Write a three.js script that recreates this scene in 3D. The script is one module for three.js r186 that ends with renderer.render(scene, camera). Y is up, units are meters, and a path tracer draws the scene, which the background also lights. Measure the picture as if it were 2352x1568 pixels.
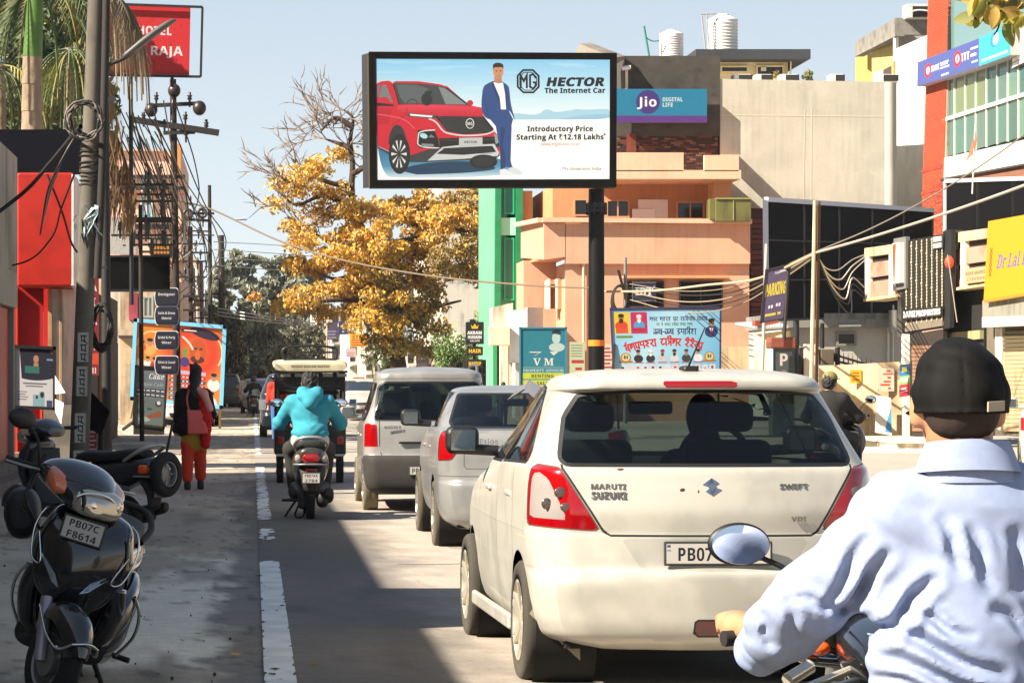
import * as THREE from 'three';
import { mergeGeometries, mergeVertices } from 'three/addons/utils/BufferGeometryUtils.js';
import { RoundedBoxGeometry } from 'three/addons/geometries/RoundedBoxGeometry.js';
import { FontLoader } from 'three/addons/loaders/FontLoader.js';
import { TextGeometry } from 'three/addons/geometries/TextGeometry.js';
// ---------- camera, sky, sun, exposure ----------
// telephoto street view: eye 1.5 m above the road, looking along the road (-z) with the lens shifted to the right and up
const F = 6500, VX = 579, VY = 870, EYE = 1.5;               // focal length, vanishing point (in a 2352 x 1568 frame), eye height
const scene = new THREE.Scene();
const camera = new THREE.PerspectiveCamera(2 * Math.atan(784 / F) * 180 / Math.PI, 1.5, 0.5, 3000);
camera.position.set(0, EYE, 0);
camera.lookAt(0, EYE, -100);
camera.setViewOffset(2352, 1568, 1176 - VX, 784 - VY, 2352, 1568);
const renderer = new THREE.WebGLRenderer({ antialias: true });
renderer.toneMapping = THREE.LinearToneMapping;
renderer.toneMappingExposure = 2.85;
renderer.shadowMap.enabled = true;
renderer.shadowMap.type = THREE.PCFSoftShadowMap;
const SUN = new THREE.Vector3(-0.72, 0.62, 0.3).normalize();
const sun = new THREE.DirectionalLight(new THREE.Color().setRGB(1, 0.91, 0.77), 5);
sun.position.copy(SUN).multiplyScalar(150).add(new THREE.Vector3(3, 0, -60));
sun.target.position.set(3, 0, -60);
sun.castShadow = true;
sun.shadow.mapSize.set(4096, 4096);
Object.assign(sun.shadow.camera, { left: -80, right: 80, top: 80, bottom: -80, near: 1, far: 400 });
sun.shadow.radius = 1.2;
scene.add(sun, sun.target);
scene.fog = new THREE.FogExp2(new THREE.Color(0.8, 0.84, 0.9), 0.00012);
{ // clear winter sky: pale at the horizon, blue higher up, brighter towards the sun
const w = 256, h = 128, px = new Float32Array(w * h * 4), d = new THREE.Vector3();
for (let j = 0; j < h; j++) for (let i = 0; i < w; i++) {
const el = ((j + 0.5) / h - 0.5) * Math.PI, az = ((i + 0.5) / w - 0.5) * 2 * Math.PI;
d.set(Math.cos(el) * Math.cos(az), Math.sin(el), Math.cos(el) * Math.sin(az));
const e = Math.max(0, Math.sin(el)), t = Math.pow(1 - e, 4.6), u = Math.pow(1 - e, 2.2);
const g = Math.max(0, d.x * SUN.x + d.y * SUN.y + d.z * SUN.z), glow = 0.08 * Math.pow(g, 8) + 0.03 * g;
const k = el < 0 ? 0.45 : 1;
px.set([(0.07 + 0.04 * u + 0.225 * t + glow) * k, (0.095 + 0.1 * u + 0.17 * t + glow * 0.95) * k, (0.14 + 0.2 * u + 0.02 * t + glow * 0.85) * k, 1], (j * w + i) * 4);
}
const sky = new THREE.DataTexture(px, w, h, THREE.RGBAFormat, THREE.FloatType);
sky.mapping = THREE.EquirectangularReflectionMapping; sky.magFilter = sky.minFilter = THREE.LinearFilter; sky.needsUpdate = true;
scene.background = sky; scene.environment = sky;
}
// ---------- helpers ----------
const V3 = THREE.Vector3, PI = Math.PI;
const v3 = (x, y, z) => new V3(x, y, z);
const X = (u, d) => (u - VX) * d / F, Y = (v, d) => EYE - (v - VY) * d / F, P = (u, v, d) => v3(X(u, d), Y(v, d), -d);
const rnd = (s) => () => { s = (s + 0x6d2b79f5) | 0; let t = Math.imul(s ^ (s >>> 15), 1 | s); t = (t + Math.imul(t ^ (t >>> 7), 61 | t)) ^ t; return ((t ^ (t >>> 14)) >>> 0) / 4294967296; };
const lerp = (a, b, t) => a + (b - a) * t, clamp = (x, a = 0, b = 1) => Math.min(b, Math.max(a, x)), smooth = (a, b, x) => { const t = clamp((x - a) / (b - a)); return t * t * (3 - 2 * t); };
const hash = (x, y, z = 0) => { let h = Math.imul(x, 374761393) + Math.imul(y, 668265263) + Math.imul(z, 1274126177); h = Math.imul(h ^ (h >>> 13), 1274126177); return ((h ^ (h >>> 16)) >>> 0) / 4294967296; };
function noise2(x, y, p = 0, s = 0) {                         // value noise, periodic with p when given
let i = Math.floor(x), j = Math.floor(y); const fx = x - i, fy = y - j, a = fx * fx * (3 - 2 * fx), b = fy * fy * (3 - 2 * fy), m = (n) => p ? ((n % p) + p) % p : n;
return lerp(lerp(hash(m(i), m(j), s), hash(m(i + 1), m(j), s), a), lerp(hash(m(i), m(j + 1), s), hash(m(i + 1), m(j + 1), s), a), b);
}
function fbm(x, y, o = 4, p = 0, s = 0) { let v = 0, a = 0.5, t = 0; for (let k = 0; k < o; k++) { v += a * noise2(x, y, p, s + k); t += a; a *= 0.5; x *= 2; y *= 2; p *= 2; } return v / t; }
function noise3(x, y, z) { const k = Math.floor(z), f = z - k, c = f * f * (3 - 2 * f); return lerp(noise2(x, y, 0, k), noise2(x, y, 0, k + 1), c); }
function grayTex(n, size, fn, rep) {                           // tiling grey texture, «size» metres a tile
const px = new Uint8Array(n * n * 4);
for (let j = 0; j < n; j++) for (let i = 0; i < n; i++) { const c = clamp(fn(i / n, j / n)) * 255; px.set([c, c, c, 255], (j * n + i) * 4); }
const t = new THREE.DataTexture(px, n, n); t.wrapS = t.wrapT = THREE.RepeatWrapping; t.magFilter = THREE.LinearFilter; t.minFilter = THREE.LinearMipmapLinearFilter; t.generateMipmaps = true;
t.repeat.set(1 / size, 1 / (rep || size)); t.needsUpdate = true; return t;
}
const T = {
plaster: grayTex(512, 4, (x, y) => 0.80 - 0.11 * smooth(0.5, 0.85, fbm(x * 34, y * 2, 4, 0, 6) * 0.65 + fbm(x * 5, y * 5, 3, 5, 8) * 0.45) + 0.2 * fbm(x * 5, y * 5, 5, 5) - 0.10 * smooth(0.62, 0.8, fbm(x * 3, y * 3, 4, 3, 9)) + 0.05 * (fbm(x * 90, y * 90, 1, 90) - 0.5)),
stain: grayTex(512, 3.1, (x, y) => 0.9 - 0.45 * smooth(0.45, 0.85, fbm(x * 22, y * 2, 4, 0, 3) * 0.6 + fbm(x * 4, y * 4, 4, 4, 5) * 0.5) - 0.12 * fbm(x * 40, y * 40, 2, 40)),
concrete: grayTex(512, 2.3, (x, y) => 0.5 + 0.5 * fbm(x * 6, y * 6, 6, 6, 2) - 0.22 * smooth(0.55, 0.75, fbm(x * 3, y * 4, 4, 0, 7))),
asphalt: grayTex(512, 1.1, (x, y) => 0.62 + 0.3 * fbm(x * 100, y * 100, 2, 100) + 0.2 * (fbm(x * 9, y * 9, 4, 9) - 0.5)),
cloth: grayTex(256, 0.5, (x, y) => 0.86 + 0.14 * fbm(x * 30, y * 30, 3, 30)),
bark: grayTex(256, 0.9, (x, y) => 0.45 + 0.55 * fbm(x * 14, y * 4, 4, 0, 4)),
dirt: grayTex(512, 1.7, (x, y) => 0.82 + 0.18 * smooth(0.3, 0.6, fbm(x * 7, y * 7, 5, 7, 3))),
};
const mats = new Map();
function M(color, rough = 0.8, tex = null, o = {}) {
const key = JSON.stringify([color, rough, tex, o]);
if (mats.has(key)) return mats.get(key);
const { bump, ...p } = o, phys = ['transmission', 'clearcoat', 'sheen', 'specularIntensity'].some((k) => k in o);
const m = new (phys ? THREE.MeshPhysicalMaterial : THREE.MeshStandardMaterial)({ roughness: rough, side: THREE.DoubleSide, ...p });
Array.isArray(color) ? m.color.setRGB(...color) : m.color.set(color);
if (tex) { m.map = T[tex]; if (bump) { m.bumpMap = T[tex]; m.bumpScale = bump; } }
mats.set(key, m); return m;
}
const textures = [];
function printTex(w, h, draw) {                               // flat print: lettering, posters, signs
const c = document.createElement('canvas'); c.width = w; c.height = h; const g = c.getContext('2d'); draw(g, w, h);
const t = new THREE.CanvasTexture(c); t.colorSpace = THREE.SRGBColorSpace; t.anisotropy = 8; textures.push(t); return t;
}
const printMat = (tex, rough = 0.7, o = {}) => new THREE.MeshStandardMaterial({ map: tex, roughness: rough, side: THREE.DoubleSide, color: new THREE.Color(0.62, 0.62, 0.62), ...o });
function txt(g, s, x, y, size, color = '#000', o = {}) {
g.save(); g.fillStyle = color; g.textAlign = o.align || 'center'; g.textBaseline = 'middle'; g.font = `${o.weight || 'bold'} ${size}px ${o.font || 'sans-serif'}`;
g.translate(x, y); if (o.skew) g.transform(1, 0, o.skew, 1, 0, 0); if (o.rot) g.rotate(o.rot);
const w = g.measureText(s).width; if (o.fit) g.scale(o.fit / w, 1);
if (o.stroke) { g.strokeStyle = o.stroke; g.lineWidth = o.lw || size * 0.12; g.lineJoin = 'round'; g.strokeText(s, 0, 0); }
g.fillText(s, 0, 0); g.restore();
}
const poly = (g, pts, fill) => { g.beginPath(); pts.forEach(([x, y], i) => i ? g.lineTo(x, y) : g.moveTo(x, y)); g.closePath(); if (fill) { g.fillStyle = fill; g.fill(); } };
// geometry: everything is position + normal + uv, uv in metres (box projection) unless kept
function clean(g, keep) {
g = g.index ? g.toNonIndexed() : g;
for (const k of Object.keys(g.attributes)) if (!['position', 'normal', 'uv'].includes(k)) g.deleteAttribute(k);
if (!g.attributes.normal) g.computeVertexNormals();
if (!g.attributes.uv || !keep) boxUV(g);
return g;
}
function boxUV(g) {
const p = g.attributes.position, n = g.attributes.normal, uv = new Float32Array(p.count * 2), a = v3(), b = v3(), c = v3();
for (let i = 0; i < p.count; i += 3) {
a.fromBufferAttribute(p, i); b.fromBufferAttribute(p, i + 1).sub(a); c.fromBufferAttribute(p, i + 2).sub(a); b.cross(c);
const ax = Math.abs(b.x), ay = Math.abs(b.y), az = Math.abs(b.z);
for (let k = i; k < i + 3 && k < p.count; k++) { const x = p.getX(k), y = p.getY(k), z = p.getZ(k); if (az >= ax && az >= ay) { uv[2 * k] = x; uv[2 * k + 1] = y; } else if (ax >= ay) { uv[2 * k] = z; uv[2 * k + 1] = y; } else { uv[2 * k] = x; uv[2 * k + 1] = z; } }
}
g.setAttribute('uv', new THREE.BufferAttribute(uv, 2)); return g;
}
const origins = new WeakMap();
function mesh(name, geos, mat, parent = scene, o = {}) {
const list = (Array.isArray(geos) ? geos.flat(3) : [geos]).filter(Boolean).map((g) => clean(g, o.uv));
const g = list.length > 1 ? mergeGeometries(list) : list[0], at = origins.get(parent);
if (at) g.translate(-at.x, -at.y, -at.z);
const m = new THREE.Mesh(g, mat); m.name = name; m.castShadow = m.receiveShadow = true;
if (at) origins.set(m, at);
if (o.label) m.userData.label = o.label; if (o.kind) m.userData.kind = o.kind;
parent.add(m); return m;
}
const used = new Map();
function numbered(name) { const n = used.get(name) || 0; used.set(name, n + 1); return n ? `${name}_${String(n).padStart(3, '0')}` : name; }
function thing(name, label, category, o = {}) {               // a Group at the thing's base; o.at: parts come in world coordinates
const t = new THREE.Group(); t.name = numbered(name); t.userData = { label, category }; if (o.group) t.userData.group = o.group; scene.add(t);
if (o.at) { const p = o.at.isVector3 ? o.at : v3(...o.at); t.position.copy(p); origins.set(t, p.clone()); }
return t;
}
function solo(name, label, category, geos, mat, o = {}) { const m = mesh(numbered(name), geos, mat, scene, o); Object.assign(m.userData, { label, category }); if (o.group) m.userData.group = o.group; return m; }
function struct(name, geos, mat, o = {}) { return mesh(name, geos, mat, scene, { ...o, kind: 'structure' }); }
const bx = (x0, y0, z0, x1, y1, z1) => new THREE.BoxGeometry(Math.abs(x1 - x0), Math.abs(y1 - y0), Math.abs(z1 - z0)).translate((x0 + x1) / 2, (y0 + y1) / 2, (z0 + z1) / 2);
const pb = (u0, v0, u1, v1, d, t) => bx(X(u0, d), Y(v1, d), -d, X(u1, d), Y(v0, d), -d - t);      // front face at distance d, t deep
const rb = (x0, y0, z0, x1, y1, z1, r = 0.02, s = 2) => new RoundedBoxGeometry(Math.abs(x1 - x0), Math.abs(y1 - y0), Math.abs(z1 - z0), s, Math.min(r, Math.abs(x1 - x0) / 2.01, Math.abs(y1 - y0) / 2.01, Math.abs(z1 - z0) / 2.01)).translate((x0 + x1) / 2, (y0 + y1) / 2, (z0 + z1) / 2);
function orient(g, p, q) { return g.applyQuaternion(new THREE.Quaternion().setFromUnitVectors(v3(0, 1, 0), q.clone().sub(p).normalize())).translate((p.x + q.x) / 2, (p.y + q.y) / 2, (p.z + q.z) / 2); }
const bar = (p, q, r, r2 = r, s = 8) => orient(new THREE.CylinderGeometry(r2, r, p.distanceTo(q), s), p, q);
function beam(p, q, w, h) { // box beam between two points, w sideways, h upwards
const d = q.clone().sub(p), l = d.length(), z = d.normalize(), up = Math.abs(z.y) > 0.95 ? v3(0, 0, 1) : v3(0, 1, 0), x = v3().crossVectors(up, z).normalize(), y = v3().crossVectors(z, x);
return new THREE.BoxGeometry(w, h, l).applyMatrix4(new THREE.Matrix4().makeBasis(x, y, z)).translate((p.x + q.x) / 2, (p.y + q.y) / 2, (p.z + q.z) / 2);
}
const tube = (pts, r, n = 0, s = 6) => new THREE.TubeGeometry(pts.length > 2 ? new THREE.CatmullRomCurve3(pts) : new THREE.LineCurve3(...pts), n || pts.length * 5, r, s, false);
const lathe = (pts, s = 24) => new THREE.LatheGeometry(pts.map(([r, y]) => new THREE.Vector2(r, y)), s);
const ball = (c, rx, ry = rx, rz = rx, s = 14) => new THREE.SphereGeometry(1, s, Math.ceil(s * 0.7)).scale(rx, ry, rz).translate(c.x, c.y, c.z);
function extr(pts, depth, bevel = 0, o = {}) { // outline in x,y, extruded towards -z from z = 0
const s = new THREE.Shape(pts.map(([x, y]) => new THREE.Vector2(x, y)));
for (const h of o.holes || []) s.holes.push(new THREE.Path(h.map(([x, y]) => new THREE.Vector2(x, y))));
return new THREE.ExtrudeGeometry(s, { depth: depth - 2 * bevel, bevelEnabled: bevel > 0, bevelSize: bevel, bevelThickness: bevel, bevelOffset: -bevel, bevelSegments: 2, curveSegments: 8, ...o.ext }).translate(0, 0, -depth + bevel);
}
function tris(pts, uvs) { const g = new THREE.BufferGeometry(); g.setAttribute('position', new THREE.Float32BufferAttribute(pts.flatMap((p) => [p.x, p.y, p.z]), 3)); if (uvs) g.setAttribute('uv', new THREE.Float32BufferAttribute(uvs.flat(), 2)); g.computeVertexNormals(); return g; }
const quad = (a, b, c, d) => tris([a, b, c, a, c, d], [[0, 0], [1, 0], [1, 1], [0, 0], [1, 1], [0, 1]]);           // a b c d counter-clockwise from bottom left
function slab(a, b, c, d, t) { // four corners of a front face (counter-clockwise from bottom left), t thick behind it
const n = v3().crossVectors(b.clone().sub(a), d.clone().sub(a)).normalize().multiplyScalar(-t), [e, f, g, h] = [a, b, c, d].map((p) => p.clone().add(n));
return mergeGeometries([quad(a, b, c, d), quad(f, e, h, g), quad(e, a, d, h), quad(b, f, g, c), quad(d, c, g, h), quad(e, f, b, a)].map((q) => clean(q)));
}
function prism(plan, y0, y1) { // plan: [[x, z], ...] seen from above
const s = new THREE.Shape(plan.map(([x, z]) => new THREE.Vector2(x, -z)));
return new THREE.ExtrudeGeometry(s, { depth: y1 - y0, bevelEnabled: false }).rotateX(-PI / 2).translate(0, y0, 0);
}
const off = (p, x, y, z) => p.clone().add(v3(x, y, z));
function rings(list, closed = true, caps = true) { // list of rings of equal length (arrays of V3) -> smooth skin
const n = list[0].length, pos = [], idx = [];
for (const r of list) for (const p of r) pos.push(p.x, p.y, p.z);
for (let i = 0; i < list.length - 1; i++) for (let j = 0; j < (closed ? n : n - 1); j++) { const a = i * n + j, b = i * n + (j + 1) % n; idx.push(a, b, a + n, b, b + n, a + n); }
if (caps && closed) for (const [i, f] of [[0, 1], [list.length - 1, 0]]) { const c = list[i].reduce((s, p) => s.add(p), v3()).divideScalar(n), k = pos.length / 3; pos.push(c.x, c.y, c.z); for (let j = 0; j < n; j++) { const a = i * n + j, b = i * n + (j + 1) % n; f ? idx.push(k, b, a) : idx.push(k, a, b); } }
const g = new THREE.BufferGeometry(); g.setAttribute('position', new THREE.Float32BufferAttribute(pos, 3)); g.setIndex(idx); g.computeVertexNormals(); return g;
}
// loft: sections {c:[x,y,z], a: half width (x), b: half height along the second axis, n: squareness, t: tilt of the section about x in degrees}; path roughly along z or y
function loft(secs, o = {}) {
const N = o.n || 28, K = o.k || 6, keys = ['x', 'y', 'z', 'a', 'b', 'n', 't'], S = secs.map((s) => [...s.c, s.a, s.b, s.n || 2.4, s.t || 0]), out = [];
const cr = (a, b, c, d, t) => 0.5 * (2 * b + (c - a) * t + (2 * a - 5 * b + 4 * c - d) * t * t + (3 * b - a - 3 * c + d) * t * t * t);
for (let i = 0; i < S.length - 1; i++) for (let k = 0; k < K + (i === S.length - 2 ? 1 : 0); k++) {
const t = k / K, g = (q) => cr((S[i - 1] || S[i])[q], S[i][q], S[i + 1][q], (S[i + 2] || S[i + 1])[q], t), [x, y, z, a, b, n, tt] = keys.map((_, q) => g(q)), ring = [];
for (let j = 0; j < N; j++) {
const th = j / N * 2 * PI, c = Math.cos(th), s = Math.sin(th), e = 2 / n, px = Math.max(a, 0.001) * Math.sign(c) * Math.pow(Math.abs(c), e), pw = Math.max(b, 0.001) * Math.sign(s) * Math.pow(Math.abs(s), e), r = tt * PI / 180;
ring.push(v3(x + px, y + pw * Math.cos(r), z + pw * Math.sin(r)));
}
out.push(ring);
}
return rings(out);
}
// split a geometry along f(p) = 0: returns [inside (f < 0), outside]; normals and uv follow
function split(g, f) {
g = g.index ? g.toNonIndexed() : g;
const p = g.attributes.position, n = g.attributes.normal, res = [[], []], val = new Float32Array(p.count), q = v3();
for (let i = 0; i < p.count; i++) val[i] = f(q.fromBufferAttribute(p, i));
const vert = (i) => [p.getX(i), p.getY(i), p.getZ(i), n.getX(i), n.getY(i), n.getZ(i)], mix = (a, b, t) => a.map((x, k) => x + (b[k] - x) * t);
for (let i = 0; i < p.count; i += 3) {
const s = [val[i] < 0, val[i + 1] < 0, val[i + 2] < 0], c = s[0] + s[1] + s[2];
if (c === 0 || c === 3) { res[c ? 0 : 1].push(vert(i), vert(i + 1), vert(i + 2)); continue; }
const lone = c === 1 ? s.indexOf(true) : s.indexOf(false), a = i + lone, b = i + (lone + 1) % 3, d = i + (lone + 2) % 3;
const A = vert(a), B = vert(b), D = vert(d), AB = mix(A, B, val[a] / (val[a] - val[b])), AD = mix(A, D, val[a] / (val[a] - val[d]));
res[c === 1 ? 0 : 1].push(A, AB, AD); res[c === 1 ? 1 : 0].push(AB, B, D, AB, D, AD);
}
return res.map((list) => {
if (!list.length) return null;
const o = new THREE.BufferGeometry(), P2 = new Float32Array(list.length * 3), N2 = new Float32Array(list.length * 3);
list.forEach((v, k) => { P2.set(v.slice(0, 3), k * 3); N2.set(v.slice(3), k * 3); });
o.setAttribute('position', new THREE.BufferAttribute(P2, 3)); o.setAttribute('normal', new THREE.BufferAttribute(N2, 3)); return o;
});
}
// signed distance to a polygon with corner rounding r
function polySD(pts, r = 0) {
return (x, y) => {
let d = 1e9, inside = false;
for (let i = 0, j = pts.length - 1; i < pts.length; j = i++) {
const [ax, ay] = pts[j], [bx_, by] = pts[i], ex = bx_ - ax, ey = by - ay, wx = x - ax, wy = y - ay, t = clamp((wx * ex + wy * ey) / (ex * ex + ey * ey));
d = Math.min(d, (wx - ex * t) ** 2 + (wy - ey * t) ** 2);
if ((ay > y) !== (by > y) && x < ex * (y - ay) / ey + ax) inside = !inside;
}
return (inside ? -1 : 1) * Math.sqrt(d) - r;
};
}
// skin of a distance field (surface nets) on a box lo..hi with cells of size c
function field(f, lo, hi, c) {
const n = [0, 1, 2].map((k) => Math.ceil((hi[k] - lo[k]) / c) + 1), [nx, ny, nz] = n, val = new Float32Array(nx * ny * nz), id = (i, j, k) => i + nx * (j + ny * k);
for (let k = 0; k < nz; k++) for (let j = 0; j < ny; j++) for (let i = 0; i < nx; i++) val[id(i, j, k)] = f(lo[0] + i * c, lo[1] + j * c, lo[2] + k * c);
const cell = new Int32Array(nx * ny * nz).fill(-1), pos = [], idx = [];
for (let k = 0; k < nz - 1; k++) for (let j = 0; j < ny - 1; j++) for (let i = 0; i < nx - 1; i++) {
let s = [0, 0, 0], m = 0; const b = id(i, j, k), at = (q) => val[b + (q & 1) + nx * ((q >> 1 & 1) + ny * (q >> 2))];
for (let q = 0; q < 8; q++) for (const e of [1, 2, 4]) if (!(q & e)) { const r = q | e, a = at(q), d = at(r); if ((a < 0) !== (d < 0)) { const t = a / (a - d); s[0] += (q & 1) + (e === 1 ? t : 0); s[1] += (q >> 1 & 1) + (e === 2 ? t : 0); s[2] += (q >> 2) + (e === 4 ? t : 0); m++; } }
if (m) { cell[b] = pos.length / 3; pos.push(lo[0] + (i + s[0] / m) * c, lo[1] + (j + s[1] / m) * c, lo[2] + (k + s[2] / m) * c); }
}
const face = (a, b, d, e, flip) => { if (a < 0 || b < 0 || d < 0 || e < 0) return; flip ? idx.push(a, d, b, a, e, d) : idx.push(a, b, d, a, d, e); };
for (let k = 1; k < nz - 1; k++) for (let j = 1; j < ny - 1; j++) for (let i = 1; i < nx - 1; i++) {
const a = val[id(i, j, k)] < 0;
if (a !== val[id(i + 1, j, k)] < 0) face(cell[id(i, j - 1, k - 1)], cell[id(i, j, k - 1)], cell[id(i, j, k)], cell[id(i, j - 1, k)], !a);
if (a !== val[id(i, j + 1, k)] < 0) face(cell[id(i - 1, j, k - 1)], cell[id(i, j, k - 1)], cell[id(i, j, k)], cell[id(i - 1, j, k)], a);
if (a !== val[id(i, j, k + 1)] < 0) face(cell[id(i - 1, j - 1, k)], cell[id(i, j - 1, k)], cell[id(i, j, k)], cell[id(i - 1, j, k)], !a);
}
const g = new THREE.BufferGeometry(); g.setAttribute('position', new THREE.Float32BufferAttribute(pos, 3)); g.setIndex(idx); g.computeVertexNormals(); return g;
}
const smin = (a, b, k) => { const h = Math.max(k - Math.abs(a - b), 0) / k; return Math.min(a, b) - h * h * k * 0.25; };
// distance to a tapered capsule from a to b; a, b = [x, y, z, r]; sx flattens it in one direction via scale of the distance
function cap(x, y, z, a, b) {
const dx = b[0] - a[0], dy = b[1] - a[1], dz = b[2] - a[2], l = dx * dx + dy * dy + dz * dz || 1e-9, t = clamp(((x - a[0]) * dx + (y - a[1]) * dy + (z - a[2]) * dz) / l);
return Math.hypot(x - a[0] - dx * t, y - a[1] - dy * t, z - a[2] - dz * t) - lerp(a[3], b[3], t);
}
const ell = (x, y, z, c, r) => { const k0 = Math.hypot((x - c[0]) / r[0], (y - c[1]) / r[1], (z - c[2]) / r[2]), k1 = Math.hypot((x - c[0]) / r[0] ** 2, (y - c[1]) / r[1] ** 2, (z - c[2]) / r[2] ** 2); return k1 ? k0 * (k0 - 1) / k1 : -Math.min(...r); };
// a sign: panel with thickness, print 4 mm proud, optional frame; corners counter-clockwise from bottom left
function sign(name, label, category, [a, b, c, d], t, tex, o = {}) {
const g = o.parent || thing(name, label, category, { at: v3((a.x + b.x) / 2, Math.min(a.y, b.y), (a.z + b.z) / 2), group: o.group });
mesh('panel', slab(a, b, c, d, t), o.back || M('#55585a', 0.7), g);
const n = v3().crossVectors(b.clone().sub(a), d.clone().sub(a)).normalize().multiplyScalar(0.005);
if (tex) mesh('print', quad(...[a, b, c, d].map((p) => p.clone().add(n))), printMat(tex, o.rough ?? 0.6, o.mat), g, { uv: true });
if (o.frame) { const w = o.fw || 0.05, m = n.clone().multiplyScalar(2), q = [a, b, c, d].map((p) => p.clone().add(m)); mesh('frame', [[0, 1], [1, 2], [2, 3], [3, 0]].map(([i, j]) => { const e = q[j].clone().sub(q[i]).normalize().multiplyScalar(w * 0.5); return beam(q[i].clone().sub(e), q[j].clone().add(e), w, w); }), o.frame, g); }
return g;
}
const rect = (u0, va, u1, vb, d, v0 = Math.min(va, vb), v1 = Math.max(va, vb)) => [P(u0, v1, d), P(u1, v1, d), P(u1, v0, d), P(u0, v0, d)];
const font = await new FontLoader().loadAsync('fonts/droid/droid_sans_bold.typeface.json');
function extrText(str, h, w) { // raised letters from (0, 0) to (w, h)
const g = new TextGeometry(str, { font, size: 1, depth: 0.2, curveSegments: 3, bevelEnabled: false }); g.computeBoundingBox(); const b = g.boundingBox;
return g.translate(-b.min.x, -b.min.y, 0).scale(w / (b.max.x - b.min.x), h / (b.max.y - b.min.y), 0.018);
}
// ---------- ground and road ----------
{
const sheet = (name, x0, x1, d0, d1, nx, nd, y, col, tex, bump) => {   // albedo varies over the sheet (dust, tar, patches), tiled grain on top
const pos = [], c = [], idx = [], o = v3();
for (let j = 0; j <= nd; j++) for (let i = 0; i <= nx; i++) { const d = d0 * Math.pow(d1 / d0, j / nd), x = lerp(x0, x1, i / nx), [r, g, b, h] = col(x, d); pos.push(x, y + (h || 0), -d); c.push(r, g, b); }
for (let j = 0; j < nd; j++) for (let i = 0; i < nx; i++) { const a = j * (nx + 1) + i, b = a + nx + 1; idx.push(a, a + 1, b, a + 1, b + 1, b); }
const g = new THREE.BufferGeometry(); g.setAttribute('position', new THREE.Float32BufferAttribute(pos, 3)); g.setAttribute('color', new THREE.Float32BufferAttribute(c, 3));
const uv = []; for (let i = 0; i < pos.length; i += 3) uv.push(pos[i], pos[i + 2]); g.setAttribute('uv', new THREE.Float32BufferAttribute(uv, 2)); g.setIndex(idx); g.computeVertexNormals();
const m = new THREE.Mesh(g, new THREE.MeshStandardMaterial({ vertexColors: true, map: T[tex], bumpMap: T[tex], bumpScale: bump, roughness: 0.93 })); m.name = name; m.userData.kind = 'structure'; scene.add(m); return m;
};
const mix = (a, b, t) => a.map((q, i) => q + (b[i] - q) * t);
const far = new THREE.PlaneGeometry(3000, 3000).rotateX(-PI / 2).translate(0, -0.02, -600); struct('ground', far, M([0.24, 0.2, 0.15], 0.95, 'dirt'));
sheet('verge', -4.6, 0.12, 9, 320, 110, 420, 0.006, (x, d) => {
const n = fbm(x * 1.3 + 9, d * 0.5, 4, 0, 31), m = fbm(x * 4, d * 1.6, 4, 0, 17), e = fbm(x * 11, d * 5, 3, 0, 77);
let c = mix([0.41, 0.335, 0.255], [0.61, 0.515, 0.39], smooth(0.35, 0.7, n));
const patch = smooth(0.0, 0.12, m * 0.3 + 0.1 - Math.max(Math.abs(x + 0.55) - 0.42, (Math.abs(d - 19.2) - 3.2) * 0.12)); c = mix(c, [0.88, 0.80, 0.65], patch * 0.85);
const tar = smooth(-0.14, 0.05, x + 0.16 + (m - 0.5) * 0.5 + (n - 0.5) * 0.5) * smooth(0.5, 0.35, Math.abs(d - 24) * 0.02 + 0.1); c = mix(c, [0.16, 0.14, 0.12], tar * 0.85);
const dirtband = smooth(0.55, 0.72, fbm(x * 2.2, d * 0.35, 4, 0, 5)); c = mix(c, [0.24, 0.19, 0.14], dirtband * 0.7);
if (e > 0.72) c = mix(c, [0.06, 0.05, 0.04], 0.5);
return [...c, 0.02 * (n - 0.5) * smooth(-0.05, -0.6, x) + 0.012 * (m - 0.5)];
}, 'asphalt', 0.004);
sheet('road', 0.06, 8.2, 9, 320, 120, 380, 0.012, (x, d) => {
const n = fbm(x * 0.9, d * 0.25, 4, 0, 3), m = fbm(x * 5, d * 2, 4, 0, 12);
let c = mix([0.155, 0.134, 0.113], [0.215, 0.182, 0.15], smooth(0.3, 0.7, n));
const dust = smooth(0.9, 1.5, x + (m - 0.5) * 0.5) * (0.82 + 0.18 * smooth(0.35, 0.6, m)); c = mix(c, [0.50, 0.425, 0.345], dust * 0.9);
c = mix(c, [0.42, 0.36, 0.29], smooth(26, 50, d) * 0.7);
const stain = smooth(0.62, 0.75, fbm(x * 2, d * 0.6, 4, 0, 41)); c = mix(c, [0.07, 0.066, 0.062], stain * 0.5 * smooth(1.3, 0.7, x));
return c;
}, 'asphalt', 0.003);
sheet('junction', 8.0, 60, 9, 320, 60, 160, 0.009, (x, d) => { const n = fbm(x * 0.6, d * 0.2, 4, 0, 8); return mix([0.38, 0.32, 0.26], [0.50, 0.43, 0.35], n); }, 'asphalt', 0.003);
// worn edge line, painted in chips
const chips = [];
const dash = (d0, d1, wear, x0, x1) => { const n = Math.round((d1 - d0) / 0.06), g = new THREE.PlaneGeometry(x1 - x0, d1 - d0, 8, n).rotateX(-PI / 2).translate((x0 + x1) / 2, 0.0175, -(d0 + d1) / 2), [q] = split(g, (p) => wear - 0.04 - 0.75 * fbm(p.x * 16, p.z * 7, 4, 0, 3) - 0.25 * fbm(p.x * 50, p.z * 9, 2, 0, 6) + 0.16 * smooth(0.03, 0.0, Math.min(p.x - x0, x1 - p.x)) + 0.2 * smooth(0.3, 0, Math.min(-p.z - d0, d1 + p.z))); chips.push(q); };
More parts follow.
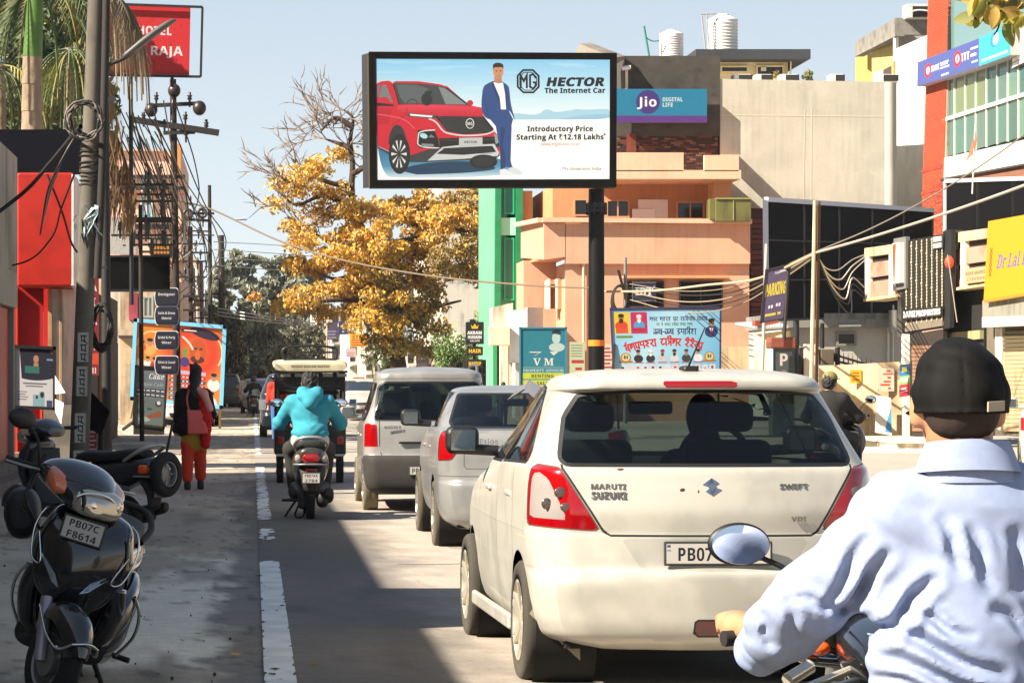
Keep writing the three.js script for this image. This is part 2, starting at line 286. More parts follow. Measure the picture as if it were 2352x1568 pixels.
dash(10.5, 23.1, 0.3, 0.06, 0.22); dash(26, 28.2, 0.46, 0.065, 0.22); dash(29.8, 48, 0.42, 0.055, 0.21); dash(55, 120, 0.5, 0.05, 0.2);
struct('road_crack', [[[915, 1299], [990, 1300], [1070, 1298]], [[1000, 1235], [1050, 1262], [1100, 1258]]].map((q) => tube(q.map(([u, v]) => { const d = EYE * F / (v - VY); return v3(X(u, d), 0.011, -d); }), 0.005, 30, 4)), M([0.05, 0.045, 0.04], 0.95));
struct('edge_line', chips, M([0.74, 0.72, 0.67], 0.75, 'dirt'));
}
// out-of-frame and edge shops on the left that shade the road
const FX = -3.57;
{
const t = thing('plastered_shop', 'weathered grey plastered shop front at the left edge, before the red shop', 'shop', { at: [FX, 0, -42] });
mesh('wall', [bx(-9, 0, -17.9, FX - 0.35, 4.2, -43), bx(-9, 0, -4, FX - 0.2, 4.15, -14.9), bx(-9, 0, -14.9, FX - 0.2, 4.62, -17.9)], M('#8d8578', 0.9, 'stain'), t);
mesh('fascia', bx(FX - 0.35, Y(708, 43), -36, FX, Y(362, 43), -43), M('#a89c8c', 0.9, 'stain', { bump: 0.01 }), t);
for (const z of [-40.4, -42.8]) mesh('door_frame', bx(FX - 0.3, 0.12, z, FX - 0.04, Y(708, 43), z - 0.2), M('#8f887b', 0.8, 'plaster'), t);
mesh('door', bx(FX - 0.3, 0.12, -36, FX - 0.12, Y(710, 43), -42.7), M('#b8170c', 0.5, 'dirt'), t);
mesh('step', [bx(FX - 0.5, 0, -30, FX + 0.35, 0.14, -43.4), bx(FX - 0.5, 0.14, -30, FX + 0.1, 0.3, -43.4)], M('#7d7266', 0.9, 'concrete', { bump: 0.01 }), t);
}
function win(parent, u0, v0, u1, v1, d, o = {}) {               // a window: frame with panes as sub-parts
const fw = o.fw || 0.06, x0 = X(u0, d), x1 = X(u1, d), y0 = Y(v1, d), y1 = Y(v0, d), n = o.n || 2, fr = [bx(x0, y0, -d + 0.03, x0 + fw, y1, -d - 0.06), bx(x1 - fw, y0, -d + 0.03, x1, y1, -d - 0.06), bx(x0 + fw, y1 - fw, -d + 0.03, x1 - fw, y1, -d - 0.06), bx(x0 + fw, y0, -d + 0.03, x1 - fw, y0 + fw, -d - 0.06)];
for (let i = 1; i < n; i++) { const x = lerp(x0, x1, i / n); fr.push(bx(x - fw * 0.4, y0 + fw, -d + 0.02, x + fw * 0.4, y1 - fw, -d - 0.05)); }
const w = mesh('window', fr, o.frame || M('#5b5148', 0.6), parent);
for (let i = 0; i < n; i++) mesh('pane', bx(lerp(x0, x1, i / n) + fw * 0.5, y0 + fw * 0.6, -d - 0.012, lerp(x0, x1, (i + 1) / n) - fw * 0.5, y1 - fw * 0.6, -d - 0.03), o.pane || M('#14130f', 0.15), w);
return w;
}
{ // red shop
const d = 46, red = M('#a81c06', 0.45, 'dirt'), dark = M('#a80d08', 0.5, 'dirt');
const t = thing('red_shop', 'bright red boxed shop front beside the concrete pole', 'shop', { at: [X(110, d), 0, -d] });
mesh('sign_box', [rb(X(38, d), Y(658, d), -d, X(168, d), Y(396, d), -d - 1.3, 0.04)], red, t);
mesh('side_panel', slab(P(168.5, 655, d), P(188, 675, d + 1), P(186, 425, d + 1), P(168.5, 400, d), 0.06), M('#e9d9cf', 0.7, 'stain'), t);
mesh('canopy', [bx(X(-90, 47), Y(394, 47.5), -47.4, X(186, 47.4), Y(297, 47.4), -48.2)], M('#0a0c16', 0.8, 'plaster', { specularIntensity: 0.2 }), t);
mesh('wall', [bx(-9, 0, -47.6, X(186, 47.6), 4.4, -48.1)], dark, t);
mesh('striped_pillar', [bx(X(110, 46.6), Y(1050, 46.6), -46.6, X(146, 46.6), Y(664, 46.6), -47.5)], M('#d8d2c8', 0.8, 'stain'), t);
mesh('stripe', [bx(X(110, 46.6), Y(1050, 46.6), -46.55, X(119, 46.6), Y(664, 46.6), -46.6), bx(X(137, 46.6), Y(940, 46.6), -46.55, X(142, 46.6), Y(664, 46.6), -46.6)], M('#b98f63', 0.8, 'stain'), t);
mesh('side_pillar', slab(P(147, 1050, 46.7), P(186, 1050, 47.4), P(186, 664, 47.4), P(147, 664, 46.7), 0.1), M('#c9a596', 0.85, 'stain'), t);
mesh('plinth', [bx(X(100, 46.5), 0.1, -46.4, X(185, 46.5), Y(930, 46.4), -47.2)], M('#857c6f', 0.95, 'concrete', { bump: 0.02 }), t);
const door = mesh('door', [bx(X(40, 46.8), 0.3, -46.8, X(99, 46.8), Y(660, 46.8), -46.9)], M('#9c0805', 0.5, 'dirt'), t);
mesh('door_frame', [bx(X(92, 46.7), 0.3, -46.65, X(97, 46.7), Y(940, 46.7), -46.8), bx(X(36, 46.7), 0.3, -46.65, X(40, 46.7), Y(660, 46.7), -46.8), bx(X(100, 46.7), 0.3, -46.65, X(103, 46.7), Y(940, 46.7), -46.8)], M('#c23a1c', 0.5), door);
mesh('step', [bx(X(-20, 46), 0.0, -44.6, X(110, 46), 0.16, -46.6), bx(X(30, 46), 0.16, -45.5, X(108, 46), 0.3, -46.6)], M('#8a6a58', 0.9, 'concrete', { bump: 0.01 }), t);
}
sign('shop_poster', 'white framed phone advert poster mounted on the red shop front', 'poster', rect(31, 934, 125, 795, 45.6).map((p, i) => off(p, 0, i === 0 || i === 3 ? 0.0 : -0.03, 0)), 0.08, printTex(256, 384, (g, w, h) => {
g.fillStyle = '#d9d5d6'; g.fillRect(0, 0, w, h); g.fillStyle = '#10132c'; g.beginPath(); g.moveTo(36, 0); g.lineTo(w, 0); g.lineTo(w, 190); g.quadraticCurveTo(150, 225, 50, 200); g.fill();
g.fillStyle = '#1c1110'; g.beginPath(); g.ellipse(140, 90, 34, 70, 0, 0, 7); g.fill(); g.fillStyle = '#b98868'; g.beginPath(); g.ellipse(140, 75, 17, 25, 0, 0, 7); g.fill(); g.fillRect(125, 100, 30, 50); g.fillStyle = '#2f6f66'; g.fillRect(70, 120, 90, 45); g.fillStyle = '#b8472f'; g.beginPath(); g.arc(240, 24, 14, 0, 7); g.fill(); g.fillStyle = '#8292b8'; g.fillRect(206, 70, 40, 12);
g.fillStyle = '#6f6f78'; for (const [x, y, l, b] of [[58, 226, 150, 10], [74, 244, 110, 8], [24, 282, 60, 6], [24, 298, 52, 6], [24, 314, 66, 6], [24, 330, 58, 6]]) g.fillRect(x, y, l, b);
g.fillStyle = '#8fb4bb'; g.fillRect(120, 300, 40, 84); g.fillRect(160, 280, 34, 104); g.fillStyle = '#23262e'; g.beginPath(); g.ellipse(178, 300, 12, 20, 0, 0, 7); g.fill(); g.fillRect(138, 306, 14, 20); g.fillStyle = '#3a4675'; g.fillRect(206, 334, 36, 40);
}), { frame: M('#1a1717', 0.5), fw: 0.05 });
solo('torn_poster', 'torn white paper flapping off the pillar beside the framed poster', 'paper', [tris([P(126, 862, 45.5), P(150, 902, 45.3), P(126, 905, 45.5)]), tris([P(126, 916, 45.5), P(146, 925, 45.4), P(140, 975, 45.4), P(126, 945, 45.5), P(126, 916, 45.5), P(140, 975, 45.4)])], M('#d9cdc6', 0.9, 'cloth'));
sign('maroon_sign', 'tall maroon signboard with white letters behind the concrete pole', 'sign', rect(192, 862, 226, 628, 52), 0.12, printTex(96, 640, (g, w, h) => { g.fillStyle = '#8a0f22'; g.fillRect(0, 0, w, h); txt(g, 'A', 66, 90, 60, '#f3e6e6'); txt(g, 'PI', 44, 180, 70, '#f3e6e6', { align: 'center' }); txt(g, 'RA', 48, 300, 62, '#f3e6e6'); g.fillStyle = '#e7cfd2'; for (let k = 0; k < 4; k++) g.fillRect(12 + 18 * k, 420, 9, 60); g.fillStyle = '#d8481e'; g.fillRect(0, 500, w, 70); g.fillStyle = '#e6d4cf'; for (let k = 0; k < 5; k++) g.fillRect(8 + 16 * k, 590, 8, 38); }));
sign('maroon_board', 'low maroon notice board standing behind the concrete pole', 'sign', rect(190, 1040, 222, 935, 47), 0.06, printTex(96, 256, (g, w, h) => { g.fillStyle = '#6b1026'; g.fillRect(0, 0, w, h); g.fillStyle = '#c89aa6'; for (let k = 0; k < 10; k++) g.fillRect(16, 14 + 24 * k, 56 + (k * 37) % 24, 9); }));
// ---------- buildings on the far left ----------
function block(name, label, category, x0, x1, d0, d1, h, mat, deco) { const t = thing(name, label, category, { at: [(x0 + x1) / 2, 0, -d0] }); mesh('wall', bx(x0, 0, -d0, x1, h, -d1), mat, t); deco?.(t); return t; }
block('brown_shop', 'dark recessed shop with grey corner pillar left of the festival hoarding', 'shop', -9, FX + 0.1, 59, 73, 3.5, M('#6b5a48', 0.9, 'stain'), (t) => {
mesh('pillar', [pb(234, 796, 259, 1004, 73.5, 0.4)], M('#9a8f80', 0.9, 'concrete', { bump: 0.01 }), t);
mesh('shutter', bx(FX + 0.1, 0.3, -60, FX + 0.16, 2.4, -72), M('#3a2a24', 0.7), t);
});
block('beige_house', 'beige lit house wall with lattice window above the festival hoarding', 'house', X(276, 92), X(356, 92), 92, 104, Y(662, 92), M('#c9b090', 0.85, 'stain'), (t) => { win(t, 319, 680, 352, 729, 91.95, { n: 3, frame: M('#9a9a90', 0.6), pane: M('#8d958c', 0.4) }); mesh('painted_panel', pb(296, 672, 316, 735, 91.9, 0.1), M('#b8485a', 0.8, 'stain'), t); mesh('awning', pb(272, 770, 330, 776, 91, 1), M('#3c3026', 0.8), t); });
block('pink_house', 'tall pink three storey house behind the crowded electric poles', 'house', X(250, 118), X(416, 118), 118, 132, Y(346, 118), M('#e3b79f', 0.85, 'plaster'), (t) => {
for (const v of [404, 440, 520, 600]) mesh('ledge', pb(246, v, 421, v + 5, 117.7, 0.6), M('#8a4a33', 0.8), t);
mesh('parapet', [pb(322, 342, 372, 347, 117.8, 0.4), pb(250, 342, 322, 346, 117.8, 0.3)], M('#bfa08d', 0.85), t);
mesh('water_room', pb(398, 330, 415, 402, 117.5, 3), M('#c98a4d', 0.85, 'plaster'), t);
win(t, 320, 398, 352, 440, 117.9, { n: 1, frame: M('#cfc7bc', 0.6), pane: M('#a8b8cc', 0.15) }); win(t, 322, 448, 350, 505, 117.9, { n: 2, frame: M('#cfc7bc', 0.6), pane: M('#7d8fa0', 0.15) });
win(t, 270, 530, 300, 580, 117.9, { n: 2 }); win(t, 320, 640, 350, 690, 117.9, { n: 2 });
mesh('balcony_rail', [0, 1, 2].map((k) => pb(318, 486 + 5 * k, 356, 488 + 5 * k, 117.2, 0.04)), M('#5d8f96', 0.5), t);
});
{ const r = rnd(11), cols = ['#d9c9b4', '#b9a58c', '#cf9f86', '#e6ded2', '#a9a39a', '#c7b39b'];
[[106, 118, 5.2], [134, 150, 7.5], [152, 172, 6.2], [176, 200, 8.4], [204, 240, 6.8], [244, 300, 7.6]].forEach(([d0, d1, h], i) => block('street_house', ['low cream shop house behind the festival hoarding', 'narrow tan house beyond the pink house', 'salmon house front deep along the left pavement', 'white tall house far along the left pavement', 'grey house among the far left trees', 'furthest tan house on the left side of the road'][i], 'house', -9 - 3 * r(), -3.4, d0, d1, h, M(cols[i], 0.85, 'stain'), (t) => {
for (let y = 2.9; y < h; y += 3) { mesh('ledge', bx(-3.4, y, -d0, -3.0, y + 0.14, -d1), M('#8f8478', 0.9, 'concrete'), t); for (let z = d0 + 2; z < d1 - 2; z += 4) mesh('window', bx(-3.42, y + 0.9, -z, -3.36, y + 2.1, -z - 1.3), M('#23201d', 0.25), t); }
mesh('parapet', bx(-3.9, h, -d0 - 0.02, -3.42, h + 0.7, -d1), M(cols[(i + 2) % 6], 0.85, 'stain'), t);
})); }
// signs on the left
sign('hotel_sign', 'large red hotel sign with white letters and black frame, high among the palm fronds', 'sign', [P(238, 168, 66), P(434, 172, 66), P(437, 17, 66), P(240, 10, 66)], 0.2, printTex(512, 448, (g, w, h) => { g.fillStyle = '#d3101a'; g.fillRect(0, 0, w, h); txt(g, 'HOTEL', 300, 160, 78, '#f6ecec', { fit: 210 }); txt(g, 'RAJA', 372, 292, 84, '#f6ecec', { fit: 200 }); g.fillStyle = 'rgba(90,20,20,.35)'; for (let k = 0; k < 26; k++) g.fillRect(hash(k, 1) * w, hash(k, 2) * h, 20 * hash(k, 3) + 3, 60 * hash(k, 4)); }));
{ const t = scene.children[scene.children.length - 1], m = M('#120f10', 0.6), q = [P(235, 172, 65.9), P(461, 176, 65.9), P(465, 16, 65.9), P(237, 8, 65.9)]; mesh('frame', [0, 1, 2, 3].map((i) => beam(q[i], q[(i + 1) % 4], 0.055, 0.055)), m, t); mesh('post', [bar(P(395, 174, 66), P(396, 200, 66), 0.04), bar(P(300, 172, 66.1), P(302, 700, 66.1), 0.05)], m, t); }
sign('blank_board', 'pale blank weathered signboard above the black sign box', 'sign', rect(253, 584, 312, 498, 70), 0.06, printTex(128, 160, (g, w, h) => { g.fillStyle = '#cfcac4'; g.fillRect(0, 0, w, h); g.fillStyle = '#3a3632'; g.fillRect(60, 70, 10, 5); g.fillRect(58, 88, 14, 6); g.fillRect(62, 118, 16, 7); g.fillStyle = 'rgba(120,110,100,.3)'; for (let k = 0; k < 40; k++) g.fillRect(hash(k, 9) * w, hash(k, 8) * h, 3, 24 * hash(k, 7)); }), { rough: 0.85 });
{ const t = thing('sign_box', 'wide black empty sign box hanging below the pale blank board', 'sign', { at: P(317, 668, 69) }); mesh('box', rb(X(246, 69), Y(668, 69), -69, X(389, 69), Y(590, 69), -69.5, 0.02), M('#080606', 0.85, 'dirt', { specularIntensity: 0.2 }), t); for (const v of [586, 664]) mesh('rim', pb(244, v, 391, v + 4.5, 68.95, 0.6), M('#0d0b0b', 0.6), t); mesh('bracket', [beam(P(250, 668, 69.2), P(250, 720, 69.2), 0.06, 0.06)], M('#3b332c', 0.7), t); }
sign('amber_sign', 'small black sign with amber letters right of the pale blank board', 'sign', rect(349, 589, 396, 560, 72), 0.08, printTex(128, 80, (g, w, h) => { g.fillStyle = '#19120e'; g.fillRect(0, 0, w, h); g.fillStyle = '#d98a17'; for (let k = 0; k < 5; k++) { g.fillRect(12 + 20 * k, 14, 14, 20); g.fillRect(12 + 20 * k, 46, 15, 16); } }));
[['Designer', '', 662, 'topmost'], ['Suits & Dress', 'Material', 705, 'second'], ['Bridal & Party', 'Wear', 761, 'third'], ['Ethnic & Casual', 'Wear', 818, 'lowest']].forEach(([a, b, v, ord]) => {
const d = 74.6, t = thing('shop_plaque', `${ord} of the dark navy shop plaques with white words stacked on the tall dark pole`, 'sign', { at: P(385, v + 42, d), group: 'navy plaques stacked on the dark pole' });
const o = [[-0.28, 0.2], [-0.24, 0.23], [0.24, 0.23], [0.28, 0.2], [0.31, 0.06], [0.31, -0.06], [0.28, -0.2], [0.24, -0.23], [-0.24, -0.23], [-0.28, -0.2], [-0.31, -0.06], [-0.31, 0.06]], c = P(383, v + 20, d);
mesh('panel', extr(o, 0.05).translate(c.x, c.y, c.z), M('#14142b', 0.5), t); mesh('rim', extr(o.map(([x, y]) => [x * 1.06, y * 1.08]), 0.03).translate(c.x, c.y, c.z - 0.03), M('#d9d4d2', 0.6), t);
const tx = printTex(128, 96, (g, w, h) => { g.fillStyle = '#14142b'; g.fillRect(0, 0, w, h); txt(g, a, 62, 30, 24, '#f4f1ef', { fit: 112 }); if (b) txt(g, b, 62, 64, 24, '#f4f1ef', { fit: 64 }); });
mesh('print', quad(off(c, -0.26, -0.19, 0.006), off(c, 0.26, -0.19, 0.006), off(c, 0.26, 0.19, 0.006), off(c, -0.26, 0.19, 0.006)), printMat(tx), t, { uv: true });
});
sign('festival_hoarding', 'orange festival hoarding with pale blue border standing over the left pavement', 'hoarding', [P(303, 915, 84), P(508, 935, 84), P(516, 751, 84), P(311, 735, 84)], 0.08, printTex(640, 560, (g, w, h) => {
g.fillStyle = '#e8641c'; g.fillRect(0, 0, w, h); const gr = g.createRadialGradient(430, 190, 20, 430, 190, 260); gr.addColorStop(0, '#f07a25'); gr.addColorStop(0.5, '#e03a10'); gr.addColorStop(1, '#e9872b'); g.fillStyle = gr; g.fillRect(0, 0, w, h);
g.strokeStyle = '#f6cf86'; g.lineWidth = 12; g.beginPath(); g.arc(130, 180, 110, PI, 0); g.stroke(); g.beginPath(); g.arc(480, 190, 150, -1.4, 0.6); g.stroke();
g.fillStyle = '#2a1533'; g.beginPath(); g.ellipse(500, 60, 110, 34, 0.25, 0, 7); g.fill(); g.fillRect(330, 36, 140, 22); g.fillStyle = '#f6e7df'; g.fillRect(350, 40, 90, 9);
for (const [x, y, s, c] of [[110, 150, 1.5, '#f0b15a'], [60, 160, 0.9, '#e8402a'], [50, 260, 1, '#f3dcc8'], [100, 270, 1, '#f5eee5'], [150, 275, 1.1, '#c4321c'], [60, 330, 0.9, '#f0a33c'], [150, 340, 0.9, '#d8402a']]) { g.fillStyle = c; g.beginPath(); g.ellipse(x, y + 34 * s, 28 * s, 30 * s, 0, 0, 7); g.fill(); g.fillStyle = '#c98c62'; g.beginPath(); g.ellipse(x, y, 15 * s, 19 * s, 0, 0, 7); g.fill(); g.fillStyle = '#2b1712'; g.beginPath(); g.ellipse(x, y - 12 * s, 15 * s, 9 * s, 0, 0, 7); g.fill(); }
g.fillStyle = '#c9541a'; g.beginPath(); g.ellipse(455, 190, 60, 90, 0, 0, 7); g.fill(); g.fillStyle = '#5a1a10'; g.beginPath(); g.ellipse(455, 245, 50, 26, 0, 0, 7); g.fill(); g.beginPath(); g.ellipse(440, 170, 12, 8, 0, 0, 7); g.ellipse(478, 170, 12, 8, 0, 0, 7); g.fill(); g.fillStyle = '#d96a24'; g.beginPath(); g.ellipse(455, 215, 20, 34, 0, 0, 7); g.fill();
g.strokeStyle = '#f4e8d8'; g.lineWidth = 14; g.beginPath(); g.moveTo(340, 90); g.quadraticCurveTo(400, 130, 420, 180); g.stroke(); g.fillStyle = '#6a9a4a'; g.fillRect(350, 170, 30, 80); g.fillStyle = '#4a2f7a'; g.beginPath(); g.arc(365, 270, 34, 0, 7); g.fill();
g.fillStyle = '#c7b6d8'; g.fillRect(330, 330, 190, 26); for (const [y, c] of [[364, '#d8221c'], [394, '#3a2a66'], [424, '#b04a6a'], [454, '#26365f'], [484, '#3d78a8'], [514, '#2c4a80']]) { g.fillStyle = c; g.fillRect(260, y, 260, 22); g.fillStyle = '#e9e2e6'; for (let k = 0; k < 9; k++) g.fillRect(272 + k * 27, y + 6, 16, 10); }
for (const [x, y] of [[578, 360], [565, 490]]) { g.fillStyle = '#f4ece6'; g.beginPath(); g.ellipse(x, y + 52, 44, 44, 0, 0, 7); g.fill(); g.fillStyle = '#c08a68'; g.beginPath(); g.ellipse(x, y, 20, 27, 0, 0, 7); g.fill(); g.fillStyle = '#1b1414'; g.beginPath(); g.ellipse(x, y - 18, 21, 13, 0, 0, 7); g.fill(); }
g.fillStyle = '#c9762e'; g.fillRect(40, 400, 220, 90); g.fillStyle = '#e8c9a0'; for (let k = 0; k < 6; k++) g.fillRect(56 + 32 * k, 420, 20, 50);
}), { frame: M('#6fb6df', 0.6), fw: 0.11 });
{ const t = scene.children[scene.children.length - 1]; mesh('leg', [bar(P(309, 905, 84.3), off(P(309, 905, 84.3), 0, -P(309, 905, 84.3).y, 0), 0.04)], M('#b08d56', 0.8), t); mesh('leg', [bar(P(505, 930, 84.3), off(P(505, 930, 84.3), 0, -P(505, 930, 84.3).y, 0), 0.04)], M('#b08d56', 0.8), t); mesh('strut', [beam(P(300, 960, 86), P(330, 800, 84.4), 0.05, 0.05)], M('#8a7048', 0.8), t); }
sign('small_dark_board', 'small dark green board on top of the festival hoarding', 'sign', rect(405, 752, 452, 738, 84.4), 0.05, printTex(64, 20, (g, w, h) => { g.fillStyle = '#23261c'; g.fillRect(0, 0, w, h); g.fillStyle = '#a8a88a'; g.fillRect(14, 7, 30, 5); }));
{ const d = 76, c = [P(306, 974, d), P(376, 982, d), P(384, 845, d), P(312, 841, d)];
sign('cafe_board', 'grey chalk style cake cafe board with slice pictures standing on the pavement', 'sign', c, 0.09, printTex(320, 560, (g, w, h) => {
g.fillStyle = '#6d7680'; g.fillRect(0, 0, w, h); g.fillStyle = '#63706c'; g.fillRect(0, 300, w, 260); g.strokeStyle = '#4f565e'; g.lineWidth = 5; g.beginPath(); g.arc(66, 80, 24, 0, 7); g.stroke(); g.beginPath(); g.moveTo(40, 130); g.quadraticCurveTo(70, 90, 110, 140); g.stroke();
txt(g, 'Cake', 220, 90, 76, '#20242c', { font: 'serif', skew: -0.25, fit: 160 }); txt(g, 'Cake', 217, 87, 76, '#f0f0f2', { font: 'serif', skew: -0.25, fit: 160 }); txt(g, 'Bonne Cafe', 160, 165, 46, '#aab4bc', { font: 'serif', skew: -0.25, fit: 270, weight: 'normal' });
for (const y of [208, 250]) { g.fillStyle = '#23222e'; g.fillRect(8, y, 304, 36); g.fillStyle = '#c9c9d2'; for (let k = 0; k < 6; k++) g.fillRect(18 + 50 * k, y + 10, 36, 15); }
for (const [x, y, a, b, cl] of [[70, 340, 60, 12, '#6a5a4c'], [250, 346, 34, 26, '#22242c'], [252, 336, 20, 18, '#dfe0e0'], [70, 430, 40, 30, '#3c4a44'], [110, 500, 60, 24, '#93a49a'], [160, 400, 30, 12, '#3a4c3c']]) { g.fillStyle = cl; g.beginPath(); g.ellipse(x, y, a, b, 0, 0, 7); g.fill(); }
poly(g, [[130, 470], [280, 400], [290, 470], [150, 490]], '#8a4a2a');
}), { frame: M('#17161a', 0.5), fw: 0.06 });
const t = scene.children[scene.children.length - 1]; mesh('base', [bx(c[0].x, 0.0, c[0].z, c[1].x, 0.28, c[0].z - 0.6)], M('#16130f', 0.8), t); mesh('leg', beam(off(c[0], 0.05, 0.1, -0.1), off(c[0], -0.3, -0.15, -0.4), 0.07, 0.07), M('#16130f', 0.8), t); }
// ---------- billboard ----------
{
const d = 70, t = thing('billboard', 'big black framed car advertising billboard on a single dark pole', 'billboard', { at: [X(1373, d), 0, -d] }), dark = M('#080605', 0.7, 'dirt', { specularIntensity: 0.2 });
const a = P(866, 414, d - 0.1), b = P(1400, 412, d - 0.1), c = P(1401, 137, d - 0.1), e = P(863, 135, d - 0.1);
const tex = printTex(1536, 800, (g, w, h) => {
const s = w / 2010, SX = (x) => (x - 155) * s, SY = (y) => (y - 122) * h / 1046;                          // traced from a crop of the advert
const pp = (pts) => pts.map(([x, y]) => [SX(x), SY(y)]), fill = (pts, c) => poly(g, pp(pts), c), T2 = (str, x, y, size, c, o) => txt(g, str, SX(x), SY(y), size * s, c, { ...o, fit: o?.fit ? o.fit * s : undefined });
const curve = (pts, c, lw) => { const q = pp(pts); g.beginPath(); g.moveTo(...q[0]); for (let i = 1; i < q.length - 1; i++) g.quadraticCurveTo(...q[i], (q[i][0] + q[i + 1][0]) / 2, (q[i][1] + q[i + 1][1]) / 2); g.lineTo(...q[q.length - 1]); if (lw) { g.strokeStyle = c; g.lineWidth = lw * s; g.lineCap = 'round'; g.stroke(); } else { g.closePath(); g.fillStyle = c; g.fill(); } };
let gr = g.createLinearGradient(0, 0, 0, SY(650)); gr.addColorStop(0, '#86c6ef'); gr.addColorStop(0.6, '#c4e4f6'); gr.addColorStop(1, '#e9f5fb'); g.fillStyle = gr; g.fillRect(0, 0, w, h); g.fillStyle = '#fdfefe'; g.fillRect(0, SY(645), w, h);
g.fillStyle = 'rgba(255,255,255,.12)'; for (let k = 0; k < 16; k++) { g.beginPath(); g.ellipse(w * hash(k, 4), h * 0.35 * hash(k, 5), 160 * s, 10 * s, 0, 0, 7); g.fill(); }
curve([[1330, 590], [1400, 590], [1500, 605], [1570, 590], [1600, 555], [1640, 555], [1680, 580], [1760, 575], [1850, 560], [1880, 552], [1950, 562], [2100, 552], [2170, 555], [2170, 645], [1330, 645]], '#a5cfe6'); curve([[1750, 640], [1900, 610], [2170, 590], [2170, 645], [1750, 645]], '#92c2df');
gr = g.createLinearGradient(0, SY(900), 0, SY(1168)); gr.addColorStop(0, '#2a6f9c'); gr.addColorStop(0.55, '#4d8db3'); gr.addColorStop(1, '#e5f0f6'); curve([[155, 640], [155, 1140], [420, 1150], [900, 1150], [1250, 1125], [1420, 1120], [1380, 1090], [1200, 960], [600, 880]], gr); curve([[330, 1080], [500, 1020], [950, 1000], [1150, 1040], [1200, 1080], [900, 1110], [500, 1120]], '#123a58');
// car body
fill([[155, 340], [200, 318], [260, 312], [300, 325], [330, 316], [520, 316], [700, 340], [770, 360], [950, 520], [1060, 540], [1070, 600], [1150, 720], [1215, 800], [1215, 960], [1180, 985], [600, 1010], [430, 1010], [160, 870]], '#c8172f');
gr = g.createLinearGradient(0, SY(500), 0, SY(640)); gr.addColorStop(0, '#e0475a'); gr.addColorStop(1, '#b31028'); curve([[345, 525], [560, 515], [950, 528], [1070, 545], [1065, 610], [700, 615], [420, 590], [330, 560]], gr);
fill([[300, 340], [320, 332], [520, 336], [690, 350], [760, 372], [945, 520], [560, 512], [352, 515]], '#3c4347'); fill([[330, 345], [500, 345], [600, 380], [570, 505], [400, 505], [365, 460]], '#586064'); fill([[690, 360], [750, 378], [930, 515], [750, 512]], '#7c8588'); g.fillStyle = '#1f2426'; g.beginPath(); g.ellipse(SX(590), SY(470), 48 * s, 56 * s, 0, 0, 7); g.fill(); g.fillRect(SX(575), SY(400), 60 * s, 26 * s); curve([[420, 500], [450, 465], [500, 480], [510, 505]], '#23292b', 7); curve([[352, 515], [330, 430], [300, 340]], '#151515', 9); curve([[760, 372], [850, 440], [960, 525]], '#151515', 9);
fill([[160, 360], [190, 345], [175, 450], [160, 450]], '#6c7679'); fill([[205, 350], [240, 345], [270, 420], [300, 500], [180, 460]], '#707b80'); curve([[158, 330], [220, 300], [270, 300], [300, 330]], '#c9cdd0', 9); curve([[640, 325], [700, 330], [740, 350]], '#d4d8da', 7); fill([[162, 530], [310, 530], [300, 515], [162, 512]], '#1a1a1a');
fill([[160, 462], [240, 450], [272, 478], [268, 510], [162, 500]], '#c4203a'); fill([[160, 500], [268, 512], [262, 525], [160, 520]], '#241a1a'); g.fillStyle = '#c01a33'; g.beginPath(); g.ellipse(SX(962), SY(500), 26 * s, 24 * s, 0.5, 0, 7); g.fill();
curve([[420, 545], [420, 600], [300, 690], [290, 700]], 'rgba(110,5,25,.8)', 5); fill([[160, 540], [290, 560], [260, 680], [160, 690]], '#b5142b'); curve([[165, 600], [240, 610], [400, 640], [480, 720]], '#e2586b', 9);
fill([[415, 590], [540, 600], [690, 610], [670, 635], [430, 620]], '#3a4a52'); fill([[440, 596], [640, 612], [630, 626], [450, 612]], '#e9f6fb');
// grille
fill([[660, 620], [740, 615], [1080, 618], [1165, 725], [1130, 758], [900, 770], [760, 745]], '#1d1e20'); g.fillStyle = '#4d5356'; for (let y = 630; y < 755; y += 15) for (let x = 700 + (y % 30 ? 10 : 0); x < 1140; x += 20) if ((x - 660) / 100 > (y - 620) / 130 && x < 1060 + (y - 620) * 0.7) { g.beginPath(); g.ellipse(SX(x), SY(y), 6 * s, 3.2 * s, 0, 0, 7); g.fill(); }
curve([[610, 640], [660, 650], [720, 740], [760, 762], [900, 785], [1100, 775], [1170, 740]], '#cfd6d9', 13);
g.strokeStyle = '#dfe3e5'; g.lineWidth = 7 * s; g.beginPath(); g.ellipse(SX(958), SY(677), 33 * s, 41 * s, 0, 0, 7); g.stroke(); T2('MG', 958, 679, 38, '#e6eaec', { fit: 48 });
fill([[510, 735], [650, 732], [680, 800], [700, 890], [520, 890], [500, 860]], '#16181a'); curve([[655, 735], [520, 738], [512, 800], [504, 880], [690, 890]], '#dde2e4', 10); g.fillStyle = '#a8dbe8'; g.beginPath(); g.ellipse(SX(560), SY(785), 34 * s, 22 * s, 0.3, 0, 7); g.fill(); fill([[540, 850], [640, 855], [650, 875], [540, 880]], '#7e8b90'); fill([[620, 770], [660, 800], [600, 800]], '#6c777c');
fill([[690, 805], [1215, 790], [1215, 880], [700, 890]], '#1b1c1e'); curve([[700, 815], [950, 830], [1210, 810]], '#34383b', 10); fill([[1165, 760], [1200, 780], [1212, 840], [1180, 860]], '#8f9a9e');
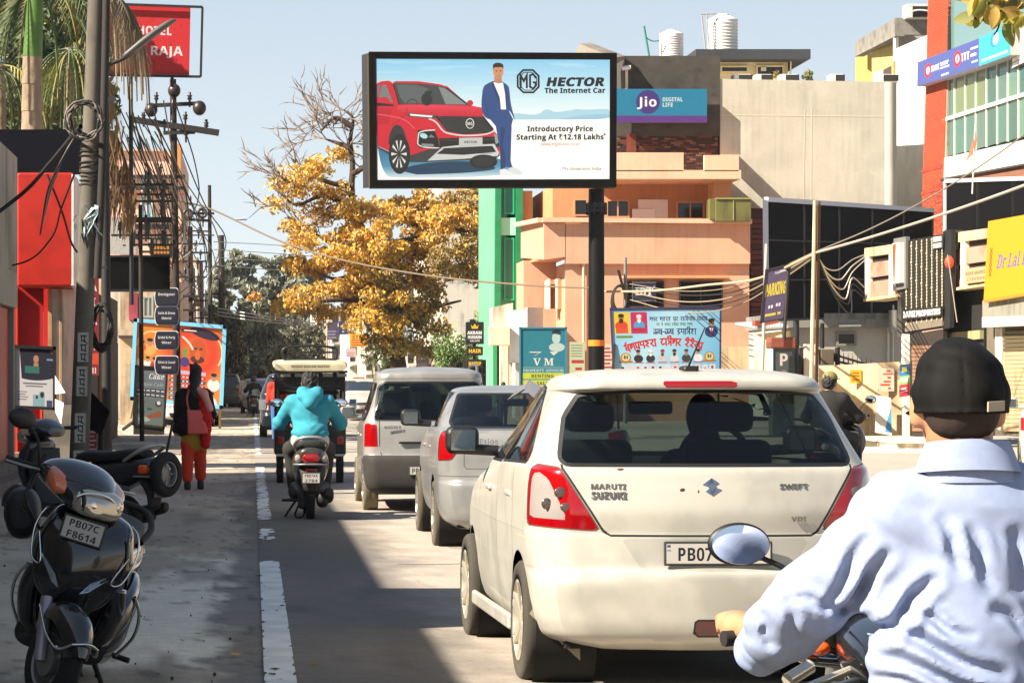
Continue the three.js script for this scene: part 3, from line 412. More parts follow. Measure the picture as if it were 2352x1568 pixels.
fill([[425, 960], [600, 900], [700, 890], [1190, 870], [1215, 960], [1180, 985], [590, 1012], [430, 1012]], '#33383b'); fill([[590, 1000], [720, 880], [860, 865], [1170, 855], [1210, 930], [1200, 960], [900, 985]], '#c3cacd'); fill([[670, 940], [740, 890], [1150, 872], [1185, 925], [900, 950]], '#1a1b1d'); g.fillStyle = '#3b3f42'; for (let y = 895; y < 945; y += 14) for (let x = 720 + (y % 28 ? 8 : 0); x < 1150; x += 18) { g.beginPath(); g.ellipse(SX(x), SY(y), 5 * s, 3 * s, 0, 0, 7); g.fill(); }
fill([[863, 802], [1066, 797], [1067, 872], [863, 880]], '#b9c0c5'); T2('HECTOR', 963, 839, 27, '#111', { skew: -0.2, fit: 112 });
g.fillStyle = '#2b2f32'; g.beginPath(); g.ellipse(SX(335), SY(860), 78 * s, 170 * s, 0, PI, 0); g.fill();
for (const [x, y, rx, ry] of [[350, 942, 92, 172], [1075, 1010, 120, 62]]) { g.fillStyle = '#16181a'; g.beginPath(); g.ellipse(SX(x), SY(y), rx * s, ry * s * h / 1046 / s, 0, 0, 7); g.fill(); g.fillStyle = '#24282b'; g.beginPath(); g.ellipse(SX(x - 4), SY(y), rx * 0.78 * s, ry * 0.76 * s, 0, 0, 7); g.fill(); }
g.fillStyle = '#d7dcdf'; for (let k = 0; k < 10; k++) { const a0 = k * PI / 5; poly(g, [[SX(346 + 12 * Math.cos(a0)), SY(942 + 22 * Math.sin(a0))], [SX(346 + 66 * Math.cos(a0 - 0.12)), SY(942 + 122 * Math.sin(a0 - 0.12))], [SX(346 + 66 * Math.cos(a0 + 0.12)), SY(942 + 122 * Math.sin(a0 + 0.12))]], '#d7dcdf'); }
fill([[160, 865], [265, 925], [265, 950], [160, 890]], '#2b2f31'); curve([[165, 876], [260, 920]], '#a9b0b3', 6);
// plain man in a blue suit leaning on the bonnet
const navy = '#2a4a86', navy2 = '#1f3a6c';
fill([[1160, 560], [1290, 560], [1330, 640], [1300, 760], [1310, 1040], [1225, 1080], [1215, 900], [1180, 700], [1130, 640]], navy); fill([[1225, 700], [1300, 760], [1300, 900], [1260, 1050], [1225, 1080], [1215, 900]], navy2); fill([[1270, 700], [1318, 700], [1310, 1000], [1325, 1060], [1285, 1060], [1240, 860]], navy);
curve([[1160, 312], [1090, 340], [1070, 380], [1055, 520], [1070, 610], [1130, 650], [1180, 600], [1240, 560], [1300, 560], [1330, 620], [1350, 650], [1310, 520], [1300, 380], [1290, 350], [1240, 315]], navy); fill([[1160, 320], [1210, 330], [1245, 322], [1262, 420], [1270, 555], [1225, 555], [1210, 460]], '#f4f4f8'); fill([[1160, 315], [1150, 340], [1225, 540], [1215, 450]], navy2); fill([[1245, 320], [1262, 380], [1272, 540], [1285, 420]], navy2); curve([[1070, 400], [1100, 560], [1130, 640]], navy2, 5);
fill([[1172, 260], [1172, 318], [1205, 334], [1235, 312], [1235, 260]], '#b98060'); g.fillStyle = '#c98d6a'; g.beginPath(); g.ellipse(SX(1206), SY(228), 45 * s, 62 * s * 0.93, 0, 0, 7); g.fill(); g.fillStyle = '#332018'; g.beginPath(); g.ellipse(SX(1205), SY(183), 46 * s, 30 * s, 0, PI, 0); g.fill(); fill([[1160, 180], [1250, 180], [1250, 206], [1238, 192], [1172, 194], [1164, 215]], '#332018'); g.fillStyle = '#3a261c'; for (const x of [1190, 1226]) { g.fillRect(SX(x - 9), SY(218), 18 * s, 4 * s); g.beginPath(); g.ellipse(SX(x), SY(228), 5 * s, 3 * s, 0, 0, 7); g.fill(); } curve([[1196, 268], [1210, 271], [1226, 267]], '#7a4434', 4); curve([[1212, 232], [1216, 250], [1206, 254]], '#9c684a', 4);
curve([[1215, 1085], [1240, 1070], [1280, 1080], [1345, 1115], [1345, 1135], [1220, 1128]], '#dfe7ee'); curve([[1285, 1075], [1330, 1048], [1370, 1075], [1420, 1105], [1415, 1128], [1350, 1125]], '#cfdbe6');
// words
g.strokeStyle = '#0b0b0b'; g.lineWidth = 16 * s; const oc = [[1420, 216], [1504, 216], [1552, 266], [1552, 360], [1504, 408], [1420, 408], [1372, 360], [1372, 266]]; poly(g, pp(oc)); g.stroke(); const oi = oc.map(([x, y]) => [1462 + (x - 1462) * 0.8, 312 + (y - 312) * 0.8]); poly(g, pp(oi)); g.lineWidth = 7 * s; g.stroke();
g.lineWidth = 17 * s; g.lineCap = 'butt'; g.lineJoin = 'miter'; g.beginPath(); [[1398, 372], [1398, 262], [1424, 310], [1450, 262], [1450, 372]].forEach(([x, y], i) => i ? g.lineTo(SX(x), SY(y)) : g.moveTo(SX(x), SY(y))); g.stroke(); g.beginPath(); [[1530, 286], [1505, 250], [1478, 262], [1478, 360], [1505, 376], [1526, 350], [1526, 322], [1502, 322]].forEach(([x, y], i) => i ? g.lineTo(SX(x), SY(y)) : g.moveTo(SX(x), SY(y))); g.stroke();
T2('HECTOR', 1868, 318, 100, '#0b0b0b', { skew: -0.22, fit: 500, stroke: '#0b0b0b', lw: 5 }); T2('The Internet Car', 1864, 392, 60, '#0b0b0b', { fit: 525, stroke: '#0b0b0b', lw: 2 });
T2('Introductory Price', 1738, 727, 64, '#0b0b0b', { fit: 572, stroke: '#0b0b0b', lw: 2 }); T2('Starting At', 1532, 798, 64, '#0b0b0b', { fit: 348, stroke: '#0b0b0b', lw: 2 }); T2('12.18 Lakhs', 1940, 798, 64, '#0b0b0b', { fit: 350, stroke: '#0b0b0b', lw: 2 }); T2('*', 2122, 785, 50, '#0b0b0b');
g.strokeStyle = '#0b0b0b'; g.lineWidth = 7 * s; g.beginPath(); for (const [x0, y0, x1, y1] of [[1728, 774, 1758, 774], [1728, 788, 1758, 788]]) { g.moveTo(SX(x0), SY(y0)); g.lineTo(SX(x1), SY(y1)); } g.moveTo(SX(1728), SY(774)); g.quadraticCurveTo(SX(1762), SY(790), SX(1730), SY(800)); g.lineTo(SX(1754), SY(824)); g.stroke();
T2('www.mgmotor.co.in', 1740, 860, 38, '#cf2027', { weight: 'normal', fit: 332 }); T2('*Ex-showroom India', 1924, 1075, 38, '#222', { weight: 'normal', fit: 340 });
});
mesh('cabinet', slab(P(850, 431, d), P(1415, 430, d), P(1416, 123, d), P(847, 120, d), 0.4), dark, t);
const o = [P(850, 431, d), P(1415, 430, d), P(1416, 123, d), P(847, 120, d)], i4 = [P(866, 414, d), P(1400, 412, d), P(1401, 137, d), P(863, 135, d)];
for (let k = 0; k < 4; k++) mesh('frame_bar', slab(...[o[k], o[(k + 1) % 4], i4[(k + 1) % 4], i4[k]].map((p) => off(p, 0, 0, 0.16)), 0.155), dark, t);
mesh('screen', quad(...[a, b, c, e].map((p) => off(p, 0, 0, 0.05))), printMat(tex, 0.85), t, { uv: true });
mesh('edge_panel', slab(P(834, 432, d + 0.6), P(848, 431, d + 0.12), P(845, 122, d + 0.12), P(831, 126, d + 0.6), 0.05), M('#26211d', 0.5, 'dirt'), t);
mesh('edge_trim', beam(P(848.5, 430, d + 0.1), P(845.5, 122, d + 0.1), 0.03, 0.03), M('#8d7a5a', 0.4, null, { metalness: 0.6 }), t);
const px = X(1372, d + 0.5), z = -d - 0.62, pr = 0.195;
mesh('pole', [new THREE.CylinderGeometry(pr, pr + 0.01, Y(430, d), 28).translate(px, Y(430, d) / 2, z)], M('#080605', 0.5, 'dirt', { specularIntensity: 0.5 }), t);
mesh('collar', [new THREE.CylinderGeometry(pr + 0.05, pr + 0.05, 0.1, 28).translate(px, Y(468, d), z), new THREE.CylinderGeometry(pr + 0.05, pr + 0.05, 0.08, 28).translate(px, Y(480, d), z)], M('#120f0d', 0.5), t);
mesh('bolts', Array.from({ length: 10 }, (_, k) => bar(v3(px + (pr + 0.05) * Math.cos(k * 0.628), Y(490, d), z + (pr + 0.05) * Math.sin(k * 0.628)), v3(px + (pr + 0.05) * Math.cos(k * 0.628), Y(462, d), z + (pr + 0.05) * Math.sin(k * 0.628)), 0.025)), M('#120f0d', 0.5), t, { kind: 'stuff' });
mesh('band', new THREE.CylinderGeometry(pr + 0.015, pr + 0.015, 0.15, 28).translate(px, Y(787, d), z), M('#e87a10', 0.5), t);
}
// ---------- peach house and its neighbours ----------
{
const d = 100, peach = M('#d39f80', 0.85, 'plaster'), light = M('#dcb394', 0.85, 'plaster'), oran = M('#d19364', 0.85, 'plaster');
const t = thing('peach_house', 'peach plastered house with corner balcony behind the billboard pole', 'house', { at: [X(1500, d), 0, -d] });
mesh('wall', [bx(X(1299, d), 0, -d, X(1722, d), Y(604, d), -d - 12), bx(X(1203, d + 3), 0, -d - 3, X(1299, d), Y(590, d), -d - 12)], peach, t);
mesh('balcony', [slab(P(1250, 596, d - 0.2), P(1299, 590, d - 0.2), P(1299, 512, d - 0.2), P(1250, 508, d - 0.2), 0.14), slab(P(1197, 592, d + 5), P(1250, 596, d - 0.2), P(1250, 508, d - 0.2), P(1197, 519, d + 5), 0.14), bx(X(1299, d), Y(606, d), -d + 0.2, X(1722, d), Y(514, d), -d - 0.2)], peach, t);
mesh('balcony_floor', prism([[X(1198, d + 5), -d - 4.9], [X(1251, d), -d + 0.1], [X(1300, d), -d + 0.1], [X(1300, d), -d - 4.9]], Y(596, d) + 0.02, Y(590, d)), oran, t);
mesh('balcony_coping', [beam(P(1246, 505, d - 0.2), P(1726, 509, d - 0.2), 0.5, 0.16), beam(P(1194, 516, d + 5), P(1249, 505, d - 0.1), 0.4, 0.16)], light, t);
mesh('upper_wall', [bx(X(1288, d), Y(520, d), -d - 2.6, X(1660, d), Y(412, d), -d - 10), bx(X(1200, d), Y(600, d), -d - 6, X(1262, d), Y(412, d), -d - 11)], oran, t);
mesh('corner_wall', slab(P(1254, 510, 105.5), P(1288, 512, 102.6), P(1288, 425, 102.6), P(1254, 428, 105.5), 0.2), light, t);
const lit = M('#e9e2d6', 0.7), dk = M('#171411', 0.12);
for (const [u0, v0, u1, v1, n] of [[1318, 456, 1351, 496, 1], [1393, 458, 1447, 500, 2], [1554, 462, 1619, 503, 2]]) win(t, u0, v0, u1, v1, d + 2.5, { n, frame: M('#c98d62', 0.7), pane: dk });
mesh('window', slab(P(1262, 506, 104.7), P(1278, 507, 103.4), P(1278, 458, 103.4), P(1262, 456, 104.7), 0.06), M('#3a2c22', 0.3), t);
const dr = mesh('door', pb(1467, 458, 1535, 508, d + 2.45, 0.1), M('#e6ddd6', 0.6), t); mesh('door_panel', [rb(X(1474, d), Y(502, d), -d - 2.4, X(1528, d), Y(470, d), -d - 2.46, 0.02)], M('#f1ebe6', 0.6), dr);
mesh('parapet', [pb(1400, 350, 1571, 393, d - 0.3, 0.25), pb(1619, 356, 1698, 393, d - 0.3, 0.25), slab(P(1698, 393, d - 0.3), P(1700, 393, d + 4), P(1700, 360, d + 4), P(1698, 356, d - 0.3), 0.2)], light, t);
mesh('roof_slab', [bx(X(1380, d), Y(412, d), -d + 0.3, X(1700, d), Y(392, d), -d - 7)], light, t);
mesh('corner_column', pb(1640, 412, 1680, 520, d + 1.2, 1.5), M('#cf9c70', 0.85, 'plaster'), t);
for (const [u0, u1] of [[1440, 1526], [1561, 1661]]) { win(t, u0, 645, u1, 706, d - 0.05, { n: 2, frame: M('#3b2d22', 0.6), pane: dk, fw: 0.05 }); }
mesh('window_hood', [bx(X(1430, d), Y(640, d), -d + 0.75, X(1670, d), Y(634, d), -d)], oran, t);
win(t, 1436, 766, 1470, 784, d - 0.05, { n: 1, frame: M('#8a6a50', 0.7), pane: dk });
mesh('window', [slab(P(1247, 708, 102.4), P(1297, 710, 101), P(1297, 634, 101), P(1247, 650, 102.4), 0.1)], M('#8e5c34', 0.7), t);
for (const u of [1256, 1274, 1291]) mesh('shutter_leaf', slab(P(u - 4, 708, 101.9), P(u + 5, 709, 101.4), P(u + 5, 640, 101.4), P(u - 4, 646, 101.9), 0.06), lit, t);
mesh('downpipe', bar(P(1341, 600, d - 0.1), P(1341, 850, d - 0.1), 0.05), M('#d8b494', 0.6), t);
solo('roof_water_box', 'olive green sheet metal box standing on the peach balcony', 'box', [pb(1646, 455, 1726, 507, d - 0.8, 1), pb(1632, 456, 1645, 503, d - 0.6, 0.8)], M('#6d6a35', 0.6, 'stain'));
const box = scene.children[scene.children.length - 1]; mesh('seam', [pb(1685, 457, 1687, 506, d - 0.83, 0.03), pb(1645, 454, 1727, 457, d - 0.85, 0.1)], M('#8d8a4d', 0.6), box);
}
const brickMats = ['#9c3a1e', '#a84526', '#8c3019', '#b04c2a', '#a33f20'].map((c) => M(c, 0.85, 'dirt')), oldBricks = ['#4a2418', '#3c1d14', '#5c3020', '#6b4a38', '#33190f'].map((c) => M(c, 0.9, 'dirt'));
function bricks(parent, x0, x1, y0, y1, z, mats2, r, skip = 0, lim = 300, bl = 0.23, bh = 0.075) {   // single bricks proud of their mortar
const g = bx(0.004, 0.005, 0.012, bl - 0.004, bh - 0.005, -0.02); clean(g); const at = origins.get(parent) || v3(); let n = 0, k = 0; const rest = [];
for (let y = y0; y < y1 - bh / 2; y += bh, k++) for (let x = x0 - (k % 2 ? bl / 2 : 0); x < x1 - 0.03; x += bl) {
const a = Math.max(x, x0), b = Math.min(x + bl, x1), dz = (r() - 0.5) * 0.012; if (r() < skip || b - a < 0.05) continue;
if (n < lim) { const m = new THREE.Mesh(g, mats2[Math.floor(r() * mats2.length)]); m.name = 'brick'; m.position.set(a - at.x, y - at.y, z + dz - at.z); m.scale.x = (b - a) / bl; parent.add(m); n++; } else rest.push(g.clone().scale((b - a) / bl, 1, 1).translate(a, y, z + dz));
}
if (rest.length) mesh('brickwork', rest, mats2[0], parent, { kind: 'stuff' });
}
{ // grey stair tower above the peach house
const d = 103, t = thing('stair_tower', 'unfinished grey cement and brick stair tower above the peach roof', 'tower', { at: [X(1536, d), Y(412, d), -d] }), con = M('#4d4841', 0.95, 'concrete', { bump: 0.02 });
mesh('wall', pb(1436, 128, 1655, 312, d, 3), con, t); mesh('brick_backing', pb(1418, 312, 1650, 412, d + 0.03, 3), M('#3a2a22', 0.95, 'concrete'), t); mesh('plaster_skirt', pb(1418, 281, 1436, 312, d, 2), con, t);
mesh('roof_overhang', [slab(P(1404, 152, d - 0.8), P(1438, 135, d - 0.2), P(1438, 128, d - 0.2), P(1414, 132, d - 0.8), 1.6)], M('#8d857a', 0.9, 'concrete'), t);
mesh('side_wall', slab(P(1428, 206, d + 1.6), P(1437, 206, d), P(1437, 150, d), P(1428, 158, d + 1.6), 0.1), M('#e3cdb0', 0.85), t); mesh('lamp', bar(P(1430, 157, d - 0.3), P(1449, 154, d - 0.3), 0.08), M('#d8d6d2', 0.5), t);
bricks(t, X(1418, d), X(1650, d), Y(392, d), Y(312, d), -d - 0.02, oldBricks, rnd(4), 0.12, 300);
mesh('bare_patch', pb(1440, 306, 1462, 360, d - 0.03, 0.02), M('#7d3a26', 0.9, 'concrete'), t);
}
sign('teal_sign', 'teal shop sign with purple disc and stripe on the grey stair tower', 'sign', rect(1417, 204, 1625, 281, 102.5), 0.25, printTex(640, 236, (g, w, h) => { g.fillStyle = '#0a7fa6'; g.fillRect(0, 0, w, h); g.fillStyle = '#5a2c86'; g.fillRect(0, 188, w, h); g.fillStyle = '#3f2a7c'; g.beginPath(); g.arc(222, 92, 84, 0, 7); g.fill(); txt(g, 'Jio', 222, 92, 92, '#f6f2f4', { fit: 132 }); txt(g, 'DIGITAL', 396, 74, 40, '#d5e3e2', { fit: 146 }); txt(g, 'LIFE', 362, 112, 40, '#d5e3e2', { fit: 78 }); g.fillStyle = 'rgba(255,255,255,.12)'; for (let k = 0; k < 200; k++) g.fillRect(hash(k, 1) * w, hash(k, 2) * 188, 2, 2); }));
function tank(label, u0, u1, v0, v1, d) {
const r = (X(u1, d) - X(u0, d)) / 2, h = Y(v0, d) - Y(v1, d), t = thing('water_tank', label, 'water tank', { at: P((u0 + u1) / 2, v1, d + r), group: undefined }), c = P((u0 + u1) / 2, v1, d + r), white = M('#ded6cf', 0.55, 'dirt'), pr = [[0.001, 0], [r * 0.98, 0]];
const N = 9; for (let k = 0; k < N; k++) { const y = h * 0.78 * (k + 0.5) / N; pr.push([r * 0.955, y - h * 0.03], [r, y - h * 0.012], [r, y + h * 0.012], [r * 0.955, y + h * 0.03]); }
pr.push([r, h * 0.82], [r * 0.96, h * 0.86], [r * 0.5, h * 0.95], [r * 0.4, h * 0.95]); mesh('tank', lathe(pr, 32).translate(c.x, c.y, c.z), white, t); mesh('lid', lathe([[r * 0.4, h * 0.93], [r * 0.4, h], [0.001, h * 1.02]], 20).translate(c.x, c.y, c.z), M('#cfc6bf', 0.6), t);
return t;
}
tank('smaller white ribbed water tank on the grey stair tower', 1515, 1571, 68, 132, 105);
tank('larger white ribbed water tank on the dark terrace roof', 1626, 1696, 32, 118, 113);
solo('tank_ladder', 'thin metal stand left of the larger white water tank', 'stand', [bar(P(1612, 32, 113), P(1622, 116, 113), 0.03), bar(P(1624, 32, 113), P(1630, 116, 113), 0.03), bar(P(1610, 32, 113), P(1650, 31, 113), 0.03)], M('#9a9490', 0.5));
solo('roof_pipe', 'leaning green pipe with a pale hose beside the smaller water tank', 'pipe', [bar(P(1480, 60, 105), P(1492, 130, 105), 0.04), tube([P(1484, 86, 105), P(1500, 94, 105), P(1516, 93, 105)], 0.025)], M('#2f7d6e', 0.5));
{ const d = 112, t = thing('terrace_room', 'cream terrace room with wide dark roof slab under the larger tank', 'building', { at: P(1720, 190, d) }), cr = M('#e6d3a6', 0.85, 'plaster'); mesh('roof_slab', bx(X(1592, d), Y(140, d), -d + 0.8, X(1854, d), Y(118, d), -d - 6), M('#34363b', 0.8, 'plaster'), t); mesh('wall', bx(X(1640, d), Y(200, d), -d - 0.4, X(1815, d), Y(140, d), -d - 5), cr, t); mesh('side_soffit', slab(P(1815, 186, d + 4), P(1816, 186, d), P(1816, 141, d), P(1815, 141, d + 4), 0.05), cr, t); for (const [u0, u1, v0, v1] of [[1656, 1720, 151, 167], [1738, 1802, 150, 178]]) win(t, u0, v0, u1, v1, d + 0.3, { n: 1, frame: M('#d9c493', 0.8), pane: M('#1d1a15', 0.2) }); mesh('notice', pb(1749, 154, 1761, 163, d + 0.2, 0.03), M('#c9c0b5', 0.6), t); }
{ // big cream wall building
const d = 103.04, t = thing('cream_block', 'huge blank cream wall building with air coolers along its top', 'building', { at: [X(1850, d), 0, -d] }), cream = M('#c0b9a7', 0.88, 'plaster');
mesh('wall', slab(P(1655, 870, d), P(2052, 870, d), P(2052, 188, d), P(1655, 181, d), 12), cream, t);
mesh('corner_column', new THREE.CylinderGeometry(0.28, 0.28, Y(189, d), 24).translate(X(2046, d), Y(189, d) / 2, -d - 0.2), cream, t);
mesh('wall_joint', [beam(P(1850, 250, d), P(1846, 520, d), 0.03, 0.012), beam(P(1866, 250, d), P(1864, 520, d), 0.03, 0.012), beam(P(1655, 264, d), P(2040, 268, d), 0.014, 0.03)], M('#c2b9a2', 0.9), t, { kind: 'stuff' });
mesh('end_wall', slab(P(2059, 870, d + 8), P(2128, 870, d + 4), P(2133, 80, d + 4), P(2059, 112, d + 8), 0.4), M('#efeae2', 0.8, 'plaster'), t);
mesh('grey_return', slab(P(2054, 480, d + 8.1), P(2062, 480, d + 8.05), P(2059, 240, d + 8.05), P(2050, 230, d + 8.1), 0.2), M('#8f9190', 0.85), t);
[[1690, 1731], [1741, 1778], [1797, 1838], [1912, 1943], [2022, 2067]].forEach(([u0, u1], k) => { const c = thing('air_cooler', `${['leftmost', 'second', 'third', 'fourth', 'rightmost'][k]} white air conditioner box on top of the cream wall`, 'air conditioner', { at: P(u0, 190, d), group: 'air conditioners on the cream wall' }); mesh('case', rb(X(u0, d), Y(190, d), -d - 0.3, X(u1, d), Y(168, d), -d - 1, 0.03), M('#e6e0d6', 0.6, 'dirt'), c); mesh('grille', pb(u0 + 9, 171, u1 - 1, 186, d + 0.28, 0.05), M('#23211f', 0.7), c); });
}
{ const d = 121, t = thing('roof_house', 'grey roofed yellow house top rising behind the white end wall', 'building', { at: P(2040, 200, d) }), gr = M('#8f8a80', 0.9, 'concrete'), ye = M('#d8c06e', 0.85, 'plaster');
mesh('roof_band', [slab(P(1965, 130, d + 8), P(2057, 83, d), P(2057, 42, d), P(1965, 96, d + 8), 0.4), slab(P(2057, 80, d), P(2140, 79, d), P(2140, 41, d), P(2057, 41, d), 0.4)], gr, t);
mesh('soffit', tris([P(1967, 129, d + 8), P(2057, 83, d), P(2054, 88, d + 2), P(1967, 129, d + 8), P(2054, 88, d + 2), P(2000, 124, d + 8)]), ye, t);
mesh('wall', slab(P(2004, 200, d + 6), P(2053, 200, d + 3), P(2053, 86, d + 3), P(2004, 120, d + 6), 0.4), ye, t); mesh('wall', [slab(P(1966, 200, d + 8.4), P(2006, 200, d + 8.2), P(2006, 122, d + 8.2), P(1966, 132, d + 8.4), 0.4)], ye, t);
mesh('white_post', slab(P(2053, 140, d + 0.4), P(2058, 140, d + 0.3), P(2058, 84, d + 0.3), P(2053, 86, d + 0.4), 0.2), M('#efe9dc', 0.8), t); mesh('lower_wall', pb(2058, 80, 2140, 140, d + 1.2, 0.4), M('#a9a294', 0.9, 'plaster'), t);
mesh('window', slab(P(2030, 188, d + 4.2), P(2049, 188, d + 3.2), P(2049, 150, d + 3.2), P(2030, 160, d + 4.2), 0.3), M('#4a3526', 0.3), t); mesh('shutter', slab(P(2007, 188, d + 5.6), P(2028, 188, d + 4.4), P(2028, 162, d + 4.4), P(2007, 168, d + 5.6), 0.25), M('#e6e0d2', 0.7), t); }
{ const d = 120.5, t = thing('condenser_unit', 'air conditioner condenser on the grey roof band beside the brick pillar', 'air conditioner', { at: P(2105, 42, d) }); mesh('case', rb(X(2083, d), Y(42, d), -d, X(2140, d), Y(9, d), -d - 0.8, 0.04), M('#cfc9bf', 0.6, 'dirt'), t); mesh('fan', [pb(2098, 14, 2138, 39, d - 0.03, 0.03)], M('#1c1512', 0.6), t); mesh('cable', tube([P(2088, 34, d - 0.1), P(2097, 26, d - 0.1), P(2112, 23, d - 0.1), P(2135, 25, d - 0.1)], 0.035), M('#e0dad2', 0.6), t); }
// ---------- red brick glass building ----------
const Db = (u) => 185220 / (u - 250), PB = (u, v, o = 0) => P(u, v, Db(u) + o);
{
const t = thing('brick_office', 'red brick office building with glass front at the right edge', 'building', { at: PB(2200, 870) });
mesh('pillar_core', slab(PB(2117, 870, 0.05), PB(2166, 870, 0.05), PB(2182, -40, 0.05), PB(2134, -40, 0.05), 1.0), M('#c9a08a', 0.9, 'concrete'), t);
{ const r = rnd(21), a0 = PB(2135, -30), ux = PB(2166, 870).sub(PB(2117, 870)).normalize(), ang = Math.atan2(-ux.z, ux.x), rest = [], g0 = clean(bx(0.006, 0.006, 0.014, 0.224, 0.066, -0.03)); let n = 0;
const y1 = Y(-25, 96), y0 = Y(545, 96), H2 = 0.075; let k = 0;
for (let y = y0; y < y1; y += H2, k++) { const f = (y - y0) / (y1 - y0), uL = lerp(2117, 2134, f), uR = lerp(2165, 2182, f), A = PB(uL, 400), B = PB(uR, 400), L = Math.hypot(B.x - A.x, B.z - A.z); for (let s = k % 2 ? -0.115 : 0; s < L - 0.04; s += 0.23) { const a = Math.max(0, s), b = Math.min(L, s + 0.23); const m4 = new THREE.Matrix4().makeRotationY(ang).scale(v3((b - a) / 0.23, 1, 1)).setPosition(A.x + ux.x * a, y, A.z + ux.z * a + (r() - 0.5) * 0.01); if (n < 300) { const m = new THREE.Mesh(g0, brickMats[Math.floor(r() * 5)]); m.name = 'brick'; m.applyMatrix4(m4); m.position.sub(origins.get(t)); t.add(m); n++; } else rest.push(g0.clone().applyMatrix4(m4)); } }
mesh('brickwork', rest, brickMats[1], t, { kind: 'stuff' }); }
mesh('brick_ledge', [slab(PB(2116, 398, -0.1), PB(2164, 386, -0.1), PB(2165, 378, -0.1), PB(2117, 390, -0.1), 0.3), slab(PB(2116, 448, -0.1), PB(2164, 436, -0.1), PB(2165, 429, -0.1), PB(2117, 441, -0.1), 0.3)], brickMats[2], t);
mesh('upper_glass', slab(PB(2184, 152, 0.3), PB(2420, 40, 0.3), PB(2420, -60, 0.3), PB(2184, -40, 0.3), 0.1), M('#6f8f8c', 0.12, null, { metalness: 0.35 }), t);
mesh('glass_frame', [beam(PB(2181, -40, 0.1), PB(2181, 160, 0.1), 0.08, 0.1), beam(PB(2176, 180, 0.1), PB(2170, 370, 0.1), 0.08, 0.1)], M('#33291f', 0.5), t);
mesh('glass_back', slab(PB(2166, 372, 0.6), PB(2420, 305, 0.6), PB(2420, 100, 0.6), PB(2172, 190, 0.6), 0.1), M('#2f423e', 0.8), t);
const top = (u) => 238 - (u - 2172) * 0.45, mid = (u) => 275 - (u - 2172) * 0.317, bot = (u) => 364 - (u - 2166) * 0.258, gl = ['#47706a', '#5d7f70', '#6a7a5a', '#3d625d', '#54706c'].map((c) => M(c, 0.1, null, { metalness: 0.25 })), r = rnd(3);
for (let k = 0; k < 11; k++) { const u0 = 2170 + 24.5 * k, u1 = u0 + 24.5; for (const [f0, f1] of [[mid, (u) => top(u) - 60], [bot, mid]]) { const q = [PB(u0 + 1.4, f0(u0) - 2, 0.25), PB(u1 - 1.4, f0(u1) - 2, 0.25), PB(u1 - 1.4, f1(u1) + 2, 0.25), PB(u0 + 1.4, f1(u0) + 2, 0.25)]; const j = (r() - 0.5) * 0.03; q[1].z += j; q[2].z += j; mesh('pane', slab(...q, 0.03), gl[Math.floor(r() * 5)], t); } mesh('mullion', beam(PB(u0, bot(u0), 0.2), PB(u0, top(u0) - 60, 0.2), 0.06, 0.08), M('#b9c2b4', 0.5), t); }
mesh('transom', beam(PB(2168, mid(2168), 0.15), PB(2440, mid(2440), 0.15), 0.1, 0.12), M('#d9dccf', 0.5), t);
mesh('sill_band', slab(PB(2163, 412), PB(2420, 366), PB(2420, 306), PB(2164, 364), 0.4), M('#d9d2c2', 0.85, 'stain'), t);
mesh('band_edge', beam(PB(2163, 412, -0.1), PB(2420, 366, -0.1), 0.1, 0.06), M('#3b352f', 0.7), t);
mesh('base_wall', slab(PB(2163, 870, 0.1), PB(2420, 870, 0.1), PB(2420, 366, 0.1), PB(2163, 412, 0.1), 0.4), M('#8a5a44', 0.9, 'plaster'), t);
mesh('white_wall', slab(PB(2324, 158, -0.2), PB(2420, 112, -0.2), PB(2420, 30, -0.2), PB(2326, 76, -0.2), 0.3), M('#6d6a66', 0.8), t);
const wb = M('#efece6', 0.8), rr = rnd(9); for (let k = 0; k < 7; k++) { const f = (u, q) => lerp(76 - (u - 2326) * 0.49, 158 - (u - 2324) * 0.49, q); let u = 2326 + (k % 2 ? -6 : 0); while (u < 2400) { const w2 = 13 + 8 * rr(), a = Math.max(u, 2326); mesh('brick', slab(PB(a + 0.7, f(a, (k + 0.88) / 7), -0.24), PB(u + w2, f(u + w2, (k + 0.88) / 7), -0.24), PB(u + w2, f(u + w2, (k + 0.06) / 7), -0.24), PB(a + 0.7, f(a, (k + 0.06) / 7), -0.24), 0.05), wb, t); u += w2 + 0.7; } }
}
const bankTex = printTex(640, 256, (g, w, h) => { g.fillStyle = '#5361a6'; g.fillRect(0, 0, w, h); for (const [x, y] of [[120, 130], [430, 120]]) { g.fillStyle = '#d8304a'; for (let k = 0; k < 8; k++) { g.beginPath(); g.ellipse(x + 26 * Math.cos(k * PI / 4), y + 50 * Math.sin(k * PI / 4), 16, 28, 0, 0, 7); g.fill(); } g.fillStyle = '#f6eef2'; g.beginPath(); g.ellipse(x, y, 20, 42, 0, 0, 7); g.fill(); g.fillStyle = '#5361a6'; g.beginPath(); g.ellipse(x, y, 8, 18, 0, 0, 7); g.fill(); } txt(g, 'IDBI', 196, 128, 84, '#f3eff4', { fit: 90 }); g.fillStyle = '#e9e6f2'; for (const [x, y, a, b] of [[250, 96, 90, 16], [250, 120, 80, 12], [250, 146, 96, 16], [262, 216, 80, 18], [560, 62, 74, 18], [560, 120, 56, 26], [570, 190, 60, 16]]) g.fillRect(x, y, a, b); g.lineWidth = 12; g.strokeStyle = '#f3eff4'; g.beginPath(); for (const x of [480, 508, 536]) { g.moveTo(x, 90); g.lineTo(x, 160); } g.moveTo(466, 92); g.lineTo(552, 92); g.stroke(); });
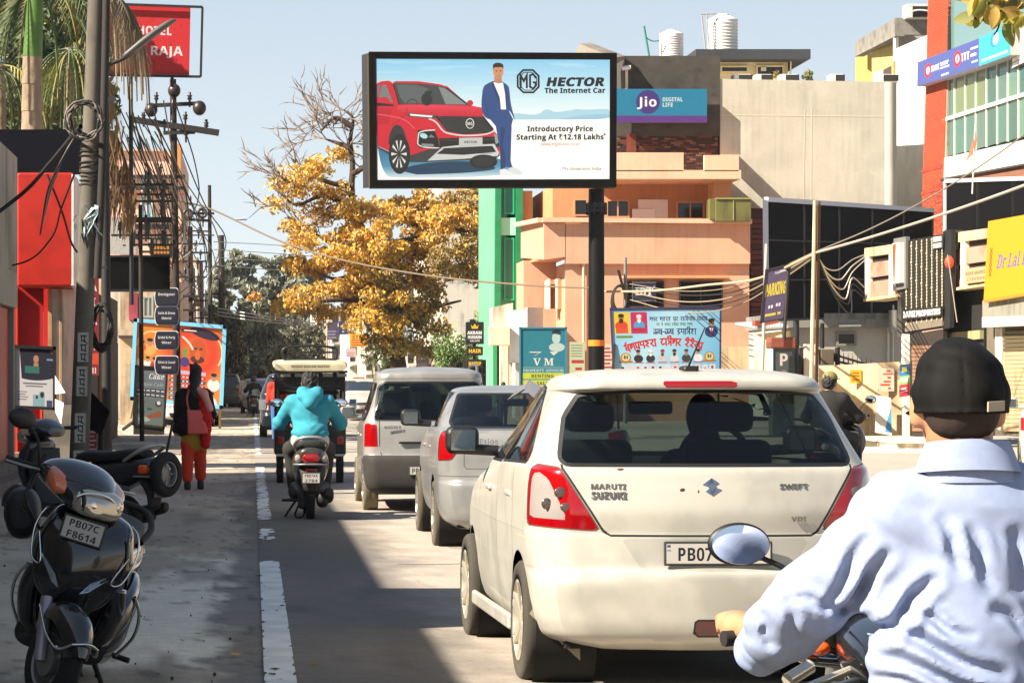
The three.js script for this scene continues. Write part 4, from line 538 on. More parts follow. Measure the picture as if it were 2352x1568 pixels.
sign('bank_sign', 'long purple blue bank sign with red flower marks on the brick building', 'sign', [PB(2108, 199, -1.2), PB(2250, 152, -1.2), PB(2250, 88, -1.2), PB(2109, 143, -1.2)], 0.6, bankTex, { back: M('#b9b3c9', 0.6) });
sign('sky_blue_sign', 'sky blue sign with white drop emblem right of the purple bank sign', 'sign', [PB(2251, 152, -1.25), PB(2322, 126, -1.25), PB(2323, 56, -1.25), PB(2251, 86, -1.25)], 0.6, printTex(256, 256, (g, w, h) => { g.fillStyle = '#3fb4e2'; g.fillRect(0, 0, w, h); g.fillStyle = '#f4f8fa'; g.beginPath(); g.ellipse(140, 70, 22, 52, 0.1, 0, 7); g.fill(); g.strokeStyle = '#1d5f92'; g.lineWidth = 5; g.beginPath(); g.ellipse(134, 74, 34, 60, 0.1, 1, 4.6); g.stroke(); txt(g, 'पूरा बैंक', 136, 160, 44, '#eef6fa', { fit: 160 }); g.fillStyle = '#dff0f8'; g.fillRect(20, 206, 216, 20); }), { back: M('#a9a8a4', 0.6) });
// ---------- black hoarding backs ----------
function hoarding(name, label, [a, b, c, d], nx, ny, frame) {
const t = thing(name, label, 'hoarding', { at: v3((a.x + b.x) / 2, Math.min(a.y, b.y), (a.z + b.z) / 2) }), L = (p, q, f) => p.clone().lerp(q, f), at = (x, y) => L(L(a, b, x), L(d, c, x), y), ms = ['#07070a', '#09080b', '#050508'].map((c) => M(c, 0.85, 'dirt', { specularIntensity: 0.2 }));
for (let i = 0; i < nx; i++) for (let j = 0; j < ny; j++) mesh('panel', slab(at((i + 0.02) / nx, (j + 0.015) / ny), at((i + 0.98) / nx, (j + 0.015) / ny), at((i + 0.98) / nx, (j + 0.985) / ny), at((i + 0.02) / nx, (j + 0.985) / ny), 0.03), ms[(i * 2 + j) % 3], t);
const bk = v3(0, 0, -0.06); for (let i = 0; i <= nx; i++) mesh('upright', beam(at(i / nx, 0).add(bk), at(i / nx, 1).add(bk), 0.09, 0.05), M('#040404', 0.8), t); for (let j = 0; j <= ny; j++) mesh('rail', beam(at(0, j / ny).add(bk), at(1, j / ny).add(bk), 0.05, 0.09), M('#2a2524', 0.6), t);
mesh('top_edge', beam(at(0, 1.005), at(1, 1.005), 0.12, 0.12), frame, t); mesh('side_edge', beam(at(-0.004, 0), at(-0.004, 1), 0.12, 0.12), frame, t); return t;
}
{ const t = hoarding('large_hoarding', 'large black blank hoarding with pale edge beside the parking sign', [P(1763, 735, 72), P(2140, 718, 84), P(2144, 484, 84), P(1761, 459, 72)], 5, 3, M('#b9bcc6', 0.5)); mesh('leg', [bar(P(1830, 735, 74), P(1830, 880, 74), 0.08)], M('#1a1718', 0.6), t); mesh('leg', [bar(P(2060, 720, 81), P(2060, 860, 81), 0.08)], M('#1a1718', 0.6), t); }
hoarding('small_hoarding', 'smaller black blank hoarding under the glass front at the right edge', [PB(2174, 530, -4), PB(2420, 540, -4), PB(2420, 408, -4), PB(2174, 416, -4)], 3, 1, M('#c3c4cc', 0.5));
// ---------- right hand shops ----------
const Dr = (u) => 126770 / (u - 250), PR = (u, v, o = 0) => P(u, v, Dr(u) + o);
{ // grey house
const d = 76, t = thing('grey_house', 'low grey rendered house with one dark window behind the beige compound wall', 'house', { at: [X(1950, d), 0, -d] });
mesh('wall', pb(1796, 745, 2100, 960, d, 5), M('#b4ada0', 0.9, 'plaster'), t); mesh('roof_band', pb(1794, 719, 2104, 752, d - 0.25, 5.3), M('#8b8880', 0.9, 'stain'), t); win(t, 1922, 762, 1968, 794, d - 0.04, { n: 1, frame: M('#7d776b', 0.7), pane: M('#1c1915', 0.3) }); mesh('tube_lamp', bar(P(1928, 748, d - 0.3), P(1979, 747, d - 0.3), 0.03), M('#f0ece2', 0.5), t); mesh('pipe', [bar(P(2042, 752, d - 0.1), P(2042, 850, d - 0.1), 0.03)], M('#c9c3b5', 0.6), t); mesh('pipe', [bar(P(2053, 700, d - 0.1), P(2053, 850, d - 0.1), 0.025)], M('#c9c3b5', 0.6), t); mesh('pillar', pb(2048, 712, 2062, 762, d - 0.5, 0.3), M('#aaa599', 0.8, 'plaster'), t);
}
{ // compound wall
const d = 66, t = thing('compound_wall', 'sunlit beige compound wall pasted with posters', 'wall', { at: [X(1985, d), 0, -d] }), be = M('#dcbd92', 0.9, 'stain');
mesh('wall', slab(P(1884, 1040, d), P(2090, 1040, d - 1), P(2090, 829, d - 1), P(1882, 841, d), 0.25), be, t); mesh('base_course', slab(P(1884, 1045, d - 0.1), P(2092, 1045, d - 1.1), P(2092, 1008, d - 1.1), P(1884, 1000, d - 0.1), 0.1), M('#9a8055', 0.95, 'concrete'), t);
mesh('post', pb(2079, 767, 2091, 1010, d - 1.3, 0.3), M('#efe7da', 0.8, 'stain'), t); mesh('corner_post', pb(1852, 790, 1880, 900, d + 0.3, 0.3), M('#ddd2be', 0.8, 'stain'), t);
}
{ const d = 66.6, t = thing('spiked_gate', 'black spiked iron gate with meter box above the beige wall', 'gate', { at: P(1930, 840, d) }), k = M('#15120f', 0.5); mesh('rail', [beam(P(1910, 812, d), P(2010, 842, d), 0.06, 0.05), beam(P(1908, 826, d), P(1960, 838, d), 0.06, 0.05)], k, t, { kind: 'stuff' }); for (let i = 0; i < 9; i++) mesh('spike', new THREE.ConeGeometry(0.02, 0.3, 5).translate(X(1918 + i * 10.5, d), Y(812 + i * 3.1, d), -d), k, t); mesh('upright', bar(P(1925, 860, d), P(1925, 798, d), 0.06), k, t); mesh('meter_box', rb(X(1881, d), Y(838, d), -d + 0.3, X(1911, d), Y(802, d), -d, 0.02), M('#5d5244', 0.7, 'stain'), t); mesh('upright', bar(P(1840, 900, d), P(1840, 798, d), 0.07), k, t); mesh('pipe', bar(P(1890, 800, d), P(1890, 742, d), 0.05), k, t); }
sign('yellow_poster', 'small yellow pasted bill on the beige compound wall', 'poster', rect(1954, 849, 1980, 880, 65.5), 0.015, printTex(96, 120, (g, w, h) => { g.fillStyle = '#f3d11c'; g.fillRect(0, 0, w, h); g.fillStyle = '#e0681c'; g.fillRect(18, 22, 60, 14); g.fillRect(18, 48, 60, 14); g.fillStyle = '#d9881a'; g.fillRect(14, 78, 68, 22); }));
sign('red_white_poster', 'pale red and white bill on the compound wall right of the yellow one', 'poster', rect(2018, 845, 2055, 898, 65.1), 0.015, printTex(96, 140, (g, w, h) => { g.fillStyle = '#f0dfc8'; g.fillRect(0, 0, w, h); g.fillStyle = '#d2543a'; for (const [x, y, a, b] of [[50, 14, 24, 12], [30, 32, 54, 10], [56, 52, 22, 14], [34, 76, 44, 12], [14, 96, 60, 12], [60, 116, 18, 14]]) g.fillRect(x, y, a, b); }));
sign('blue_white_poster', 'tall white poster with blue corner low on the compound wall', 'poster', [P(2011, 993, 64.9), P(2050, 1000, 64.8), P(2048, 913, 64.8), P(2013, 907, 64.9)], 0.02, printTex(128, 280, (g, w, h) => { g.fillStyle = '#f7f0e2'; g.fillRect(0, 0, w, h); poly(g, [[128, 60], [128, 262], [76, 262], [96, 170], [120, 90]], '#4fa0d8'); g.strokeStyle = '#a8a7a0'; g.lineWidth = 4; g.beginPath(); g.arc(100, 60, 34, 0.5, 2.5); g.stroke(); g.fillStyle = '#e8dcc4'; g.fillRect(12, 20, 60, 8); }));
sign('stacked_sign', 'narrow blue green and red stacked sign on the white post end of the compound wall', 'sign', [P(2067, 912, 64), P(2091, 907, 63.6), P(2091, 835, 63.6), P(2068, 838, 64)], 0.06, printTex(96, 260, (g, w, h) => { g.fillStyle = '#2d6fb4'; g.fillRect(0, 0, w, 92); g.fillStyle = '#dfe04a'; g.fillRect(24, 18, 48, 46); g.fillStyle = '#7fb451'; g.fillRect(0, 92, w, 70); g.fillStyle = '#e8edd8'; g.fillRect(14, 106, 64, 36); g.fillStyle = '#cf2033'; g.fillRect(0, 162, w, 98); g.fillStyle = '#f3d6d6'; g.fillRect(16, 190, 50, 12); g.fillRect(16, 216, 60, 10); }));
{ // steps
const t = thing('marble_steps', 'pale marble corner steps below the compound wall beside the rider', 'steps', { at: [X(2040, 58), 0, -58] }), m = M('#dccfb4', 0.55, 'stain'), gr = M('#7d735f', 0.9, 'concrete');
[[1936, 2190, 1062, 1100, 55, 5.5], [1998, 2200, 1037, 1062, 57, 5], [2061, 2200, 1012, 1037, 59, 5]].forEach(([u0, u1, v0, v1, d, t2], i) => { const y1 = Y(v0 - 1, d), y0 = i ? Y(v1, d) : 0; mesh('tread', [bx(X(u0, d) - 0.04, y1 - 0.06, -d + 0.05, X(u1, d), y1, -d - t2)], M('#e9dcc0', 0.5, 'dirt'), t); mesh('riser', bx(X(u0, d), y0, -d, X(u1, d), y1 - 0.06, -d - t2), m, t); });
mesh('side_block', [bx(X(1900, 62), 0, -60.8, X(2000, 62), Y(1012, 62), -63), bx(X(1912, 60), 0, -58, X(2061, 60), Y(1048, 60), -61)], gr, t);
}
solo('crumpled_paper', 'white crumpled paper lying on the lowest marble step', 'paper', ball(P(2016, 1056, 54.6), 0.1, 0.035, 0.06, 7), M('#f2efe8', 0.8));
function framed(name, label, u0, u1, v0, v1, cols) { // cracked sandstone balcony with white posts
const t = thing(name, label, 'balcony', { at: PR((u0 + u1) / 2, v1) }), S = -0.176 / 1, tv = (u, v) => v + (u - u0) * S * 0.8, st = M('#c9917a', 0.9, 'concrete', { bump: 0.01 }), be = M('#d9c08e', 0.9, 'stain'), wh = M('#efe5d0', 0.85, 'stain'), h = v1 - v0;
const q = (a, b, c, d2, o, th, m, n) => mesh(n, slab(PR(a, tv(a, d2), o), PR(b, tv(b, d2), o), PR(b, tv(b, c), o), PR(a, tv(a, c), o), th), m, t);
q(u0, u1, v0 + h * 0.04, v1 - 4, 0.35, 0.2, M('#1d1712', 0.9), 'back'); q(u0, u1, v0, v0 + h * 0.17, -0.05, 0.4, be, 'beam');
q(u0 + 8, u1, v0 + h * 0.29, v0 + h * 0.57, 0.12, 0.15, st, 'stone_panel'); q(u0 + 8, u1, v0 + h * 0.65, v1 - 6, 0.12, 0.15, st, 'stone_panel');
for (const u of cols) q(u, u + 9, v0 + h * 0.16, v1 - 3, -0.02, 0.2, wh, 'post'); q(u0 - 3, u1, v1 - 6, v1, -0.15, 0.6, be, 'slab'); return t;
}
framed('left_balcony', 'cracked pink stone balcony left of the red and white sign', 1987, 2064, 570, 692, [1988, 2043]);
framed('right_balcony', 'cracked pink stone balcony between the black cladding and the yellow sign', 2184, 2276, 536, 668, [2184, 2208]);
sign('hill_sign', 'faded grey lettered board on the right hand stone balcony', 'sign', [PR(2216, 652, -0.2), PR(2272, 645, -0.2), PR(2272, 610, -0.2), PR(2218, 618, -0.2)], 0.03, printTex(200, 100, (g, w, h) => { g.fillStyle = '#c8b184'; g.fillRect(0, 0, w, h); txt(g, 'ASHA MARKET', 100, 34, 34, '#6d5a3c', { fit: 180 }); txt(g, 'CSINNKK', 100, 74, 30, '#8a744e', { fit: 150 }); }));
sign('red_white_sign', 'white sign box with orange red wedge beside the black cladding', 'sign', [PR(2049, 652, -0.6), PR(2068, 649, -0.6), PR(2068, 556, -0.6), PR(2051, 559, -0.6)], 0.3, printTex(64, 260, (g, w, h) => { g.fillStyle = '#f5efec'; g.fillRect(0, 0, w, h); poly(g, [[4, 10], [34, 4], [26, 250], [18, 250]], '#ee5a1c'); }), { back: M('#cfcac8', 0.6) });
{ const t = scene.children[scene.children.length - 1]; mesh('backboard', slab(PR(2052, 668, -0.2), PR(2082, 662, -0.2), PR(2082, 543, -0.2), PR(2054, 548, -0.2), 0.1), M('#6d6a66', 0.7), t); }
{ // black corrugated cladding
const t = thing('black_cladding', 'tall black corrugated shop front hung with light strings', 'shop', { at: PR(2120, 870) }), k = M('#15130f', 0.7, 'stain'), N = 8, u0 = 2072, u1 = 2166, tv = (u, v) => v - (u - u0) * 0.17;
for (let i = 0; i < N; i++) { const a = lerp(u0, u1, i / N), b = lerp(u0, u1, (i + 0.86) / N); mesh('cladding_panel', slab(PR(a, tv(a, 752)), PR(b, tv(b, 752)), PR(b, tv(b, 554)), PR(a, tv(a, 554)), 0.12), k, t); mesh('light_string', Array.from({ length: 26 }, (_, j) => ball(PR(b + 1.5, tv(b, 562 + j * 7.4), -0.05), 0.02 + 0.012 * (j % 5 === i % 5), 0.045, 0.02, 5)), M('#b8a887', 0.7), t, { kind: 'stuff' }); }
mesh('backing', slab(PR(2062, 768, 0.1), PR(2168, 752, 0.1), PR(2168, 545, 0.1), PR(2070, 560, 0.1), 0.1), M('#15120f', 0.7), t); mesh('side_cheek', slab(PR(2062, 775, 0.05), PR(2074, 773, 0.05), PR(2074, 650, 0.05), PR(2064, 652, 0.05), 0.3), M('#4a443c', 0.7, 'stain'), t); mesh('lower_band', slab(PR(2080, 762, -0.02), PR(2166, 748, -0.02), PR(2166, 728, -0.02), PR(2080, 742, -0.02), 0.1), M('#7d7060', 0.8, 'stain'), t);
mesh('dark_return', slab(PR(2167, 756, 0.2), PR(2183, 752, -0.6), PR(2187, 527, -0.6), PR(2167, 531, 0.2), 0.1), M('#100d0b', 0.6), t);
mesh('doorway', slab(PR(2093, 1000, 0.2), PR(2168, 1000, 0.2), PR(2168, 755, 0.2), PR(2093, 768, 0.2), 0.1), M('#2b1f16', 0.8), t);
for (let i = 0; i < 22; i++) mesh('shutter_slat', slab(PR(2095, 990 - i * 9, 0.12), PR(2166, 990 - i * 9, 0.12), PR(2166, 982.6 - i * 9, 0.08), PR(2095, 982.6 - i * 9, 0.08), 0.03), M('#9a7054', 0.7, 'stain'), t);
mesh('wall_beyond', slab(PR(2168, 1000, 1.2), PR(2262, 1000, 1.2), PR(2262, 640, 1.2), PR(2168, 650, 1.2), 0.3), M('#15110d', 0.9), t); mesh('pale_column', slab(PR(2287, 1000, 0.1), PR(2303, 1000, 0.1), PR(2303, 752, 0.1), PR(2287, 753, 0.1), 0.3), M('#d8cdb8', 0.8, 'stain'), t);
mesh('lit_ledge', slab(PR(2180, 785, 0.9), PR(2252, 778, 0.9), PR(2252, 758, 0.9), PR(2180, 764, 0.9), 0.2), M('#a89a6c', 0.8, 'stain'), t);
}
sign('property_sign', 'white cut out letter sign low on the black corrugated cladding', 'sign', [PR(2075, 735, -0.25), PR(2163, 725, -0.25), PR(2163, 703, -0.25), PR(2075, 711, -0.25)], 0.05, printTex(512, 128, (g, w, h) => { g.fillStyle = '#26231f'; g.fillRect(0, 0, w, h); txt(g, 'BANSI', 92, 64, 100, '#f4f0ea', { fit: 170, stroke: '#f4f0ea', lw: 8 }); txt(g, 'PROPERTIES', 345, 66, 100, '#f4f0ea', { fit: 320, stroke: '#f4f0ea', lw: 8 }); }), { back: M('#26231f', 0.7) });
sign('phone_plate', 'small white number plate at the top of the black cladding', 'sign', [PR(2144, 572, -0.2), PR(2165, 569, -0.2), PR(2165, 540, -0.2), PR(2144, 543, -0.2)], 0.03, printTex(96, 128, (g, w, h) => { g.fillStyle = '#3a3732'; g.fillRect(0, 0, w, h); g.fillStyle = '#f1ede4'; g.fillRect(4, 8, 88, 48); g.fillRect(4, 74, 88, 46); g.fillStyle = '#a09a8e'; for (let k = 0; k < 5; k++) { g.fillRect(12 + 16 * k, 22, 9, 18); g.fillRect(12 + 16 * k, 88, 9, 18); } }));
sign('yellow_sign', 'bright yellow laboratory sign with blue script at the right edge', 'sign', [PR(2261, 695, -1), PR(2440, 664, -1), PR(2440, 478, -1), PR(2272, 508, -1)], 0.4, printTex(720, 520, (g, w, h) => { g.fillStyle = '#e8a50c'; g.fillRect(0, 0, w, h); g.fillStyle = '#f0902a'; g.fillRect(0, 500, w, 20); txt(g, 'Dr Lal PathLabs', 420, 270, 120, '#4a62b4', { fit: 600, font: 'serif', skew: -0.2 }); g.strokeStyle = '#d8431c'; g.lineWidth = 8; g.beginPath(); for (let k = 0; k < 5; k++) { g.moveTo(40, 175 + k * 36); g.lineTo(66, 211 + k * 36); g.moveTo(66, 175 + k * 36); g.lineTo(40, 211 + k * 36); } g.stroke(); }), { back: M('#c99a14', 0.6) });
{ const t = thing('slab_shop', 'grey slab over beige roller shutter below the yellow sign', 'shop', { at: PR(2320, 870) }); mesh('slab', slab(PR(2258, 752, -0.6), PR(2440, 744, -0.6), PR(2440, 668, -0.6), PR(2258, 690, -0.6), 1), M('#8b887a', 0.9, 'stain'), t); mesh('slab_lip', slab(PR(2257, 752, -0.7), PR(2440, 744, -0.7), PR(2440, 722, -0.7), PR(2257, 728, -0.7), 0.1), M('#c4bfa8', 0.85, 'stain'), t); mesh('wall', slab(PR(2268, 1000, 0.3), PR(2440, 1000, 0.3), PR(2440, 748, 0.3), PR(2268, 750, 0.3), 0.3), M('#6d6250', 0.9, 'stain'), t);
for (let i = 0; i < 24; i++) mesh('shutter_slat', slab(PR(2306, 990 - i * 9.6, 0.1), PR(2440, 992 - i * 10, 0.1), PR(2440, 984 - i * 10, 0.05), PR(2306, 982 - i * 9.6, 0.05), 0.03), M(i > 18 ? '#5f5338' : '#c9ad84', 0.7, 'stain'), t); }
solo('red_lamp', 'small red and white bundle hanging beside the stone balcony corner', 'lamp', ball(PR(2182, 602, -0.8), 0.11, 0.15, 0.1, 8), M('#d8452c', 0.6));
{ const t = thing('flag', 'furled saffron flag on a thin pole in front of the glass front', 'flag', { at: PB(2234, 445, -6) }); mesh('pole', bar(PB(2235, 445, -6), PB(2242, 285, -6), 0.025), M('#d9d2c4', 0.5), t); const a = (u, v, o) => PB(u, v, -6 + o); mesh('cloth', [tris([a(2241, 286, 0), a(2246, 320, 0.2), a(2236, 322, -0.2)]), tris([a(2236, 322, -0.2), a(2246, 320, 0.2), a(2240, 352, 0)]), tris([a(2236, 322, -0.2), a(2240, 352, 0), a(2226, 354, 0.2)]), tris([a(2226, 354, 0.2), a(2240, 352, 0), a(2217, 373, 0)])], M('#a8674e', 0.9, 'cloth'), t); }
{ const d = 62, t = thing('parking_sign', 'tilted purple parking board with yellow letters on a post', 'sign', { at: P(1785, 745, d) }); const c = [P(1748, 741, d), P(1800, 732, d), P(1817, 606, d), P(1760, 620, d)];
sign('', '', '', c, 0.05, printTex(256, 560, (g, w, h) => { g.fillStyle = '#5f5070'; g.fillRect(0, 0, w, h); txt(g, 'PARK', 128, 60, 40, '#d9d2dc', { fit: 60, align: 'center' }); g.fillStyle = '#d8d0dc'; g.fillRect(150, 40, 80, 24); g.save(); g.translate(128, 230); g.scale(1, 3.1); txt(g, 'PARKING', 0, 0, 56, '#e6cf3c', { fit: 226, stroke: '#e6cf3c', lw: 3 }); g.restore(); g.fillStyle = '#efe9ee'; for (const [x, y] of [[66, 396], [96, 396], [150, 386], [180, 386]]) g.fillRect(x, y, 20, 32); g.fillStyle = '#e2c84a'; g.fillRect(40, 480, 120, 26); g.fillRect(180, 478, 36, 26); }), { parent: t, frame: M('#2a2326', 0.6), fw: 0.03 });
mesh('post', bar(P(1802, 780, d), P(1812, 612, d), 0.04), M('#231d1c', 0.6), t); mesh('post', bar(P(1752, 860, d + 0.2), P(1762, 560, d + 0.2), 0.04), M('#a9a39a', 0.6), t); }
{ const d = 64, t = thing('tin_roof_room', 'small cream room with tin roof below the parking board', 'building', { at: [X(1760, d), 0, -d] }); mesh('wall', [slab(P(1733, 870, d + 2), P(1797, 870, d), P(1797, 760, d), P(1733, 768, d + 2), 0.2)], M('#e8cf9f', 0.9, 'stain'), t); mesh('roof', Array.from({ length: 12 }, (_, k) => bar(off(P(1727 + k * 6.2, 754 - k * 0.3, d + 1.6 - k * 0.14), 0, 0, 0.7), off(P(1727 + k * 6.2, 752 - k * 0.3, d + 1.6 - k * 0.14), 0, 0.12, -2), 0.045)), M('#b5bcc0', 0.45, null, { metalness: 0.5 }), t, { kind: 'stuff' }); mesh('brick_edge', pb(1736, 736, 1790, 748, d + 0.4, 0.4), M('#9a4a30', 0.9, 'concrete'), t); }
{ const d = 62.5, t = thing('gate_pillar', 'dark gate pillar with brick cap and a painted parking letter', 'pillar', { at: [X(1800, d), 0, -d] }); mesh('core', pb(1776, 798, 1826, 1000, d, 0.5), M('#4d5653', 0.85, 'stain'), t); mesh('cap', rb(X(1770, d), Y(800, d), -d + 0.06, X(1829, d), Y(774, d), -d - 0.55, 0.04), M('#8a4a38', 0.9, 'concrete', { bump: 0.02 }), t); mesh('edge_strip', pb(1771, 800, 1777, 900, d - 0.03, 0.2), M('#b5ccd0', 0.7), t); mesh('print', quad(P(1779, 860, d - 0.006), P(1824, 860, d - 0.006), P(1824, 800, d - 0.006), P(1779, 800, d - 0.006)), printMat(printTex(128, 170, (g, w, h) => { g.fillStyle = '#46504e'; g.fillRect(0, 0, w, h); txt(g, 'P', 62, 74, 110, '#d9c4c4'); g.fillStyle = '#a86a68'; g.beginPath(); g.arc(64, 160, 20, PI, 0); g.fill(); g.fillStyle = '#6d7f86'; g.fillRect(100, 20, 20, 30); })), t, { uv: true }); }
solo('far_boundary', 'beige low wall between the peach house and the tin roof room', 'wall', [pb(1657, 796, 1733, 900, 92, 0.3)], M('#d8bb90', 0.9, 'stain'));
block('maroon_store', 'dark maroon shuttered store squeezed between the peach house and black hoarding', 'shop', X(1725, 101.5), X(1766, 101.5), 101.5, 108, Y(478, 101.5), M('#4a1a12', 0.8, 'stain'), (t) => { for (let i = 0; i < 26; i++) mesh('shutter_slat', pb(1726, 490 + i * 12, 1764, 500 + i * 12, 101.4, 0.06), M(i % 3 ? '#56211a' : '#3e1510', 0.7, 'dirt'), t); });
// ---------- banner, notices, pole ----------
{ const d = 84, c = [P(1411, 872, d), P(1655, 868, d), P(1656, 706, d), P(1403, 709, d)];
sign('greeting_banner', 'pale blue Punjabi greeting banner with rows of portraits behind the white hatchback', 'banner', c, 0.04, printTex(1000, 660, (g, w, h) => {
const gr = g.createLinearGradient(0, 0, w, h); gr.addColorStop(0, '#7ec3ea'); gr.addColorStop(0.4, '#b4e0f4'); gr.addColorStop(1, '#5fb2e0'); g.fillStyle = gr; g.fillRect(0, 0, w, h); g.fillStyle = '#2b2a66'; g.fillRect(0, 0, w, 14);
const fig = (x, y, s, robe, skin, hair, beard) => { g.fillStyle = robe; g.beginPath(); g.ellipse(x, y + 62 * s, 46 * s, 40 * s, 0, 0, 7); g.fill(); g.fillStyle = skin; g.beginPath(); g.ellipse(x, y, 20 * s, 26 * s, 0, 0, 7); g.fill(); g.fillStyle = hair; g.beginPath(); g.ellipse(x, y - 16 * s, 22 * s, 15 * s, 0, 0, 7); g.fill(); if (beard) { g.fillStyle = beard; g.beginPath(); g.ellipse(x, y + 22 * s, 15 * s, 18 * s, 0, 0, 7); g.fill(); } };
g.fillStyle = '#e7c62a'; g.fillRect(22, 34, 148, 200); fig(92, 86, 1.25, '#d8401c', '#b98058', '#2a1710', '#2a1710'); g.fillStyle = '#d8502c'; g.fillRect(40, 180, 110, 50); g.fillStyle = '#c2185a'; g.fillRect(178, 34, 150, 200); fig(254, 90, 1.1, '#4f9cd0', '#c99a80', '#f0ece8', '#f0ece8'); g.fillStyle = '#b81c2c'; g.beginPath(); g.ellipse(254, 196, 60, 18, 0, 0, 7); g.fill();
// Gurmukhi lettering as strokes hung from a head line
const word = (x, y, s, color, glyphs, lw = 0.13, bend) => { g.save(); g.strokeStyle = color; g.lineWidth = s * lw; g.lineCap = 'round'; g.lineJoin = 'round'; let cx = x; for (const q of glyphs) { if (q === ' ') { cx += s * 0.45; continue; } g.save(); const by = bend ? bend(cx) : [0, 0]; g.translate(cx, y + by[0]); g.rotate(by[1]); g.beginPath(); const l = G[q] || G.m; if (!l.nohead) { g.moveTo(0, 0); g.lineTo(s * l.w, 0); } for (const st of l.s) st.forEach(([px, py], i) => i ? g.lineTo(px * s, py * s) : g.moveTo(px * s, py * s)); g.stroke(); g.restore(); cx += s * (l.w + 0.04); } g.restore(); };
const G = { l: { w: 0.62, s: [[[0.05, 0.3], [0.02, 0.6], [0.2, 0.62], [0.3, 0.3], [0.3, 0.05]], [[0.3, 0.3], [0.42, 0.62], [0.58, 0.5], [0.5, 0.25]]] }, k: { w: 0.5, s: [[[0.08, 0], [0.06, 0.45], [0.25, 0.6], [0.42, 0.45]], [[0.42, 0], [0.42, 0.75]], [[0.08, 0.25], [0.42, 0.25]]] }, '-': { w: 0.34, nohead: 1, s: [[[0.04, 0.35], [0.3, 0.35]]] }, v: { w: 0.48, s: [[[0.25, 0], [0.25, 0.2], [0.05, 0.3], [0.2, 0.42], [0.4, 0.5], [0.1, 0.72]]] }, d: { w: 0.5, s: [[[0.08, 0], [0.08, 0.4], [0.42, 0.4]], [[0.42, 0], [0.42, 0.75]]] }, a: { w: 0.22, s: [[[0.12, 0], [0.12, 0.75]]] }, i: { w: 0.5, s: [[[0.1, -0.02], [0.1, -0.25], [0.4, -0.3], [0.4, 0.75]], [[0.1, 0.2], [0.3, 0.35], [0.1, 0.6]]] }, u: { w: 0.55, s: [[[0.45, 0], [0.15, 0.15], [0.4, 0.3], [0.1, 0.5], [0.35, 0.7]]] }, b: { w: 0.48, s: [[[0.4, 0], [0.4, 0.75]], [[0.4, 0.3], [0.1, 0.2], [0.1, 0.5], [0.4, 0.55]], [[0.1, -0.1], [0.3, -0.3]]] }, g: { w: 0.55, s: [[[0.1, 0.1], [0.1, 0.5], [0.28, 0.3], [0.28, 0]], [[0.48, 0], [0.48, 0.75]]] }, m: { w: 0.5, s: [[[0.1, 0], [0.1, 0.55], [0.25, 0.6], [0.4, 0.35]], [[0.4, 0], [0.4, 0.75]]] }, p: { w: 0.5, s: [[[0.08, 0], [0.08, 0.35], [0.42, 0.42]], [[0.42, 0], [0.42, 0.75]]] }, r: { w: 0.4, s: [[[0.3, 0], [0.3, 0.25], [0.05, 0.4], [0.35, 0.72]]] }, t: { w: 0.45, s: [[[0.22, 0], [0.22, 0.15], [0.05, 0.35], [0.2, 0.65], [0.42, 0.55]]] }, o: { w: 0.5, s: [[[0.1, 0], [0.4, 0.25], [0.1, 0.5], [0.4, 0.7]], [[0.1, -0.12], [0.25, -0.3], [0.4, -0.12]]] } };
word(350, 84, 46, '#2b2a55', ['g', 'd', 'r', ' ', 'g', 'u', 'r', 'u', ' ', 's', 'r'].concat([...' rvidas maraj'])); word(410, 140, 30, '#3a6a4a', [...'ut b mdra vila mpl adga']); word(382, 196, 66, '#1c2350', [...'lk-lk vdaiua']);
word(108, 330, 84, '#c8232a', [...'bgmpura taigr oors'], 0.17, (x) => [0.00042 * (x - 500) * (x - 500) - 46, (x - 500) * 0.00075]); g.fillStyle = '#6b8d2c'; g.fillRect(40, 252, 150, 22);
fig(915, 140, 1.35, '#22356a', '#b58563', '#241712'); g.fillStyle = '#f4f2f0'; poly(g, [[895, 188], [935, 188], [915, 240]], '#f4f2f0'); poly(g, [[910, 190], [920, 190], [922, 250], [908, 250]], '#a02a3a'); g.strokeStyle = '#222'; g.lineWidth = 4; g.strokeRect(892, 132, 20, 14); g.strokeRect(918, 132, 20, 14);
[['#1b1b22', '#1e1512', 0], ['#22262c', '#e9e6e2', '#efebe6'], ['#c9c2c4', '#9c1c38', '#4a4440'], ['#cfd4d6', '#17120f', '#1b1512'], ['#2e3a34', '#403c3a', '#8a827c'], ['#e4e6e8', '#1b1613', 0]].forEach(([robe, hair, beard], k) => { fig(232 + 112 * k, 410, 0.92, robe, '#b98b6c', hair, beard); g.fillStyle = '#b43a52'; g.fillRect(188 + 112 * k, 500, 90, 10); });
for (const x of [118, 898]) { g.fillStyle = '#b98a2a'; g.beginPath(); g.arc(x, 460, 50, 0, 7); g.fill(); g.fillStyle = '#e2d3a8'; g.beginPath(); g.arc(x, 455, 34, 0, 7); g.fill(); g.fillStyle = '#6a5a3a'; g.beginPath(); g.ellipse(x - 10, 452, 10, 20, 0, 0, 7); g.ellipse(x + 12, 452, 8, 20, 0, 0, 7); g.fill(); g.fillStyle = '#a9742a'; g.fillRect(x - 62, 486, 124, 20); }
for (let k = 0; k < 13; k++) { g.fillStyle = ['#d9dce0', '#e2c9d2', '#cfd8dc'][k % 3]; g.fillRect(58 + 70 * k, 528, 56, 70); fig(86 + 70 * k, 560, 0.62, ['#3a4258', '#8a8f98', '#d9d4ce', '#5a2f3a'][k % 4], '#a87a5c', ['#1d1512', '#b8283c', '#231a16', '#d8d2cc', '#8c1f38'][(k * 3) % 5], k % 3 ? 0 : '#2a1c16'); }
}), { back: M('#7d8288', 0.7), frame: M('#2c2a52', 0.6), fw: 0.05 });
